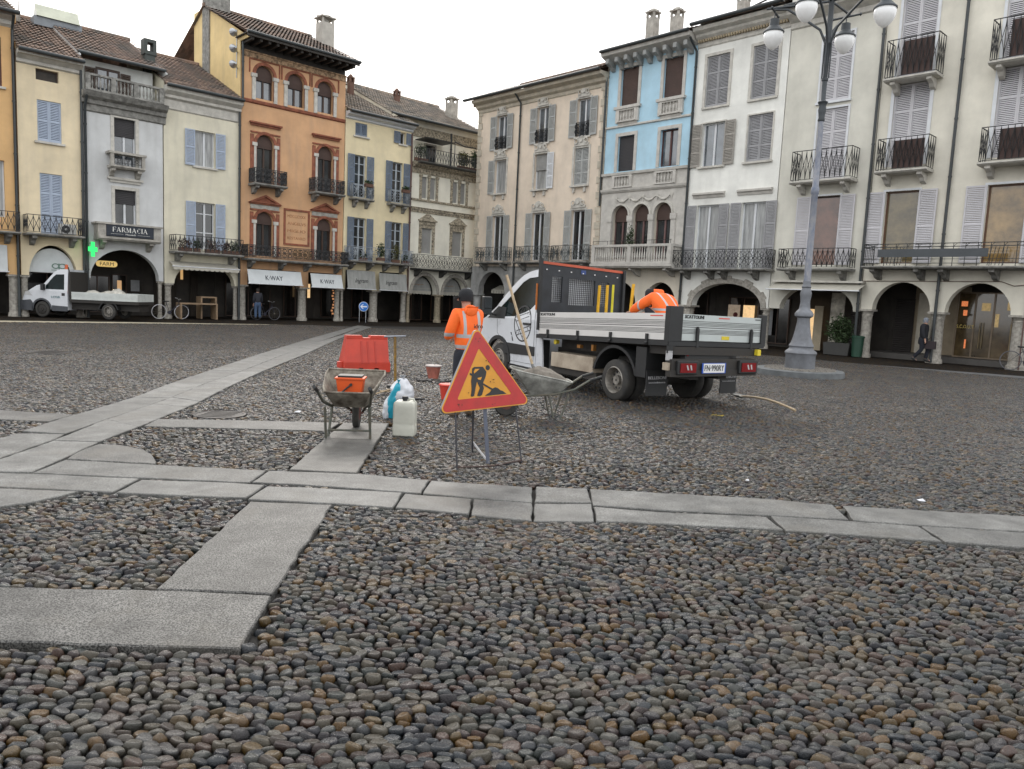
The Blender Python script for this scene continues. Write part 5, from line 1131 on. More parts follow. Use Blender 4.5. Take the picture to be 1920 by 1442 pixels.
# ================================================================== OBJECTS ON THE SQUARE
orangeh = mat('orange hi-vis fleece', (.74, .11, .012), .75, var=.08, vs=5, bump=.35, bs=22, em=.12, emc=(1, .2, .03))
navyc = mat('navy work cloth', (.012, .015, .025), .85, var=.3, vs=6, bump=.4, bs=30)
skin = mat('skin', (.42, .24, .17), .55, var=.08, bump=.05)
capm = mat('black knit cap', (.012, .013, .016), .85, var=.2, bump=.4, bs=120)
tanb = mat('dusty tan boots', (.22, .16, .11), .8, var=.25)
denim = mat('blue denim', (.06, .1, .18), .85, var=.2)
reflm = mat('silver reflective tape', (.42, .42, .43), .4, var=.1, bump=0)
def skinned(name, nodes, edges, m, par, root=None, sub=2, loc=None, remesh=None):
    names = list(nodes); idx = {k: i for i, k in enumerate(names)}
    me = bpy.data.meshes.new(name); me.from_pydata([nodes[k][0] for k in names], [(idx[a], idx[b_]) for a, b_ in edges], [])
    o = bpy.data.objects.new('tmp', me); C.objects.link(o)
    sk = o.modifiers.new('s', 'SKIN'); 
    if not me.skin_vertices: me.attributes.new  # layer is made by the modifier
    lay = me.skin_vertices[0].data if len(me.skin_vertices) else None
    if lay is None:
        bpy.context.view_layer.objects.active = o; bpy.ops.mesh.customdata_skin_add(); lay = me.skin_vertices[0].data
    for i, k in enumerate(names):
        r = nodes[k][1]; lay[i].radius = r if isinstance(r, tuple) else (r, r); lay[i].use_root = (k == root)
    su = o.modifiers.new('u', 'SUBSURF'); su.levels = sub; su.render_levels = sub
    dg = bpy.context.evaluated_depsgraph_get(); m2 = bpy.data.meshes.new_from_object(o.evaluated_get(dg)); m2.name = name
    bpy.data.objects.remove(o); m2.materials.clear(); m2.materials.append(m); m2.polygons.foreach_set('use_smooth', [True]*len(m2.polygons))
    return link(name, m2, par)
def lerp(a, b_, t): return tuple(a[i]+(b_[i]-a[i])*t for i in range(3))
def person(t, P, clothes, sex=0):
    """P: joint positions (x right, y forward, z up)."""
    N = {}; E_ = []
    def n(k, p, r): N[k] = (p, r)
    def e(*ks): E_.extend(zip(ks[:-1], ks[1:]))
    n('pelvis', P['pelvis'], .115); n('waist', P['waist'], (.12, .1)); n('chest', P['chest'], (.145, .11)); n('neck', P['neck'], .055); n('head', P['head'], (.07, .085)); n('crown', P['crown'], (.055, .065))
    e('pelvis', 'waist', 'chest', 'neck', 'head', 'crown')
    for s_ in 'LR':
        n('sh'+s_, P['sh'+s_], .062); n('el'+s_, P['el'+s_], .043); n('wr'+s_, P['wr'+s_], (.028, .024)); n('pa'+s_, P['pa'+s_], (.036, .018))
        e('chest', 'sh'+s_, 'el'+s_, 'wr'+s_, 'pa'+s_)
        pa = Vector(P['pa'+s_]); d = (pa-Vector(P['wr'+s_])).normalized(); sd_ = d.cross(Vector((0, 0, 1))).normalized() if abs(d.z) < .9 else Vector((1, 0, 0)); dn = Vector((0, 0, -1)) if abs(d.z) < .9 else Vector((0, -1, 0))
        for k in range(4):
            b0 = pa+sd_*(-.03+.02*k)+d*.03; L1 = (.034, .04, .037, .028)[k]; n('f%d%s' % (k, s_), tuple(b0), .011); n('g%d%s' % (k, s_), tuple(b0+d*L1+dn*.006), .009); n('h%d%s' % (k, s_), tuple(b0+d*L1*1.5+dn*.03), .007)
            e('pa'+s_, 'f%d%s' % (k, s_), 'g%d%s' % (k, s_), 'h%d%s' % (k, s_))
        b0 = pa-sd_*.04-d*.01; n('t'+s_, tuple(b0), .012); n('u'+s_, tuple(b0-sd_*.012+d*.035), .009); e('pa'+s_, 't'+s_, 'u'+s_)
        n('hp'+s_, P['hp'+s_], .085); n('kn'+s_, P['kn'+s_], .057); n('an'+s_, P['an'+s_], .038); n('to'+s_, P['to'+s_], (.04, .028)); e('pelvis', 'hp'+s_, 'kn'+s_, 'an'+s_, 'to'+s_)
    skinned('body', N, E_, skin, t, 'pelvis')
    if 'top' in clothes:
        m = clothes['top']; g = clothes.get('fat', 1.); N2 = {'hem': (lerp(P['pelvis'], P['waist'], -.45), (.165*g, .14*g)), 'w': (P['waist'], (.165*g, .14*g)), 'c': (P['chest'], (.185*g, .145*g)), 'n': (lerp(P['chest'], P['neck'], .75), .085)}
        E2 = [('hem', 'w'), ('w', 'c'), ('c', 'n')]
        for s_ in 'LR':
            N2['s'+s_] = (P['sh'+s_], .092*g); N2['m'+s_] = (lerp(P['sh'+s_], P['el'+s_], .5), .078*g); N2['e'+s_] = (P['el'+s_], .07*g); N2['f'+s_] = (lerp(P['el'+s_], P['wr'+s_], .55), .06*g); N2['v'+s_] = (lerp(P['el'+s_], P['wr'+s_], .93), .046*g)
            E2 += [('c', 's'+s_), ('s'+s_, 'm'+s_), ('m'+s_, 'e'+s_), ('e'+s_, 'f'+s_), ('f'+s_, 'v'+s_)]
        skinned(clothes.get('topname', 'hoodie'), N2, E2, m, t, 'hem', 3)
    m = clothes['legs']; N2 = {'q': (lerp(P['pelvis'], P['waist'], .7), (.15, .125)), 'p': (P['pelvis'], (.165, .14))}; E2 = [('q', 'p')]
    for s_ in 'LR':
        hq = P['hp'+s_]; N2['h'+s_] = ((hq[0], hq[1], hq[2]-.1), (.11, .115)); N2['k'+s_] = (P['kn'+s_], .08); N2['c'+s_] = (lerp(P['kn'+s_], P['an'+s_], .4), .076); N2['a'+s_] = (lerp(P['kn'+s_], P['an'+s_], .92), .07); E2 += [('p', 'h'+s_), ('h'+s_, 'k'+s_), ('k'+s_, 'c'+s_), ('c'+s_, 'a'+s_)]
    skinned('trousers', N2, E2, m, t, 'p', 3)
    for s_ in 'LR':
        a = Vector(P['an'+s_]); to = Vector(P['to'+s_]); d = (to-a); d.z = 0; d = d.normalized() if d.length > .01 else Vector((0, 1, 0))
        he = a-d*.05; skinned('boot', {'t': (tuple(a+Vector((0, 0, .06))), .055), 'a': ((a.x, a.y, a.z), .055), 'h': (tuple(he+Vector((0, 0, -.03))), .045), 'b': (tuple(to*.5+a*.5+Vector((0, 0, -.015))), .048), 'o': (tuple(to+Vector((0, 0, .0))), (.05, .034))}, [('t', 'a'), ('a', 'h'), ('a', 'b'), ('b', 'o')], clothes.get('boots', matblack), t, 'a')
def tapes(m, bands, vert=None):
    m = m.copy(); t_ = m.node_tree; N = t_.nodes; Lk = t_.links; b = N['Principled BSDF']; tc = N.new('ShaderNodeTexCoord'); sx = N.new('ShaderNodeSeparateXYZ'); Lk.new(tc.outputs['Object'], sx.inputs[0]); tot = None
    def rng_(o, a, c):
        q = N.new('ShaderNodeMath'); q.operation = 'COMPARE'; q.inputs[1].default_value = (a+c)/2; q.inputs[2].default_value = (c-a)/2; Lk.new(o, q.inputs[0]); return q.outputs[0]
    def mul(a, c):
        q = N.new('ShaderNodeMath'); q.operation = 'MULTIPLY'; Lk.new(a, q.inputs[0]); Lk.new(c, q.inputs[1]); return q.outputs[0]
    for bd in bands:
        o = None
        for ax, a, c in bd:
            if ax == 'ax': q0 = N.new('ShaderNodeMath'); q0.operation = 'ABSOLUTE'; Lk.new(sx.outputs[0], q0.inputs[0]); so_ = q0.outputs[0]
            else: so_ = sx.outputs['xyz'.index(ax)]
            r_ = rng_(so_, a, c); o = r_ if o is None else mul(o, r_)
        if tot is None: tot = o
        else: q = N.new('ShaderNodeMath'); q.operation = 'MAXIMUM'; Lk.new(tot, q.inputs[0]); Lk.new(o, q.inputs[1]); tot = q.outputs[0]
    old = b.inputs['Base Color'].links[0].from_socket; mi = N.new('ShaderNodeMixRGB'); Lk.new(tot, mi.inputs[0]); Lk.new(old, mi.inputs[1]); mi.inputs[2].default_value = (.4, .4, .41, 1); Lk.new(mi.outputs[0], b.inputs['Base Color'])
    mm = N.new('ShaderNodeMath'); mm.operation = 'MULTIPLY_ADD'; mm.inputs[1].default_value = -.12; mm.inputs[2].default_value = .12; Lk.new(tot, mm.inputs[0]); Lk.new(mm.outputs[0], b.inputs['Emission Strength'])
    return m
def headgear(t, P, kind, m, yaw=0., hood=None):
    h = Vector(P['head']); c = Vector(P['crown'])
    mb = MB(Matrix.Translation(h) @ Matrix.Rotation(yaw, 4, 'Z'))
    # face: nose, ears, eyes, mouth
    mb.add([(-.016, .085, -.025), (.016, .085, -.025), (0, .118, -.02), (0, .09, .03)], [(0, 1, 2), (0, 2, 3), (2, 1, 3), (0, 3, 1)])
    for s_ in (-1, 1): mb.lathe([(.012, -.012), (.03, 0), (.012, .012)], (s_*.082, -.005, .0), 8, axis='x')
    mb.build('face_features', skin, t, smooth=True)
    mb = MB(Matrix.Translation(h) @ Matrix.Rotation(yaw, 4, 'Z'))
    for s_ in (-1, 1): mb.lathe([(.004, .079), (.009, .084), (.004, .088)], (s_*.03, 0, .025), 8, axis='y')
    mb.build('eye', black, t)
    mb = MB(Matrix.Translation(h) @ Matrix.Rotation(yaw, 4, 'Z')); R_ = .098
    if kind == 'cap':
        mb.lathe([(R_*.97, -.03), (R_*1.04, .02), (R_*1.06, .06), (R_*.98, .1), (R_*.72, .135), (R_*.3, .152), (.004, .155)], (0, -.008, 0), 20)
        mb.plate([(-.075, .07), (-.06, .14), (0, .17), (.06, .14), (.075, .07)], (), .02, .034, fn=lambda x, y, z: (x, y, z-(y-.07)*.2))
        mb.build('cap', m, t, smooth=True)
    elif kind == 'hair':
        mb.lathe([(R_*.9, -.05), (R_*1.0, .02), (R_*.98, .08), (R_*.7, .125), (.01, .145)], (0, -.015, 0), 18); mb.build('hair', m, t, smooth=True)
# ---- worker standing
base = gnd(869, 783); wk = thing('person', 'worker in orange hooded jacket and black cap standing behind the road works sign', 'person', (base.x, base.y, 0), math.radians(42))
P = dict(pelvis=(0, 0, .96), waist=(0, .0, 1.1), chest=(0, .01, 1.36), neck=(0, .02, 1.55), head=(-.01, .05, 1.66), crown=(-.01, .05, 1.75),
 shL=(-.19, .0, 1.45), elL=(-.26, .06, 1.17), wrL=(-.13, .27, 1.12), paL=(-.06, .31, 1.12), shR=(.19, .0, 1.45), elR=(.23, .07, 1.17), wrR=(.13, .27, 1.1), paR=(.06, .31, 1.09),
 hpL=(-.09, 0, .9), knL=(-.11, .02, .5), anL=(-.12, 0, .09), toL=(-.15, .17, .05), hpR=(.09, 0, .9), knR=(.11, .03, .5), anR=(.12, 0, .09), toR=(.17, .16, .05))
hv = tapes(orangeh, [[('z', 1.13, 1.18), ('y', -.4, .02)], [('z', .98, 1.03), ('y', -.3, .3), ('ax', 0, .2)], [('ax', .10, .15), ('z', 1.16, 1.5)], [('z', 1.14, 1.19), ('ax', .22, .5)]])
person(wk, P, dict(top=hv, legs=navyc, boots=tanb, fat=1.1)); headgear(wk, P, 'cap', capm, math.radians(48))
skinned('hood', {'a': ((-.09, -.03, 1.5), .055), 'b': ((0, -.16, 1.47), (.09, .075)), 'c': ((.09, -.03, 1.5), .055), 'd': ((0, .02, 1.54), .095)}, [('a', 'b'), ('b', 'c'), ('b', 'd')], orangeh, wk, 'b')
text('idro', black, wk, Matrix.Translation((.05, -.19, 1.3)) @ Matrix.Rotation(-.12, 4, 'X') @ MW, w=.15, h=.06, name='back_print')
# ---- warning sign
F1 = gnd(857, 882); F2 = gnd(978, 868); ax = (F2-F1).normalized(); nrm = Vector((ax.y, -ax.x, 0)); c0 = (F1+F2)/2
sg = thing('road_works_sign', 'triangular red bordered road works sign on a thin dark tripod', 'road sign', (c0.x, c0.y, 0), math.atan2(ax.y, ax.x))
inv = sg.matrix_basis.inverted(); LEAN = .10
def onsign(px, py):
    # plane through the feet line leaning back
    up_ = Vector((0, 0, 1))*math.cos(LEAN)-nrm*(-math.sin(LEAN)); pn = ax.cross(Vector((0, 0, 1))*math.cos(LEAN)-nrm*math.sin(LEAN)).normalized()
    d = ray(px, py); tt = (c0-CAM).dot(pn)/d.dot(pn); p = CAM+d*tt; q = p-c0; v = (Vector((0, 0, 1))*math.cos(LEAN)-nrm*math.sin(LEAN)); return (q.dot(ax), q.dot(v))
T = [onsign(*p) for p in ((893, 612), (823, 777), (996, 757))]
Ms = Matrix.Rotation(-LEAN, 4, 'X')
def fnS(o): return lambda x, z, t_: Ms @ Vector((x, t_, z))
def inset(T, d):
    out = []
    for i in range(3):
        a, b_, c = Vector(T[i-1]), Vector(T[i]), Vector(T[(i+1) % 3]); u = (a-b_).normalized(); v = (c-b_).normalized(); bi = (u+v).normalized(); s_ = abs(u.x*v.y-u.y*v.x); cosh = math.sqrt((1+u.dot(v))/2); sinh = math.sqrt(max(1e-6, 1-cosh*cosh)); out.append(b_+bi*(d/sinh))
    return out
def rtri(T, d, r):
    Q = inset(T, d+r); out = []
    if sum(Q[i].x*Q[(i+1) % 3].y-Q[(i+1) % 3].x*Q[i].y for i in range(3)) < 0: Q = [Q[0], Q[2], Q[1]]
    for i in range(3):
        a, b_, c = Q[i-1], Q[i], Q[(i+1) % 3]; d1 = (b_-a).normalized(); d2 = (c-b_).normalized(); a1 = math.atan2(-d1.x, d1.y); a2 = math.atan2(-d2.x, d2.y)
        while a2 < a1: a2 += 2*PI
        for k in range(7): an = a1+(a2-a1)*k/6; out.append((b_.x+r*math.cos(an), b_.y+r*math.sin(an)))
    return out
red = mat('scuffed red reflective sheet', (.44, .012, .01), .38, var=.12, vs=6, bump=.05, coat=.2); yel = mat('amber reflective sheet', (.62, .27, .008), .4, var=.08, vs=5, bump=.03, coat=.2)
sheetb = mat('grey sheet metal', (.25, .25, .26), .5, .6, bump=0)
mb = MB(); mb.plate(rtri(T, 0, .045), (), .004, .03, fn=fnS(0)); plo = mb.build('back_plate', sheetb, sg)
mb = MB(); mb.plate(rtri(T, .001, .045), (), -.002, .004, fn=fnS(0)); mb.build('amber_sheet', yel, sg)
mb = MB(); r1 = rtri(T, .012, .04); r2 = rtri(T, .122, .012); mb.plate(r1, [list(reversed(r2))], -.005, -.001, fn=fnS(0)); mb.build('red_border', red, sg)
# digging man pictogram drawn from pixel outlines on the plate
def zz(p): return onsign(560+p[0]/3.84, 600+p[1]/3.84)
mb = MB(); pic = [[(1248, 350), (1262, 338), (1325, 336), (1350, 372), (1345, 405), (1328, 448), (1325, 470), (1332, 490), (1318, 540), (1300, 550), (1284, 545), (1292, 520), (1304, 490), (1290, 462), (1282, 440), (1276, 470), (1270, 500), (1262, 545), (1246, 554), (1238, 545), (1244, 500), (1240, 440), (1246, 405), (1230, 392), (1232, 380), (1246, 388)],
 [(1340, 547), (1352, 535), (1375, 520), (1392, 495), (1412, 484), (1432, 490), (1450, 505), (1470, 512), (1494, 531)], [(1322, 452), (1400, 498), (1395, 508), (1318, 463)]]
for k, pl in enumerate(pic): mb.plate([zz(p) for p in pl], (), -.0055-.0006*k, -.003, fn=fnS(0))
c_ = zz((1360, 343)); mb.plate([(c_[0]+.026*math.cos(a*PI/10), c_[1]+.026*math.sin(a*PI/10)) for a in range(20)], (), -.0055, -.003, fn=fnS(0)); mb.build('pictogram', black, sg)
mb = MB(); mb.plate([zz(p) for p in ((1268, 352), (1300, 352), (1262, 385), (1258, 372))], (), -.0075, -.0062, fn=fnS(0)); mb.plate([zz(p) for p in ((1284, 418), (1316, 410), (1308, 432), (1290, 428))], (), -.0075, -.0062, fn=fnS(0)); mb.build('pictogram_gap', yel, sg)
dirt = mat('dark scuffs', (.05, .035, .02), .8, var=0, bump=0); mb = MB()
for k in range(16):
    a = random.uniform(0, 6.28); px, py = random.choice([(1260, 300), (1390, 440), (1210, 520), (1345, 300), (1290, 140), (1500, 460), (1560, 590), (1160, 620), (1400, 600), (1220, 420)]); q = zz((px+random.uniform(-22, 22), py+random.uniform(-14, 14))); rr = random.uniform(.003, .009)
    mb.plate([(q[0]+rr*math.cos(a+j)*random.uniform(.6, 1.5), q[1]+rr*math.sin(a+j)*random.uniform(.5, 1)) for j in range(6)], (), -.0062-.0001*k, -.0055, fn=fnS(0))
mb.build('scuffs', dirt, sg)
legm = mat('dull dark steel', (.07, .07, .08), .55, .3, var=.3)
def loc(p): return inv @ Vector(p)
tl = Ms @ Vector((T[1][0]+.2, .02, T[1][1]+.08)); tr = Ms @ Vector((T[2][0]-.2, .02, T[2][1]+.06)); tm = Ms @ Vector((T[0][0], .04, T[0][1]-.25))
for a, b_, rr in ((tl, loc(F1), .009), (tr, loc(F2), .009), (tm, loc(gnd(885.5, 849)), .011)):
    mb = MB(); mb.tube([a, b_], rr, 6); mb.build('leg', legm, sg)
mb = MB(); mb.tube([loc(F1)+Vector((0, 0, .03)), loc(F1)*.5+loc(F2)*.5+Vector((0, -.03, .012)), loc(F2)+Vector((0, 0, .03))], .008, 6); mb.build('cross_bar', mat('rusty bar', (.06, .035, .03), .7), sg)
mb = MB(); q = loc(gnd(915.5, 872)); q2 = Ms @ Vector((q.x-.06, .025, T[1][1]+.1)); mb.hexa([q+Vector((-.02, 0, 0)), q+Vector((.02, 0, 0)), q+Vector((.02, .01, 0)), q+Vector((-.02, .01, 0))], [q2+Vector((-.02, 0, 0)), q2+Vector((.02, 0, 0)), q2+Vector((.02, .01, 0)), q2+Vector((-.02, .01, 0))]); mb.build('strut', mat('blue grey steel', (.13, .145, .19), .5, .3), sg)
mb = MB(); mb.tube([loc(gnd(885.5, 849))+Vector((0, 0, .12)), q+Vector((0, 0, .03))], .012, 5); mb.build('stay', mat('pale steel', (.35, .35, .36), .5, .5), sg)
# ---- plastic barrier
a_, b_ = gnd(643, 699), gnd(722, 695); d_ = (b_-a_); Lb = d_.length*.96; cc = (a_+b_)/2
br = thing('plastic_barrier', 'low red plastic road barrier standing on the cobbles', 'barrier', (cc.x, cc.y, 0), math.atan2(d_.y, d_.x)-.35)
bm_ = mat('sun faded red plastic', (.52, .045, .022), .5, var=.1, vs=3, bump=.06, spec=.5); L2 = .5; H = .78
prof = [(-.22, .0), (-.22, .2), (-.19, .22), (-.085, .7), (-.085, H), (.085, H), (.085, .7), (.19, .22), (.22, .2), (.22, 0)]
def sideshape(): return [(-L2, .0), (-.22, 0), (-.19, .1), (-.1, .1), (-.07, 0), (.12, 0), (.15, .1), (.24, .1), (.27, 0), (L2, 0), (L2, .2), (L2-.03, .24), (L2-.03, H), (.1, H), (.08, H-.05), (-.08, H-.05), (-.1, H), (-L2+.07, H), (-L2, .24)]
mb = MB(); o_ = sideshape()
def fb(x, z, t_):
    hw = .22 if z <= .21 else .22-(z-.21)*(.135/.49) if z < .7 else .085
    return (x, -hw if t_ == 0 else hw, z)
pts = []
for i in range(len(o_)):
    p, q = o_[i], o_[(i+1) % len(o_)]; pts.append(p)
    if p[0] == q[0] or True:
        for zc in (.21, .7):
            if (p[1]-zc)*(q[1]-zc) < -1e-6: t_ = (zc-p[1])/(q[1]-p[1]); pts.append((p[0]+(q[0]-p[0])*t_, zc))
def clip(poly, z0, z1):
    def half(pl, zc, keep):
        out = []
        for i in range(len(pl)):
            p, q = pl[i], pl[(i+1) % len(pl)]; a = keep(p[1], zc); b2 = keep(q[1], zc)
            if a: out.append(p)
            if a != b2: t2 = (zc-p[1])/(q[1]-p[1]); out.append((p[0]+(q[0]-p[0])*t2, zc))
        return out
    return half(half(poly, z0, lambda z, c: z >= c-1e-9), z1, lambda z, c: z <= c+1e-9)
for z0, z1 in ((0, .21), (.21, .7), (.7, H)):
    pl = clip(o_, z0, z1); cl = []
    for p in pl:
        if not cl or abs(cl[-1][0]-p[0])+abs(cl[-1][1]-p[1]) > 1e-5: cl.append(p)
    mb.plate(cl, (), 0, 1, fn=fb)
mb.build('body', bm_, br, bevel=.012)
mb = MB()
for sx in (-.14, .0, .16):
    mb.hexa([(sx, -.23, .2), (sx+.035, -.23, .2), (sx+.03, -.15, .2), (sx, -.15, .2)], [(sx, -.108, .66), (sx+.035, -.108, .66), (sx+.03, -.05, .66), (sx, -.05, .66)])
mb.build('rib', mat('red plastic rib with painted shade', (.4, .03, .015), .5, var=0), br)  # darker red puts groove shade into the rib colour
mb = MB(); mb.lathe([(.1, 0), (.1, .12)], (L2*-1-.0, 0, .1), 14); mb.build('coupling', bm_, br)
# ---- wheelbarrows
galv = mat('mortar caked steel', (.24, .22, .18), .75, .2, var=.35, vs=7, bump=.5, bs=50, col2=(.06, .045, .032)); tubem = mat('worn green tube', (.06, .075, .065), .6, .2, var=.4, vs=12, col2=(.14, .12, .09))
def barrow(label, loc_, rz, s_=1., traym=None, fill=None):
    t = thing('wheelbarrow', label, 'wheelbarrow', loc_, rz, None); t.scale = (s_, s_, s_)
    # x forward to wheel, origin between wheel and legs on the ground
    R0 = [(-.48, -.27, .57), (-.48, .27, .57), (.44, .37, .74), (.44, -.37, .74)]; B0 = [(-.28, -.17, .38), (-.28, .17, .38), (.16, .2, .36), (.16, -.2, .36)]
    V = []; n = 6
    def ringp(Q, k=5, bow=.0):
        out = []
        for i in range(4):
            p, q = Vector(Q[i]), Vector(Q[(i+1) % 4])
            for j in range(k):
                v = p+(q-p)*(j/k); cc = Vector((0, 0, v.z)); 
                if j == 0: v = Vector((v.x*.93, v.y*.93, v.z))
                out.append(v)
        return out
    rings = []
    for f in (0, .25, .5, .75, 1.):
        rings.append([a*(1-f)+b2*f for a, b2 in zip(ringp(B0), ringp(R0))])
    mb = MB(); V = [v for r_ in rings for v in r_]; k = len(rings[0]); F = [(i*k+j, i*k+(j+1) % k, (i+1)*k+(j+1) % k, (i+1)*k+j) for i in range(4) for j in range(k)]; F.append(tuple(range(k)))
    mb.add(V, F); mb.build('tray', traym or galv, t, smooth=True, solid=.006)
    mb = MB(); rr = rings[-1]; mb.tube([rr[i % k] for i in range(k+1)], .012, 6, cap=False); mb.build('rim', traym or galv, t)
    for s2 in (-1, 1):
        mb = MB(); mb.tube([(.62, s2*.06, .19), (.3, s2*.15, .33), (-.2, s2*.22, .38), (-.5, s2*.26, .47), (-.72, s2*.29, .62), (-.82, s2*.29, .66)], .017, 8); mb.build('handle', tubem, t, smooth=True)
        mb = MB(); mb.tube([(-.72, s2*.29, .62), (-.9, s2*.29, .68)], .021, 8); mb.build('grip', matblack, t)
        mb = MB(); mb.tube([(-.12, s2*.21, .38), (-.2, s2*.24, .02), (-.3, s2*.25, .0), (-.42, s2*.25, .4)], .015, 6); mb.build('leg', tubem, t, smooth=True)
    mb = MB(); mb.tube([(-.22, -.24, .1), (-.22, .24, .1)], .012, 6); mb.tube([(.42, -.1, .3), (.5, .0, .42), (.42, .1, .3)], .012, 6); mb.build('brace', tubem, t)
    mb = MB(); mb.lathe([(.12, -.035), (.175, -.038), (.19, -.02), (.195, 0), (.19, .02), (.175, .038), (.12, .035)], (.5, 0, .195), 28, axis='y'); w_ = mb.build('wheel', rubber, t, smooth=True)
    mb = MB(); mb.lathe([(.03, -.05), (.12, -.028), (.12, .028), (.03, .05)], (.5, 0, .195), 20, axis='y'); mb.tube([(.5, -.08, .195), (.5, .08, .195)], .012, 6); mb.build('rim', mat('rusty red rim', (.16, .06, .045), .7, var=.3), w_)
    return t
wbp = gnd(672, 803); w1 = barrow('empty steel wheelbarrow seen from its handles, an orange bucket in its tray', (wbp.x+.02, wbp.y-.5, 0), math.radians(95), 1.0)
orb = mat('orange bucket plastic', (.66, .09, .012), .45, var=.06, bump=.02)
bk = thing('bucket', 'square orange bucket with a black handle lying in the wheelbarrow tray', 'bucket', (wbp.x+.0, wbp.y-.5, .47), math.radians(4)); bk.scale = (.88,)*3
mb = MB(); mb.hexa([(-.15, -.11, 0), (.15, -.11, 0), (.15, .11, 0), (-.15, .11, 0)], [(-.18, -.13, .25), (.18, -.13, .25), (.18, .13, .25), (-.18, .13, .25)]); mb.build('body', orb, bk, bevel=.012)
mb = MB(); mb.box(-.195, .195, -.145, .145, .235, .26); mb.build('rim', orb, bk, bevel=.006); mb = MB(); mb.box(-.16, .16, -.11, .13, .262, .285); mb.build('lid', matblack, bk); mb = MB(); mb.tube([(.02, -.15, .17), (-.1, -.17, .06), (-.13, -.17, .03)], .012, 6); mb.lathe([(.02, -.16), (.02, -.13)], (.02, 0, .17), 10, axis='y'); mb.build('handle', black, bk)
p2_ = gnd(957, 783); w2 = barrow('zinc wheelbarrow heaped with wet mortar behind the road works sign', (p2_.x+.40, p2_.y+.2, 0), math.radians(187), .95, mat('zinc tray', (.36, .36, .33), .6, .3, var=.3, vs=6, bump=.3))
mort = mat('wet grey mortar', (.17, .15, .125), .8, var=.25, vs=12, bump=1., bs=40)
def mound(name, label, cat, loc_, r, h, m, rz=0., seed=3, kind=None, n=20):
    me = MB(); V = []; F = []
    for j in range(n+1):
        for i in range(n+1):
            x, y = -1+2*i/n, -1+2*j/n; d = math.hypot(x, y); z = h*max(0, 1-d**1.6)+(.25*h*noise.noise((x*2.5+seed, y*2.5, 1)) if d < 1 else 0)-.005; V.append((x*r[0], y*r[1], z))
    for j in range(n):
        for i in range(n):
            q = (j*(n+1)+i, j*(n+1)+i+1, (j+1)*(n+1)+i+1, (j+1)*(n+1)+i)
            if all(math.hypot(V[k][0]/r[0], V[k][1]/r[1]) < 1.12 for k in q): F.append(q)
    me.add(V, F); o = me.build(name, m, None, smooth='all'); o.location = loc_; o.rotation_euler = (0, 0, rz); return tag(o, label, cat)
mound('mortar_heap', 'grey heap of wet mortar filling the zinc wheelbarrow', 'mortar', (p2_.x+.40, p2_.y+.2, .57), (.4, .28), .18, mort, math.radians(187))
# shovel standing in the mortar
woodh = mat('pale ash handle', (.43, .33, .21), .6, var=.18, vsc=(20, 20, 1), bump=.1)
def shovel(label, blade, grip, r=.02, bend=0., up=Vector((0, 0, 1)), bl=.3, bw=.12):
    b0 = Vector(blade); g0 = Vector(grip); o = thing('shovel', label, 'shovel', b0, 0); d = (g0-b0).normalized(); L_ = (g0-b0).length
    s1 = d.cross(up).normalized(); n1 = s1.cross(d)
    mb = MB(); pts = [d*(L_*t_)+n1*(bend*math.sin(PI*t_)) for t_ in (.0, .15, .3, .5, .7, .85, 1)]; mb.tube(pts, [r*.8, r, r, r*1.05, r, r, r*1.1], 8); mb.build('handle', woodh, o, smooth=True)
    mb = MB(); V = []; sh_ = [(-.05, .35), (0, .9), (.1, 1), (.2, .95), (.27, .6), (.31, .05)]
    for (l_, w_) in sh_:
        for k in range(7): q = -1+2*k/6; V.append(-d*l_*(bl/.3)+s1*(bw*w_*q)+n1*(.035*(q*q)-.01))
    F = [(i*7+k, i*7+k+1, (i+1)*7+k+1, (i+1)*7+k) for i in range(len(sh_)-1) for k in range(6)]
    mb.add(V, F); mb.tube([d*.14, -d*.06], [.022, .026], 8); mb.build('blade', mat('worn shovel steel', (.2, .2, .19), .45, .6, var=.3), o, solid=.003, smooth=True); return o
def atdepth(px, py, y): d = ray(px, py); return CAM+d*(y/d.y)
shovel('long handled shovel standing upright in the mortar heap', atdepth(1003, 700, 10.95), atdepth(950, 516, 11.3), .021, up=Vector((0, -1, .2)))
sA, sB = gnd(1385, 749, .03), gnd(1491, 773, .03); shovel('shovel with a bent wooden handle lying flat on the cobbles', sA+Vector((0, 0, .06)), sB+Vector((0, 0, .03)), .02, .07, bl=.27, bw=.11)
# ---- jerrycan, bag, tamper, bucket
jp = gnd(756, 820); jc = thing('jerrycan', 'translucent white plastic jerrycan with a black cap', 'canister', (jp.x, jp.y+.1, 0), math.radians(-3))
jm = mat('milky plastic', (.55, .55, .48), .45, var=.1, vs=3, bump=.05, vsc=(1, 1, 1.5)); mb = MB()
sec = [(-.13, -.1), (.13, -.1), (.13, .1), (-.13, .1)]
mb.add([(x*s_, y*s_, z) for z, s_ in ((0, .93), (.02, 1), (.14, 1), (.15, .975), (.165, 1), (.36, 1), (.4, .97), (.43, .82)) for x, y in sec], [(k*4+i, k*4+(i+1) % 4, (k+1)*4+(i+1) % 4, (k+1)*4+i) for k in range(7) for i in range(4)]+[(3, 2, 1, 0), (28, 29, 30, 31)])
mb.build('body', jm, jc, bevel=.02, smooth=True); mb = MB(); mb.lathe([(.03, .42), (.03, .445), (.036, .447), (.036, .48), (.03, .483)], (-.0, -.02, 0), 16); mb.build('cap', matblack, jc); mb = MB(); mb.tube([(.04, 0, .42), (.045, .0, .455), (.1, 0, .45), (.11, 0, .41)], .014, 8); mb.build('handle', jm, jc)
bgp = gnd(748, 789); bg_ = thing('plastic_sack', 'crumpled white and turquoise plastic sack leaning behind the jerrycan', 'sack', (bgp.x, bgp.y+.12, 0), 0)
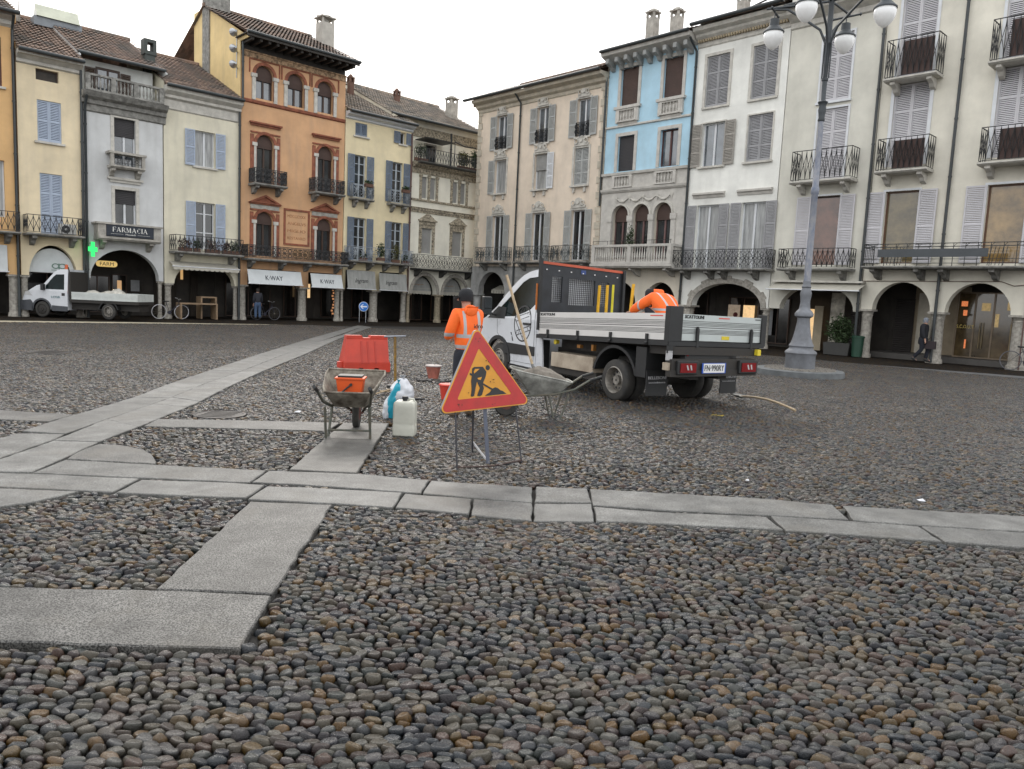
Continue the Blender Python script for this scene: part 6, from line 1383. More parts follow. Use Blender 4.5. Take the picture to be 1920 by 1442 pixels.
def sack(par, r, z0, h, m, seed, name='sack_body', n=26, lean=(0, 0)):
    V = []; F = []; mb = MB()
    for j in range(n+1):
        t_ = j/n; rr = math.sin(PI*min(1, t_*1.02+.06))**.5 if t_ < .97 else .25
        for i in range(32):
            a = 2*PI*i/32; v = Vector((math.cos(a), math.sin(a), t_*3)); k = 1+.28*noise.noise(v*1.6+Vector((seed, 0, 0)))+.16*abs(noise.noise(v*4+Vector((seed, 3, 0))))
            V.append((lean[0]*t_+r[0]*rr*k*math.cos(a), lean[1]*t_+r[1]*rr*k*math.sin(a), z0+h*t_*(1+.06*noise.noise(v*2))))
    F = [(j*32+i, j*32+(i+1) % 32, (j+1)*32+(i+1) % 32, (j+1)*32+i) for j in range(n) for i in range(32)]+[tuple(n*32+i for i in range(32)), tuple(31-i for i in range(32))]
    mb.add(V, F); return mb.build(name, m, par, smooth='all')
wsac = mat('white polythene', (.6, .62, .66), .35, var=.06, bump=.3, bs=12); tsac = mat('turquoise print on polythene', (.03, .38, .52), .35, var=.1, bump=.3, bs=12)
sack(bg_, (.15, .12), .18, .42, wsac, 2, lean=(.02, 0)); s3 = sack(bg_, (.08, .06), 0, .55, tsac, 5, name='turquoise_side', lean=(.12, -.1)); s3.location = (-.14, 0, 0); s4 = sack(bg_, (.06, .05), 0, .35, wsac, 8, name='folded_corner', lean=(.06, 0)); s4.location = (-.2, -.02, 0)
tpq = gnd(741, 728); tp = thing('hand_tamper', 'rusty yellow post tamper with a T shaped steel handle', 'tamper', (tpq.x, tpq.y, 0), .08)
mb = MB(); mb.tube([(0, 0, .06), (-.03, 0, .93)], .024, 10); mb.build('shaft', mat('chipped yellow paint', (.3, .17, .02), .6, var=.3, vs=14, col2=(.05, .03, .02)), tp, smooth=True); mb = MB(); mb.tube([(-.22, 0, .92), (.16, 0, .945)], .016, 8); mb.build('handle', mat('bare steel bar', (.3, .32, .36), .35, .8), tp); mb = MB(); mb.box(-.14, .1, -.09, .09, 0, .06); mb.build('foot_plate', matblack, tp, bevel=.01)
q = gnd(716, 741); wd = MB(); wd.tube([(-.12, -.1, .02), (.2, .12, .12)], .014, 5); wd.tube([(-.05, .08, .06), (.2, .1, .05)], .014, 5); o = wd.build('timber_offcut', woodh); o.location = (q.x, q.y, 0); tag(o, 'pale wooden sticks lying between wheelbarrow and sack', 'timber')
q = gnd(785, 751); wd = MB(); wd.tube([(-.12, 0, .02), (.1, .01, .03)], .018, 8); o = wd.build('steel_bar', black); o.location = (q.x, q.y, 0); tag(o, 'short black bar on the cobbles right of the jerrycan', 'bar')
pbp = gnd(811, 711); pk = thing('bucket', 'pinkish mortar bucket with a white rim standing alone on the cobbles', 'bucket', (pbp.x, pbp.y+.1, 0)); pkm = mat('dusty pink plastic', (.42, .14, .1), .7, var=.25, vs=6)
mb = MB(); mb.lathe([(.1, 0), (.155, .26)], n=24); mb.build('body', pkm, pk, smooth=True); mb = MB(); mb.lathe([(.15, .25), (.17, .255), (.17, .275), (.15, .28)], n=24); mb.build('rim', mat('mortar splashed rim', (.45, .4, .38), .7), pk); mb = MB(); mb.tube([(.15, 0, .27), (.1, .0, .4), (.0, 0, .42)], .004, 4); mb.tube([(.02, 0, .27), (.03, 0, .5)], .006, 4); mb.build('handle', galv, pk)
st = MB()
for k in range(26):
    c = Vector((random.gauss(0, .3), random.gauss(0, .13), .03)); st.lathe([(.005, -.03), (.03, -.02), (.045, 0), (.03, .02), (.005, .03)], c, 8)
q = gnd(818, 716); o = st.build('loose_cobbles', mat('dark wet pebbles', (.045, .042, .04), .45, var=.3, vs=14), None, smooth='all'); o.location = (q.x+.25, q.y, 0); o['kind'] = 'stuff'; o['label'] = 'scatter of loose dark cobbles by the pink bucket'
rb = gnd(838, 752); rk = thing('bucket', 'red bucket half hidden behind the left edge of the road works sign', 'bucket', (rb.x, rb.y+.1, 0)); mb = MB(); mb.lathe([(.1, 0), (.14, .25)], n=20); mb.build('body', mat('red plastic', (.6, .05, .03), .5), rk, smooth=True); mb = MB(); mb.lathe([(.135, .24), (.155, .25), (.14, .27)], n=20); mb.build('rim', mat('red plastic', (.6, .05, .03), .5), rk)
# manholes and litter
mh = mat('cast iron lid', (.045, .04, .038), .6, .4, var=.3, vs=20, bump=.6, bs=30)
for i, (px, py, r, lb) in enumerate(((92, 662, .42, 'dark round manhole lid on the far left of the cobbles'), (412, 779, .33, 'dark iron manhole lid beside the diagonal slab path'))):
    c = gnd(px, py); mb = MB(); mb.lathe([(r, -.01), (r, .018), (r*.9, .022), (r*.88, .016), (r*.05, .016)], n=28)
    for k in range(5): mb.box(-r*.6, r*.6, -r*.6+k*r*.3-.012, -r*.6+k*r*.3+.012, .0165, .022)
    o = mb.build('manhole_cover', mh); o.location = (c.x, c.y, 0); tag(o, lb, 'manhole cover'); HOLES_R.append((c.x, c.y, r+.01))
for px, py, s_, lb in ((1401, 906, .016, 'small white paper scrap near the middle of the cobbles'), (1727, 944, .03, 'pale paper scrap beside the slab path on the right'), (558, 776, .04, 'crumpled white litter left of the wheelbarrow')):
    c = gnd(px, py); mb = MB(); mb.add([(-s_, -s_, .03), (s_, -s_*.8, .026), (s_*.9, s_, .04), (0, 0, .045), (-s_, s_, .028)], [(0, 1, 3), (1, 2, 3), (2, 4, 3), (4, 0, 3)]); o = mb.build('paper_scrap', mat('white paper', (.6, .62, .66), .7), None, solid=.001); o.location = (c.x, c.y, 0); tag(o, lb, 'litter')
c = gnd(1343, 783); mb = MB()
for k in range(6): x, y = random.uniform(-.12, .12), random.uniform(-.05, .05); mb.add([(x-.03, y, .03), (x, y-.015, .035), (x+.03, y, .05), (x, y+.015, .035)], [(0, 1, 2, 3)])
o = mb.build('fallen_leaves', mat('yellow leaves', (.4, .3, .03), .6), None, solid=.001); o.location = (c.x, c.y, 0); tag(o, 'few yellow fallen leaves on the cobbles in front of the tipper truck', 'leaves')
# ---- lamp post
LP_ = Vector((7.72, 20.45, 0)); lampm = mat('weathered grey blue cast iron', (.17, .18, .2), .6, .2, var=.2, vs=3, bump=.25, bs=40, col2=(.11, .115, .125)); lampu = mat('dark grey cast iron', (.06, .068, .075), .55, .3, var=.2)
peel = mat('peeling silver paint', (.1, .12, .17), .6, .1, var=.5, vs=5, vsc=(1.4, 1.4, .6), col2=(.3, .3, .31), bump=.3)
pl = thing('lamp_plinth', 'round kerbed stone plinth paved with small pale pebbles, under the lamp post', 'plinth', LP_)
mb = MB(); mb.lathe([(.92, .17), (1.1, .17), (1.13, .15), (1.15, -.04)], n=48, cap=False); mb.build('kerb', mat('dark plinth kerb', (.12, .13, .135), .7, var=.25, vs=4), pl, smooth=True); mb = MB(); mb.lathe([(.94, .162), (.3, .2), (.02, .2)], n=40)
for k in range(900):
    a = random.uniform(0, 6.283); r = .92*math.sqrt(random.uniform(.2, 1)); mb.lathe([(.01, .03), (.02, .0)], (r*a*0+r*math.cos(a), r*math.sin(a), .175), 5)
mb.build('pebble_top', mat('pale pebbles', (.27, .25, .22), .7, var=.4, vs=30), pl)
lp = thing('street_lamp', 'tall ornate grey cast iron lamp post with four hanging white globes', 'street lamp', LP_+Vector((0, 0, .17))); LS = .9; lp.scale = (LS,)*3
mb = MB(); mb.lathe([(.43, 0), (.43, .42), (.44, .44), (.46, .48), (.44, .53), (.37, .58), (.34, .62), (.34, .66), (.36, .69), (.34, .73), (.31, .78), (.26, .95), (.21, 1.2), (.18, 1.45), (.18, 1.52), (.26, 1.57), (.27, 1.64), (.22, 1.72), (.16, 1.78), (.15, 1.85), (.135, 2.0), (.155, 2.15), (.165, 2.25), (.13, 2.36), (.12, 2.4), (.14, 2.44), (.11, 2.5), (.11, 2.6)], n=28); mb.build('base', lampm, lp, smooth=True)
mb = MB(); mb.lathe([(.1, 2.55), (.092, 4.0), (.09, 5.1), (.115, 5.14), (.115, 5.3), (.09, 5.34), (.08, 6.2), (.072, 7.2)], n=18); mb.build('shaft', peel, lp, smooth=True)
mb = MB(); mb.lathe([(.08, 7.18), (.1, 7.22), (.08, 7.3), (.095, 7.4), (.115, 7.5), (.095, 7.6), (.12, 7.68), (.145, 7.72), (.08, 7.76), (.065, 7.8), (.07, 8.3), (.09, 8.32), (.09, 8.38), (.06, 8.4), (.075, 9.3), (.1, 9.33), (.1, 9.4), (.08, 9.45), (.075, 10.6), (.12, 10.7), (.05, 10.9), (.07, 11.0), (.01, 11.2)], n=16)
for k in range(4): a = PI/4+k*PI/2; mb.tube([(.1*math.cos(a), .1*math.sin(a), 8.38), (.1*math.cos(a), .1*math.sin(a), 9.34)], .02, 5)
mb.build('upper_shaft', lampu, lp, smooth=True)
opal = mat('opal glass globe', (.66, .67, .68), .18, var=.04, vs=5, bump=0, spec=.6, em=.1, emc=(1, .97, .9))
ctr = LP_+Vector((0, 0, .17))
for px, py in ((1512, 20), (1449.6, 72.8), (1583, 81), (1659, 28.8)):
    g_ = (gnd(px, py, 8.88)-ctr)/LS; dx, dy = g_.x, g_.y; L_ = math.hypot(dx, dy); ux, uy = dx/L_, dy/L_; z0 = g_.z
    mb = MB(); mb.tube([(ux*.07, uy*.07, 9.35), (ux*.25, uy*.25, 9.75), (ux*.7, uy*.7, 10.1), (ux*1.2, uy*1.2, 10.45), (ux*(L_), uy*(L_), 10.5)], .035, 6); mb.tube([(ux*.07, uy*.07, 10.5), (ux*(L_+.25), uy*(L_+.25), 10.55)], .035, 6); mb.tube([(dx-uy*.4, dy+ux*.4, 10.42), (dx+uy*.4, dy-ux*.4, 10.42)], .03, 6)
    for s_ in (-1, 1): mb.lathe([(.01, -.05), (.045, 0), (.01, .05)], (dx+s_*uy*.4, dy-s_*ux*.4, 10.42), 8)
    arm = mb.build('arm', lampu, lp, smooth=True)
    mb = MB(); mb.tube([(dx, dy, 10.45), (dx, dy, z0+.5)], .018, 6); mb.lathe([(.05, z0+.58), (.13, z0+.55), (.14, z0+.36), (.2, z0+.3), (.3, z0+.2), (.3, z0+.17), (.26, z0+.16)], (dx, dy, 0), 20); mb.build('lamp_hood', lampu, arm, smooth=True)
    mb = MB(); mb.lathe([(.27, z0+.17), (.285, z0+.08), (.27, z0-.03), (.22, z0-.14), (.14, z0-.24), (.06, z0-.3), (.01, z0-.32)], (dx, dy, 0), 24); mb.build('globe', opal, arm, smooth='all')
# ---- planter bush and bin, on the right arcade
def atR(u, off, z=0): return RO+RD*u+Vector((RD.y, -RD.x, 0))*off*1+Vector((0, 0, z))
RN = Vector((-math.cos(YAW)*1, -math.sin(YAW)*1, 0)); LN = Vector((math.sin(YAW), -math.cos(YAW), 0))
def atR(u, off, z=0): return RO+RD*u+RN*off+Vector((0, 0, z))
def atL(u, off, z=0): return LO+LD*u+LN*off+Vector((0, 0, z))
rzR = math.atan2(RD.y, RD.x); rzL = YAW
pp = thing('planter', 'dark planter with a big leafy green bush between the lamp post and the green bin', 'planter', atR(-1.0, .15), rzR)
mb = MB(); mb.plate([(-.5, 0), (.5, 0), (.55, .5), (-.55, .5)], (), -.28, .28); mb.build('box', mat('dark planter', (.035, .035, .033), .7), pp); mb = MB(); leaves(mb, (0, 0, 1.0), (.68, .45, .75), 1500, .075); mb.build('foliage', leafm, pp); mb = MB()
for k in range(7): a = k*.9; mb.tube([(.05*math.cos(a), .05*math.sin(a), .45), (.3*math.cos(a), .2*math.sin(a), 1.3)], .012, 5)
mb.build('stem', woodb, pp)
bn = thing('litter_bin', 'green cylindrical plastic bin at the foot of an arcade column', 'bin', atR(-.15, .38), rzR); grn = mat('dark green plastic', (.012, .05, .03), .5, var=.1, bump=.05)
mb = MB(); mb.lathe([(.2, 0), (.23, .75)], n=24); mb.build('body', grn, bn, smooth=True); mb = MB(); mb.lathe([(.25, .75), (.255, .82), (.2, .84)], n=24); mb.build('rim', grn, bn, smooth=True)
# ---- round arrow sign, red sign
sp = gnd(681, 604); rs = thing('direction_sign', 'round blue sign with a white arrow pointing left on two short posts', 'road sign', sp, rzL-.35); blu = mat('blue reflective sheet', (.01, .16, .55), .4, var=.05, bump=0); wsh = mat('white reflective sheet', (.75, .77, .8), .4, var=0, bump=0)
mb = MB(); mb.lathe([(.27, -.02), (.27, 0)], (0, 0, .87), 28, axis='y'); dsc = mb.build('disc', wsh, rs); mb = MB(); mb.lathe([(.25, -.028), (.25, -.021)], (0, 0, .87), 28, axis='y'); mb.build('blue_face', blu, dsc)
mb = MB(); mb.plate([(-.2, .87), (-.06, 1.0), (-.0, 1.0), (-.09, .905), (.18, .905), (.18, .835), (-.09, .835), (0, .74), (-.06, .74)], (), -.033, -.0285); mb.build('arrow', wsh, dsc)
for x in (-.22, .14): mb = MB(); mb.tube([(x, .02, -.02), (x, .02, .75)], .022, 6); mb.build('post', mat('galvanised metal', (.4, .42, .44), .4, .7, bump=0), rs)
rp = atL(6.9, .5); r2 = thing('notice_sign', 'small white notice sign with a red triangle on a pole behind the standing worker', 'road sign', rp, rzL-.3); mb = MB(); mb.box(-.17, .17, -.02, 0, 1.75, 2.25); mb.build('plate', wsh, r2); mb = MB(); mb.plate([(-.1, 1.95), (.1, 1.95), (0, 2.13)], (), -.025, -.021); mb.build('triangle', mat('red sheet', (.5, .03, .03), .5), r2); mb = MB(); mb.tube([(0, .02, 0), (0, .02, 2.25)], .03, 6); mb.build('post', lampu, r2)
# ---- tables under the left arcade
for i, (u0, u1, h, lb) in enumerate(((-11.15, -9.35, .78, 'low wooden table standing in front of the cream house arcade'), (-9.95, -9.15, 1.1, 'taller narrow wooden table behind the low one'))):
    t = thing('table', lb, 'table', atL((u0+u1)/2, .35-.6*i), rzL); w = (u1-u0)/2; tw_ = mat('pale wooden table', (.26, .18, .11), .6, var=.15, vsc=(2, 12, 2)); mb = MB(); mb.box(-w, w, -.3, .3, h-.07, h); mb.build('table_top', tw_, t)
    for sx in (-1, 1): mb = MB(); mb.box(sx*w-.04*(sx+1), sx*w-.04*(sx-1), -.3, .3, 0, h-.072); mb.build('leg', tw_, t)
# ---- bicycles
def bicycle(label, p, rz, rimm, s_=1., lean=0.):
    t = thing('bicycle', label, 'bicycle', p, rz, None); t.rotation_euler = (lean, 0, rz); t.scale = (s_,)*3; fr = mat('dark bicycle frame', (.03, .03, .045), .4); R_ = .33
    for x in (-.52, .52):
        mb = MB(); mb.tube([(x+R_*math.cos(a*PI/14), 0, R_+R_*math.sin(a*PI/14)) for a in range(29)], .018, 6, cap=False); w_ = mb.build('wheel', rimm, t)
        mb = MB()
        for k in range(12): a = k*PI/6; mb.tube([(x, .02*(-1)**k, R_), (x+R_*math.cos(a), 0, R_+R_*math.sin(a))], .003, 3)
        mb.lathe([(.03, -.04), (.03, .04)], (x, 0, R_), 8, axis='y'); mb.build('spokes', galv, w_)
    mb = MB(); mb.tube([(.52, 0, R_), (.38, 0, .75), (.36, 0, .85)], .016, 6); mb.tube([(.38, 0, .72), (-.05, 0, .32), (-.2, 0, .78)], .017, 6); mb.tube([(.37, 0, .62), (-.05, 0, .32)], .017, 6); mb.tube([(-.05, 0, .32), (-.52, 0, R_), (-.17, 0, .68)], .013, 6); mb.lathe([(.09, -.03), (.09, -.02)], (-.05, 0, .3), 14, axis='y'); mb.build('frame', fr, t)
    mb = MB(); mb.tube([(.3, -.27, .98), (.4, -.22, .96), (.38, 0, .9), (.4, .22, .96), (.3, .27, .98)], .014, 6); mb.build('handlebar', mat('bright steel', (.5, .5, .5), .3, .8), t)
    mb = MB(); mb.hexa([(-.34, -.09, .8), (-.08, -.03, .8), (-.08, .03, .8), (-.34, .09, .8)], [(-.34, -.1, .86), (-.06, -.03, .85), (-.06, .03, .85), (-.34, .1, .86)]); mb.build('saddle', matblack, t, bevel=.02); return t
wr = mat('white wall tyre', (.5, .5, .52), .5); bicycle('bicycle with white rimmed wheels leaning on the column between pharmacy and cream house', atL(-11.55, .45), rzL, wr, 1.0, .06)
bicycle('dark bicycle parked under the first white awning', atL(-6.6, .1), rzL+.1, mat('grey tyre', (.1, .1, .11), .6), 1.); bicycle('dark bicycle cut off by the right edge of the view', atR(5.72, .35), rzR, mat('grey tyre', (.1, .1, .11), .6), 1.)
# ---- people far off
P1 = dict(pelvis=(0, 0, .93), waist=(0, .0, 1.06), chest=(0, .01, 1.3), neck=(0, .02, 1.46), head=(0, .03, 1.56), crown=(0, .03, 1.64), shL=(-.17, 0, 1.38), elL=(-.22, -.05, 1.1), wrL=(-.2, .06, .88), paL=(-.2, .08, .8), shR=(.17, 0, 1.38), elR=(.22, .03, 1.1), wrR=(.21, .12, .88), paR=(.21, .14, .8), hpL=(-.09, 0, .88), knL=(-.1, .02, .48), anL=(-.11, -.0, .09), toL=(-.12, .16, .05), hpR=(.09, 0, .88), knR=(.1, .02, .48), anR=(.11, 0, .09), toR=(.13, .16, .05))
m1 = thing('person', 'man in dark jacket and blue jeans standing under the first white awning', 'person', atL(-7.15, .35), rzL-.2); m1.scale = (.96,)*3; person(m1, P1, dict(top=mat('dark jacket', (.02, .022, .03), .8), legs=denim, topname='jacket')); headgear(m1, P1, 'hair', mat('dark hair', (.02, .015, .012), .7))
P2 = dict(P1); P2.update(knL=(-.1, .16, .5), anL=(-.1, .1, .1), toL=(-.1, .27, .06), knR=(.1, -.0, .48), anR=(.1, -.28, .14), toR=(.1, -.14, .05))
gp_ = gnd(1727, 679); m2_ = thing('person', 'pedestrian in dark coat and grey hat walking past the right arcade', 'person', gp_, rzR+PI+PI/2); m2_.scale = (1.0,)*3; person(m2_, P2, dict(top=mat('black coat', (.012, .013, .018), .85), legs=navyc, topname='coat', fat=1.1)); headgear(m2_, P2, 'hair', mat('grey knit hat', (.2, .22, .25), .9))
skinned('coat_skirt', {'a': ((0, 0, 1.05), .17), 'b': ((0, 0, .8), .19), 'c': ((0, 0, .62), (.2, .2))}, [('a', 'b'), ('b', 'c')], mat('black coat', (.012, .013, .018), .85), m2_, 'a')
bgq = MB(); bgq.box(-.06, .06, -.2, .2, -.3, 0); bgq.tube([(0, -.12, 0), (0, 0, .14), (0, .12, 0)], .01, 5); o = bgq.build('handbag', mat('dark bag', (.02, .012, .015), .6), None, bevel=.02); o.location = gp_+Vector((.16, -.2, .82)); o.rotation_euler = (0, 0, rzR+PI/2); tag(o, 'dark bag hanging from the walking pedestrian', 'bag')
# ================================================================== TRUCKS
wpaint = mat('white truck paint', (.6, .62, .65), .28, var=.06, vs=2, bump=.01, coat=.4, spec=.5)
alu = mat('brushed aluminium board', (.66, .65, .63), .42, .35, var=.04, vs=1.5, bump=.02); alug = mat('greenish aluminium board', (.5, .54, .53), .42, .4, var=.04, vs=1.5, bump=.02)
chas = mat('grimy chassis black', (.02, .019, .018), .7, var=.5, vs=7, bump=.3, col2=(.03, .025, .02)); beigeb = mat('beige steel locker', (.42, .36, .28), .6, var=.2, vs=2.5, bump=.05, col2=(.25, .2, .15))
rimg = mat('dusty steel rim', (.3, .28, .25), .5, .5, var=.3, vs=6); redl = mat('red lamp lens', (.2, .008, .01), .15, var=.1, vs=10, bump=0, coat=.5); clear = mat('clear lamp lens', (.5, .5, .5), .15, var=.1, bump=0, spec=.8)
dglass = glassm('tinted cab glass', (.008, .016, .016), 1.35, .06); dglass.node_tree.nodes['Principled BSDF'].inputs['Specular IOR Level'].default_value = .25
HD = math.radians(121.375)
tk = thing('tipper_truck', 'white tipper truck with aluminium drop sides and black headboard, seen from behind', 'truck', (2.417, 12.063, 0), HD)
SHR = Matrix(((1, 0, 0, 0), (0, 1, 0, 0), (-.035, .014, 1, 0), (0, 0, 0, 1)))
def TB(): return MB(SHR.copy())
def boardprof(z0, z1, y, t=.03, s_=1, grooves=((.14, .4), (.6, .86))):
    # returns (y,z) closed profile of a ribbed extrusion, outer face at y (s_=+1 outer towards +y)
    P = [(y, z0)]; H = z1-z0
    def g(a, b_, n):
        for k in range(n):
            z = z0+H*(a+(b_-a)*k/n); w = H*(b_-a)/n
            P.extend([(y, z), (y-s_*.004, z+w*.18), (y-s_*.004, z+w*.38), (y, z+w*.56)])
    P.append((y, z0+H*.22)); g(.26, .46, 4); P.extend([(y, z0+H*.50), (y-s_*.012, z0+H*.505), (y-s_*.012, z0+H*.525), (y, z0+H*.53)]); g(.57, .78, 4); P.append((y, z1))
    P.extend([(y-s_*t, z1), (y-s_*t, z0)]); return P
# near side board, far side board, tail board
mb = TB(); mb.extr(boardprof(1.16, 1.585, 0.0), .06, 3.72); sb = mb.build('side_board', alu, tk)
mb = TB(); mb.extr(boardprof(1.16, 1.585, -2.17, s_=-1), .06, 3.72); mb.build('side_board', alu, tk)
mb = TB(); pr = boardprof(1.16, 1.585, 0, s_=1); mb.extr([(y, z) for y, z in pr], 0, 1, fn=lambda x, y, z: (-y-.02, -.28-x*1.84, z)); tb = mb.build('tail_board', alug, tk)
grv = mat('painted groove shade', (.12, .12, .12), .6, var=0, bump=0)  # dark strips painting shade along the board grooves
def grooves(par, z0, z1, fn):
    mb = TB(); H = z1-z0
    for f in (.27, .32, .37, .42, .515, .58, .63, .68, .74): fn(mb, z0+H*f, .0035 if f != .515 else .007)
    return mb.build('groove_shade_line', grv, par)
grooves(sb, 1.16, 1.585, lambda mb, z, h: mb.box(.06, 3.72, -.004, .0012, z-h, z+h)); grooves(tb, 1.16, 1.585, lambda mb, z, h: mb.box(-.0212, -.016, -2.12, -.28, z-h, z+h))
Mside = SHR @ Matrix.Translation((0, .002, 0)) @ Matrix(((-1, 0, 0, 0), (0, 0, 1, 0), (0, 1, 0, 0), (0, 0, 0, 1)))
Mrear = SHR @ Matrix.Translation((-.022, 0, 0)) @ Matrix(((0, 0, -1, 0), (-1, 0, 0, 0), (0, 1, 0, 0), (0, 0, 0, 1)))
def st(s_, m, par, Mx, x, z, w, h, name='lettering', bold=.01): return text(s_, m, par, Mx @ Matrix.Translation((x, z, 0)), w=w, h=h, name=name, bold=bold)
st('SCATTOLINI', black, sb, Mside, -3.42, 1.545, .5, .05, bold=.03); st('SCATTOLINI', black, tb, Mrear, .55, 1.545, .42, .055, bold=.03)
rst = mat('red white marking', (.6, .06, .04), .4, var=0, bump=0); rwt = mat('white marking', (.7, .7, .7), .4, var=0, bump=0); yst = mat('yellow sticker', (.7, .55, .03), .5, var=.1, bump=0)
mb = TB(); mb.box(.12, .42, .0, .002, 1.535, 1.553); mb.build('reflector', rst, sb); mb = TB(); mb.box(-.024, -.022, -1.35, -1.1, 1.535, 1.553); mb.build('reflector', rst, tb); mb = TB(); mb.box(-.025, -.022, -1.37, -1.19, 1.19, 1.25); mb.build('sticker', yst, tb)
mb = TB(); mb.box(-.026, -.022, -2.1, -1.97, 1.545, 1.56); mb.build('label', black, tb)
# posts and frame
mb = TB(); mb.box(-.045, .06, -.28, .01, 1.14, 1.70); mb.box(-.05, -.02, -.14, .012, .95, 1.14); 
mb.box(-.045, .06, -2.24, -2.12, 1.1, 1.64); o = mb.build('rear_post', matblack, tk, bevel=.006)
mb = TB(); mb.box(-.05, 3.78, -.03, .012, 1.07, 1.15); mb.box(-.05, 3.78, -2.2, -2.15, 1.07, 1.15); mb.box(-.055, .02, -2.2, .0, 1.07, 1.14); mb.box(.0, 3.75, -2.15, -.03, 1.10, 1.16); mb.build('bed_frame', matblack, tk)
mb = TB(); mb.box(-.05, .5, -2.1, -.1, .93, 1.06); mb.box(.4, 3.4, -1.5, -.7, .8, 1.06); mb.build('subframe', chas, tk)
for x in (3.37, 2.38, 1.41, .46): mb = TB(); mb.box(x-.025, x+.025, .0, .03, 1.08, 1.25); mb.tube([(x-.03, .03, 1.1), (x+.03, .03, 1.1)], .02, 6); mb.build('hinge', matblack, tk)
for y in (-.62, -1.88): mb = TB(); mb.box(-.06, -.02, y-.025, y+.025, 1.05, 1.36); mb.lathe([(.03, -.03), (.02, .03)], (-.04, y, 1.36), 8); mb.build('hinge', matblack, tk)
# headboard with mesh windows
mb = MB(); fnh = lambda y, z, t_: (3.76+t_, y, z)
mb.plate([(.01, 1.44), (.01, 2.5), (-.05, 2.5), (-.05, 2.46), (-2.1, 2.37), (-2.1, 1.5)][::-1], [[(-.3, 1.66), (-.3, 2.18), (-.55, 2.18), (-.55, 1.66)], [(-.72, 1.62), (-.72, 2.16), (-1.38, 2.14), (-1.38, 1.62)], [(-1.5, 1.62), (-1.5, 2.12), (-1.75, 2.11), (-1.75, 1.62)]], 0, .05, fn=fnh)
hb = mb.build('headboard', mat('blue black headboard', (.022, .026, .033), .5, var=.3, vs=4, bump=.05), tk)
mb = MB()
for a, c in ((-.3, -.55), (-.72, -1.38), (-1.5, -1.75)):
    n = int((a-c)/.045)
    for k in range(1, n): y = a-(a-c)*k/n; mb.tube([(3.775, y, 1.62), (3.775, y, 2.16)], .006, 4)
    for k in range(1, 13): z = 1.62+.54*k/13; mb.tube([(3.777, a, z), (3.777, c, z)], .006, 4)
mb.build('mesh_grille', matblack, hb)
mb = MB(); mb.hexa([(3.74, -.03, 2.42), (3.74, -2.1, 2.33), (3.80, -2.1, 2.33), (3.80, -.03, 2.42)], [(3.74, -.03, 2.47), (3.74, -2.1, 2.38), (3.80, -2.1, 2.38), (3.80, -.03, 2.47)]); mb.build('red_rail', mat('orange red rail paint', (.5, .1, .05), .6), hb)
mb = MB()
for k in range(7): y = -.15-.3*k; mb.box(3.745, 3.757, y-.015, y+.015, 2.3-.04*k*.3, 2.32-.04*k*.3)
mb.build('bolt', rwt, hb); mb = MB(); mb.box(3.75, 3.757, -1.12, -1.0, 2.26, 2.34); mb.build('sticker', mat('blue sticker', (.03, .06, .2), .5, var=0, bump=0), hb)
mb = MB(); mb.box(3.7, 3.76, -.03, .03, 1.1, 2.52); mb.box(3.7, 3.76, -2.14, -2.08, 1.1, 2.4); mb.build('front_post', matblack, tk)
mb = MB(); mb.box(3.77, 3.79, .03, .06, 1.5, 2.02); mb.build('marker_board', mat('orange chevron board', (.6, .18, .03), .5, var=.2, vs=9), tk)
# cab: side outline (x forward, z)
zt_ = 1.28
def hw(z): return 1.0 if z <= zt_ else 1.0-(z-zt_)*.17
def fc(s_): return lambda x, z, t_: (x, -1.08+s_*(hw(z)-t_), z)
arch_ = arc(5.42, .36, .5, math.radians(5), math.radians(175), 12)
nose = [(6.42, 1.0), (6.36, 1.1), (6.2, 1.2), (6.0, zt_)]
low = [(3.92, .3), (5.42-.5, .32)]+arch_[::-1][0:]+[(5.93, .3), (6.45, .3), (6.52, .45), (6.5, .8)]+nose+[(3.92, zt_)]
up_ = [(3.92, zt_), (6.0, zt_), (5.62, 1.52), (5.36, 1.76), (5.08, 1.98), (4.94, 2.08), (4.74, 2.2), (4.53, 2.27), (4.3, 2.31), (3.92, 2.34)]
winh = [(4.06, 1.62), (4.22, 1.5), (4.41, 1.43), (4.79, 1.33), (5.3, 1.30), (5.78, 1.30), (5.5, 1.47), (5.24, 1.66), (4.94, 1.88), (4.72, 2.05), (4.5, 2.14), (4.16, 2.17), (4.08, 2.1)]
prof_top = [(6.5, .8)]+nose+[(5.62, 1.52), (5.36, 1.76), (5.08, 1.98), (4.94, 2.08), (4.74, 2.2), (4.53, 2.27), (4.3, 2.31), (3.92, 2.34)]
mb = MB()
for s_ in (1, -1):
    mb.plate(low, (), 0, .03, fn=fc(s_)); mb.plate(up_, [winh], 0, .04, fn=fc(s_))
V = []; 
for x, z in prof_top:
    for k in range(9): q = -1+2*k/8; V.append((x+.06*(1-q*q)*(1 if x > 4.6 else 0)*(1.6 if z < 1.3 else 1), -1.08+q*(hw(z)-.004), z+.03*(1-q*q)))
F = [(i*9+k, i*9+k+1, (i+1)*9+k+1, (i+1)*9+k) for i in range(len(prof_top)-1) for k in range(8)]; mb.add(V, F)
mb.add([(3.93, -.1, .3), (3.93, -2.06, .3), (3.93, -2.06, 1.28), (3.93, -1.9, 2.33), (3.93, -.26, 2.33), (3.93, -.1, 1.28)], [(0, 1, 2, 3, 4, 5)])
body = mb.build('cab_body', wpaint, tk, smooth=True)
mb = MB(); mb.plate(winh, (), .012, .022, fn=fc(1)); mb.plate(winh, (), .012, .022, fn=fc(-1)); mb.build('side_window', dglass, tk)
mb = MB(); mb.plate([(5.2, 1.26), (5.95, 1.25), (5.55, 1.52), (5.2, 1.5)], (), -.006, .01, fn=fc(1)); mb.build('window_trim', matblack, body)
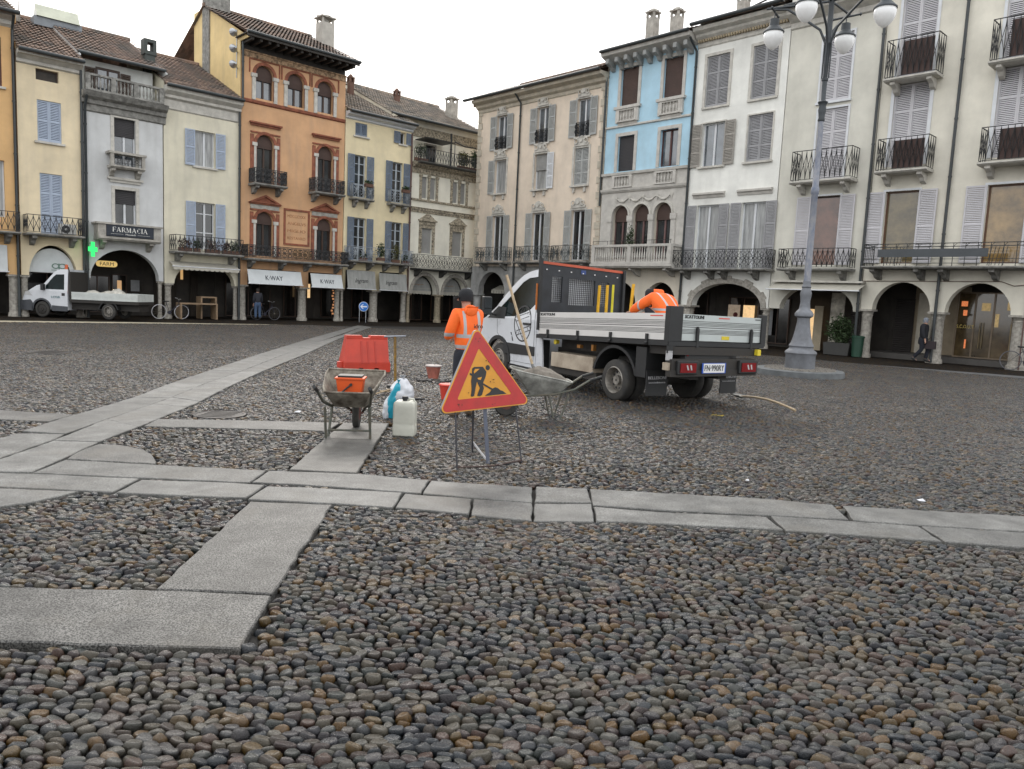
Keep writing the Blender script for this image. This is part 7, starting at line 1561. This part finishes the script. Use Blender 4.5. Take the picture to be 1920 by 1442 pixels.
V = [(x+.065, -1.08+q*(hw(z)-.07), z+.012) for x, z in ((5.98, 1.29), (5.62, 1.53), (5.36, 1.77), (5.08, 1.99), (4.9, 2.12)) for q in (-1, -.5, 0, .5, 1)]; mb = MB(); mb.add(V, [(i*5+k, i*5+k+1, (i+1)*5+k+1, (i+1)*5+k) for i in range(4) for k in range(4)]); mb.build('windscreen', dglass, tk)
seam = mat('panel seam', (.08, .08, .085), .6, var=0, bump=0)
mb = MB(); mb.tube([(5.52, -.078, 1.25), (5.5, -.077, .95), (5.2, -.077, .74)], .004, 4); mb.tube([(3.99, -.077, .35), (3.99, -.077, 1.28), (4.05, -.15, 1.75), (4.07, -.245, 2.22), (4.5, -.255, 2.2)], .004, 4); mb.tube([(3.98, -.077, .38), (5.0, -.077, .38)], .004, 4); mb.build('door_seam', seam, body)
mb = MB(); mb.plate([(3.95, .55), (5.16, .52), (5.22, .62), (5.2, .76), (3.95, .74)], (), -.014, .0, fn=fc(1)); mb.build('door_cladding', matblack, body)
mb = MB(); mb.box(4.14, 4.42, -.085, -.05, 1.17, 1.215); mb.build('door_handle', black, body, bevel=.008)
ringp = [(5.42+.53*math.cos(a), .36+.53*math.sin(a)) for a in np.linspace(math.radians(-2), math.radians(182), 16)]+[(5.42+.45*math.cos(a), .36+.45*math.sin(a)) for a in np.linspace(math.radians(182), math.radians(-2), 16)]
mb = MB(); mb.plate(ringp, (), -.025, .06, fn=fc(1)); mb.build('wheel_arch', matblack, body)
mb = MB(); mb.box(3.9, 4.95, -.25, -.06, .2, .3); mb.box(3.7, 3.92, -.28, -.1, .25, .9); mb.build('step', matblack, tk)
mb = MB(); mb.plate([(3.62, .3), (3.9, .3), (3.9, 1.12), (3.72, 1.12)], (), -.0, .03, fn=fc(1)); mb.build('rear_panel', wpaint, tk)
mb = MB(); mb.hexa([(6.3, -.16, 1.0), (6.43, -.3, .98), (6.43, -.3, 1.0), (6.3, -.16, 1.02)], [(6.05, -.09, 1.22), (6.3, -.3, 1.2), (6.3, -.3, 1.23), (6.05, -.09, 1.25)]); mb.build('headlight', clear, tk)
mb = MB(); mb.tube([(5.62, -.08, 1.33), (5.66, .02, 1.36), (5.62, .12, 1.4)], .025, 6); mir = mb.build('wing_mirror', matblack, tk); mb = MB(); mb.box(5.55, 5.68, .04, .26, 1.32, 1.72); mb.build('housing', matblack, mir, bevel=.03); mb = MB(); mb.box(5.538, 5.549, .06, .24, 1.47, 1.7); mb.box(5.538, 5.549, .06, .24, 1.34, 1.45); mb.build('mirror_glass', mat('mirror glass', (.5, .52, .55), .05, 1., var=.1, bump=0), mir)
mb = MB()
mb.box(4.3, 5.2, -1.95, -.25, .3, 1.0); mb.box(4.45, 4.75, -.75, -.3, 1.0, 1.75); mb.box(4.45, 4.75, -1.85, -1.1, 1.0, 1.75); mb.box(5.3, 5.9, -1.95, -.2, .8, 1.27); mb.lathe([(.19, -.015), (.2, 0), (.19, .015)], (5.25, -.55, 1.42), 16, axis='x', cap=False); mb.build('cab_interior', mat('dark cab interior', (.02, .022, .022), .8), tk)
# door emblem: circle of woven bands
fcd = fc(1); cx, cz, Re = 4.46, 1.19, .33; CXs = 1.0
emb = MB()
def ringe(r0, r1): 
    a_ = [(cx+r1*math.cos(PI*2*k/40), cz+r1*1.12*math.sin(PI*2*k/40)) for k in range(40)]; b2 = [(cx+r0*math.cos(-PI*2*k/40), cz+r0*1.12*math.sin(-PI*2*k/40)) for k in range(40)]
    return a_, b2
a_, b2 = ringe(Re*.95, Re*1.03)
emb = MB(); emb.plate(a_, [b2], -.004, .0, fn=fcd)
for k in range(6):
    an = k*PI/3+.3
    for off in (.09, .17):
        p = []
        for s_ in (-1, 1):
            L_ = math.sqrt(max(0, Re*Re-off*off))*(.96 if off > .1 else .8); p.append((cx+off*math.cos(an)-s_*L_*math.sin(an), cz+1.12*(off*math.sin(an)+s_*L_*math.cos(an))))
        d = Vector((p[1][0]-p[0][0], p[1][1]-p[0][1])).normalized(); n_ = Vector((-d.y, d.x))*.007
        emb.plate([(p[0][0]-n_.x, p[0][1]-n_.y), (p[1][0]-n_.x, p[1][1]-n_.y), (p[1][0]+n_.x, p[1][1]+n_.y), (p[0][0]+n_.x, p[0][1]+n_.y)], (), -.0045-.0003*k-.0001*(off > .1), -.001, fn=fcd)
emb.build('door_emblem', black, body)
text('dal 1925', black, body, Matrix.Translation((4.86, -.072, .9)) @ Matrix(((-1, 0, 0, 0), (0, 0, 1, 0), (0, 1, 0, 0), (0, 0, 0, 1))) @ Matrix.Rotation(-1.15, 4, 'Z'), w=.2, h=.03)
# wheels
def wheel(par, x, y, R_, w, rimm, name='wheel', twin=False, side=1):
    mb = MB(); prof = [(R_*.62, -w/2), (R_*.9, -w/2), (R_*.97, -w*.42), (R_, -w*.3), (R_, w*.3), (R_*.97, w*.42), (R_*.9, w/2), (R_*.62, w/2)]
    mb.lathe(prof, (x, y, R_), 36, axis='y', cap=False); o = mb.build(name, rubber, par, smooth=True)
    mb = MB(); d = -.1 if twin else .02
    y0 = w/2*side; mb.lathe([(R_*.66, y0), (R_*.62, y0+.012*side), (R_*.58, y0-.02*side), (R_*.54, y0+(d-.02)*side), (R_*.25, y0+(d)*side), (R_*.22, y0+(d+.05)*side), (.02, y0+(d+.05)*side)], (x, y, R_), 32, axis='y', cap=False); mb.build('rim', rimm, o, smooth=True)
    mb = MB()
    for k in range(10): a = k*PI/5; mb.lathe([(.022, -.003), (.022, .003)], (x+R_*.4*math.cos(a), y+y0+(d+.004)*side, R_+R_*.4*math.sin(a)), 10, axis='y')
    mb.build('vent_hole', black, o); return o
for y, sd_ in ((-.16, 1), (-2.04, -1)):
    wheel(tk, 1.33, y, .365, .2, rimg, twin=True, side=sd_); mb = MB(); mb.lathe([(.2, -.1), (.34, -.1), (.365, -.06), (.365, .06), (.34, .1), (.2, .1)], (1.33, y-sd_*.24, .365), 32, axis='y'); mb.build('inner_tyre', rubber, tk, smooth=True)
wheel(tk, 5.42, -.2, .36, .2, rimg, side=1); wheel(tk, 5.42, -1.96, .36, .2, rimg, side=-1)
# fenders, flaps, chassis
for y0, y1 in ((-.04, -.5), (-1.75, -2.15)):
    pf = [(1.33+r_*math.cos(a), .36+r_*math.sin(a)) for r_, seq in ((.62, np.linspace(math.radians(15), math.radians(165), 14)), (.57, np.linspace(math.radians(165), math.radians(15), 14))) for a in seq]
    mb = MB(); mb.plate(pf, (), y1, y0, fn=lambda x, z, t_: (x, t_, z)); mb.box(.5, .76, y1, y0, .5, 1.0); fd = mb.build('mudguard', matblack, tk)
    mb = MB(); mb.box(.46, .475, y1, y0, .2, .62); fl_ = mb.build('mud_flap', matblack, tk); yc = (y0+y1)/2
    text('BELLEBONI', reflm, fl_, Matrix.Translation((.455, yc, .5)) @ Matrix(((0, 0, -1, 0), (-1, 0, 0, 0), (0, 1, 0, 0), (0, 0, 0, 1))), w=abs(y1-y0)*.85, h=.05); text('www.belleboni.it', reflm, fl_, Matrix.Translation((.455, yc, .42)) @ Matrix(((0, 0, -1, 0), (-1, 0, 0, 0), (0, 1, 0, 0), (0, 0, 0, 1))), w=abs(y1-y0)*.8, h=.025)
mb = MB(); mb.box(1.95, 3.3, -.42, -.05, .42, .7); mb.build('locker', beigeb, tk, bevel=.01); mb = MB(); mb.box(1.9, 3.35, -.5, -.1, .3, .42); mb.box(.1, 5.0, -.85, -.65, .5, .75); mb.box(.1, 5.0, -1.5, -1.3, .5, .75); mb.lathe([(.1, -.9), (.1, .9)], (1.33, -1.08, .36), 12, axis='y'); mb.lathe([(.18, -.1), (.2, 0), (.18, .1)], (1.33, -1.08, .34), 14, axis='y'); mb.box(1.8, 3.6, -1.9, -.5, .75, .95); mb.build('chassis', chas, tk)
mb = MB(); mb.lathe([(.04, -.04), (.05, .04)], (3.2, -.1, .9), 10, axis='y'); mb.build('fuel_cap', yst, tk); mb = MB(); mb.box(2.4, 2.5, -.15, -.08, .84, .9); mb.box(2.0, 2.06, -.15, -.08, .82, .93); mb.build('valve', mat('rusty brass', (.35, .16, .04), .5, .5), tk)
mb = MB(); mb.box(-.06, .06, -.45, .0, .68, .8); mb.box(-.05, .0, -.1, .0, .84, .99, 1); mb.build('bracket', [beigeb, reflm], tk)
mb = MB(); mb.box(-.12, -.0, -1.98, -.02, .58, .68); mb.box(-.1, .05, -1.95, -.05, .68, .86); bp = mb.build('rear_bumper', chas, tk)
mb = MB(); mb.box(-.02, .1, -1.4, -.4, .84, 1.0); mb.build('crossmember', matblack, tk)
for y in (-.33, -1.72):
    mb = MB(); mb.box(-.16, -.1, y-.24, y+.2, .62, .84); tl_ = mb.build('tail_light', matblack, tk, bevel=.01)
    mb = MB(); mb.box(-.172, -.161, y-.19, y+.15, .65, .80); mb.build('lens', redl, tl_); mb = MB(); mb.plate([(-.03, .69), (.0, .77), (.03, .77), (.0, .69)], (), -.176, -.173, fn=lambda a, z, t_: (t_, y+a, z)); mb.plate([(-.1, .69), (-.08, .77), (-.05, .77), (-.07, .69)], (), -.176, -.173, fn=lambda a, z, t_: (t_, y+a, z)); mb.build('reflector', clear, tl_)
for y in (-.45, -1.75): mb = MB(); mb.lathe([(.03, -.03), (.025, .0)], (-.0, y, .93), 10, axis='x'); mb.build('marker_lamp', redl, tk)
mb = MB(); mb.box(-.12, -.02, -2.06, -1.98, .92, 1.02); mb.build('yellow_coupling', yst, tk)
mb = MB(); mb.box(-.14, -.13, -1.22, -.68, .63, .80); plt = mb.build('number_plate', mat('plate blue', (.02, .08, .4), .4, var=0, bump=0), tk); mb = MB(); mb.box(-.144, -.141, -1.19, -.71, .64, .79); mb.build('plate_white', rwt, plt)
text('FN·990RY', black, plt, Matrix.Translation((-.146, -.95, .718)) @ Matrix(((0, 0, -1, 0), (-1, 0, 0, 0), (0, 1, 0, 0), (0, 0, 0, 1))), w=.44, h=.095, bold=.0)
# load
def onT(x, y, z): return tk.matrix_basis @ Vector((x, y, z-.035*x+.014*y))
yst2 = mat('yellow painted stake', (.75, .42, .02), .5, var=.15, vs=6, bump=.05)
for i, (x, xt, m_, lb) in enumerate(((3.14, 3.11, yst2, 'yellow timber stake nearest the truck headboard'), (2.86, 2.86, yst2, 'thick yellow stake, second from the headboard'), (2.68, 2.68, mat('lemon painted stake', (.7, .62, .03), .5), 'lemon yellow stake, third from the headboard'), (2.16, 2.08, yst2, 'tilted yellow stake held by the worker in the truck bed'))):
    mb = MB(); w = .026 if i != 2 else .02; p0, p1 = onT(x, -1.0, 1.17), onT(xt, -1.0, 2.16); d = (p1-p0); ux = tk.matrix_basis.to_3x3() @ Vector((w, 0, 0)); uy = tk.matrix_basis.to_3x3() @ Vector((0, w*.6, 0))
    mb.hexa([-ux-uy, ux-uy, ux+uy, -ux+uy], [d-ux-uy, d+ux-uy, d+ux+uy, d-ux+uy]); o = mb.build('stake', m_); o.location = p0; tag(o, lb, 'stake', 'yellow stakes in the truck bed')
mb = MB(); mb.hexa([(-.55, -.3, 0), (.55, -.3, 0), (.55, .3, 0), (-.55, .3, 0)], [(-.8, -.42, .42), (.7, -.42, .42), (.7, .42, .42), (-.8, .42, .42)]); mb.tube([(-.8, -.42, .42), (.7, -.42, .42), (.7, .42, .42), (-.8, .42, .42), (-.8, -.42, .42)], .02, 6); o = mb.build('mortar_tub', mat('grey metal tub', (.15, .155, .16), .5, .4)); o.location = onT(2.85, -1.55, 1.18); o.rotation_euler = (0, 0, HD); tag(o, 'grey mortar tub lying in the truck bed behind the stakes', 'tub')
# bending worker in the bed; local frame x right, y forward = truck forward
w2_ = thing('person', 'worker in orange hi-vis jacket bending over the load in the truck bed', 'person', onT(1.15, -1.0, 1.2), HD-PI/2)
w2_.rotation_euler = (0, 0, HD-PI/2)
P = dict(pelvis=(0, -.16, .27), waist=(0, -.08, .42), chest=(0, .1, .61), neck=(0, .32, .73), head=(.0, .46, .71), crown=(.0, .54, .71), shL=(-.2, .18, .67), elL=(-.27, .47, .5), wrL=(-.17, .74, .42), paL=(-.15, .82, .4), shR=(.2, .18, .67), elR=(.27, .45, .5), wrR=(.16, .72, .4), paR=(.13, .79, .38),
 hpL=(-.1, -.12, .3), knL=(-.2, .28, .5), anL=(-.15, .1, .07), toL=(-.16, .26, .05), hpR=(.1, -.12, .3), knR=(.2, .28, .48), anR=(.15, .08, .07), toR=(.16, .24, .05))
hv2 = tapes(orangeh, [[('z', .46, .50), ('y', -.4, .2)], [('ax', .09, .13), ('z', .5, .9), ('y', -.3, .26)], [('y', .36, .40), ('ax', .15, .5)]])
person(w2_, P, dict(top=hv2, legs=navyc, boots=tanb, fat=1.28)); headgear(w2_, P, 'hair', capm)
skinned('hood', {'a': ((-.08, .24, .78), .06), 'b': ((0, .16, .79), (.1, .075)), 'c': ((.08, .24, .78), .06), 'd': ((0, .3, .77), .09)}, [('a', 'b'), ('b', 'c'), ('b', 'd')], orangeh, w2_, 'b')
# ---- far truck
f0, f1 = gnd(79, 594.2), gnd(203, 599.6); dv = (f0-f1); WB = dv.length; k_ = WB/3.3
ft = thing('flatbed_truck', 'white flatbed truck with an amber beacon parked before the far left arcades', 'truck', f1, math.atan2(dv.y, dv.x)); ft.scale = (k_, k_, k_*1.12)
# local: x forward from rear axle, near side is y=0 -> far side towards -y or +y (towards the houses)
sy = 1 if (Matrix.Rotation(math.atan2(dv.y, dv.x), 3, 'Z') @ Vector((0, 1, 0))).y > 0 else -1
def fy(y): return sy*y
def ff(x, z, t_): return (x, fy(.12*max(0, z-1.2)+t_), z)
def ffb(x, z, t_): return (x, fy(1.95-.12*max(0, z-1.2)-t_), z)
arF = arc(3.3, .36, .48, math.radians(5), math.radians(175), 10)
lowF = [(2.02, .35)]+[(2.8, .35)]+arF[::-1]+[(3.8, .3), (4.2, .35), (4.25, .75), (4.15, 1.05), (3.9, 1.2), (2.02, 1.2)]
upF = [(2.02, 1.2), (3.9, 1.2), (3.55, 1.42), (3.2, 1.5), (2.75, 2.0), (2.55, 2.16), (2.3, 2.2), (2.02, 2.2)]
wF = [(2.18, 1.27), (3.12, 1.27), (3.1, 1.42), (2.75, 1.83), (2.6, 1.95), (2.2, 1.97)]
mb = MB(); mb.plate(lowF, (), 0, .03, fn=ff); mb.plate(upF, [wF], 0, .03, fn=ff); mb.plate(lowF, (), 0, .03, fn=ffb); mb.plate(upF, [wF], 0, .03, fn=ffb)
ptp = [(4.25, .75), (4.15, 1.05), (3.9, 1.2), (3.55, 1.42), (3.2, 1.5), (2.75, 2.0), (2.55, 2.16), (2.3, 2.2), (2.02, 2.2), (2.02, .35)]
V = [(x, fy((.12*max(0, z-1.2)+.003) if q == 0 else 1.95-.12*max(0, z-1.2)-.003), z) for x, z in ptp for q in (0, 1)]; mb.add(V, [(2*i, 2*i+1, 2*i+3, 2*i+2) for i in range(len(ptp)-1)])
fb_ = mb.build('cab_body', wpaint, ft)
mb = MB(); mb.plate(wF, (), .01, .02, fn=ff); mb.plate(wF, (), .01, .02, fn=ffb); mb.build('side_window', dglass, ft)
mb = MB(); mb.add([(3.18, fy(.12), 1.53), (3.18, fy(1.83), 1.53), (2.78, fy(1.8), 1.99), (2.78, fy(.16), 1.99)], [(0, 1, 2, 3)]); o = mb.build('windscreen', dglass, ft); 
for v in o.data.vertices: v.co.x += .02
mb = MB(); mb.plate([(2.8, .3), (2.02, .3), (2.02, .52), (2.8, .55)], (), -.01, .0, fn=ff); mb.plate([(3.75, .28), (4.3, .3), (4.32, .72), (3.85, .78), (3.72, .6)], (), -.02, .05, fn=ff); mb.box(4.2, 4.34, min(fy(0), fy(1.95)), max(fy(0), fy(1.95)), .3, .74); mb.plate([(3.3+.5*math.cos(a), .36+.5*math.sin(a)) for a in np.linspace(0, PI, 14)]+[(3.3+.42*math.cos(a), .36+.42*math.sin(a)) for a in np.linspace(PI, 0, 14)], (), -.02, .05, fn=ff); mb.build('bumper', mat('dark grey plastic', (.06, .065, .075), .6), ft)
mb = MB(); mb.plate([(3.75, .95), (4.17, .98), (4.1, 1.12), (3.95, 1.16)], (), -.01, .02, fn=ff); mb.build('headlight', clear, ft)
mb = MB(); mb.box(3.1, 3.25, min(fy(-.22), fy(-.02)), max(fy(-.22), fy(-.02)), 1.22, 1.5); mb.build('wing_mirror', matblack, ft, bevel=.02)
mb = MB(); mb.lathe([(.09, 2.2), (.09, 2.24), (.08, 2.26), (.08, 2.38), (.05, 2.42), (.01, 2.43)], (2.35, fy(.6), 0), 12); mb.build('beacon', mat('amber beacon', (.5, .1, .03), .3, em=.1), ft)
mb = MB(); mb.hexa([(2.35, fy(.5), 1.1), (2.55, fy(.5), 1.1), (2.55, fy(.7), 1.1), (2.35, fy(.7), 1.1)], [(2.32, fy(.5), 1.7), (2.45, fy(.5), 1.75), (2.45, fy(.7), 1.75), (2.32, fy(.7), 1.7)]); mb.build('orange_vest', orangeh, ft)
text('LCGR', mat('teal lettering', (.1, .2, .22), .6, var=0, bump=0), fb_, Matrix.Translation((2.6, fy(-.012), .93)) @ Matrix(((-1, 0, 0, 0), (0, 0, 1, 0), (0, 1, 0, 0), (0, 0, 0, 1))), w=.45, h=.1, bold=.01)
mb = MB(); mb.box(2.15, 2.3, min(fy(-.015), fy(0)), max(fy(-.015), fy(0)), 1.0, 1.12); mb.build('door_handle', black, fb_)
pr = boardprof(.86, 1.2, 0, .03); mb = MB(); mb.extr([(fy(-.0)-sy*y*-1*-1, z) for y, z in pr], -1.45, 1.82); mb.box(-1.45, 1.82, min(fy(1.9), fy(1.94)), max(fy(1.9), fy(1.94)), .86, 1.2); mb.box(-1.48, -1.45, min(fy(0), fy(1.94)), max(fy(0), fy(1.94)), .86, 1.2); mb.build('drop_side', mat('off white board', (.55, .58, .56), .5, var=.1, vs=2), ft)
mb = MB(); mb.box(-1.5, 1.9, min(fy(.03), fy(1.9)), max(fy(.03), fy(1.9)), .72, .86); mb.box(-1.4, 2.1, min(fy(.4), fy(1.5)), max(fy(.4), fy(1.5)), .4, .72); mb.box(1.87, 1.95, min(fy(.05), fy(1.9)), max(fy(.05), fy(1.9)), .86, 2.1); mb.tube([(1.95, fy(.1), 2.1), (2.0, fy(.1), 2.3)], .03, 5); mb.build('chassis', chas, ft)
mb = MB(); mb.plate([(0+.5*math.cos(a), .36+.5*math.sin(a)) for a in np.linspace(.2, PI-.2, 12)]+[(0+.46*math.cos(a), .36+.46*math.sin(a)) for a in np.linspace(PI-.2, .2, 12)], (), 0, .4, fn=lambda x, z, t_: (x, fy(t_), z)); mb.build('mudguard', matblack, ft)
for x in (0, 3.3):
    for y, s_ in ((.12, -1), (1.83, 1)): wheel(ft, x, fy(y), .36, .2, rimg if x == 0 else chas, twin=(x == 0), side=s_*sy)
sk_ = mat('dusty white sacks', (.5, .48, .43), .8, var=.25, vs=5, bump=.4)
for i, (x, h, lb) in enumerate(((1.2, .2, 'flat white sack at the front of the far truck bed'), (.4, .2, 'white sack in the middle of the far truck bed'), (-.05, .3, 'tallest crumpled white sack on the far truck bed'))):
    o = mound('rubble_sack', lb, 'sack', ft.matrix_basis @ Vector((x, fy(.9), 1.1)), (.45, .4), h, sk_, 0, i+3); o['group'] = 'sacks on the far truck'
cobbles()
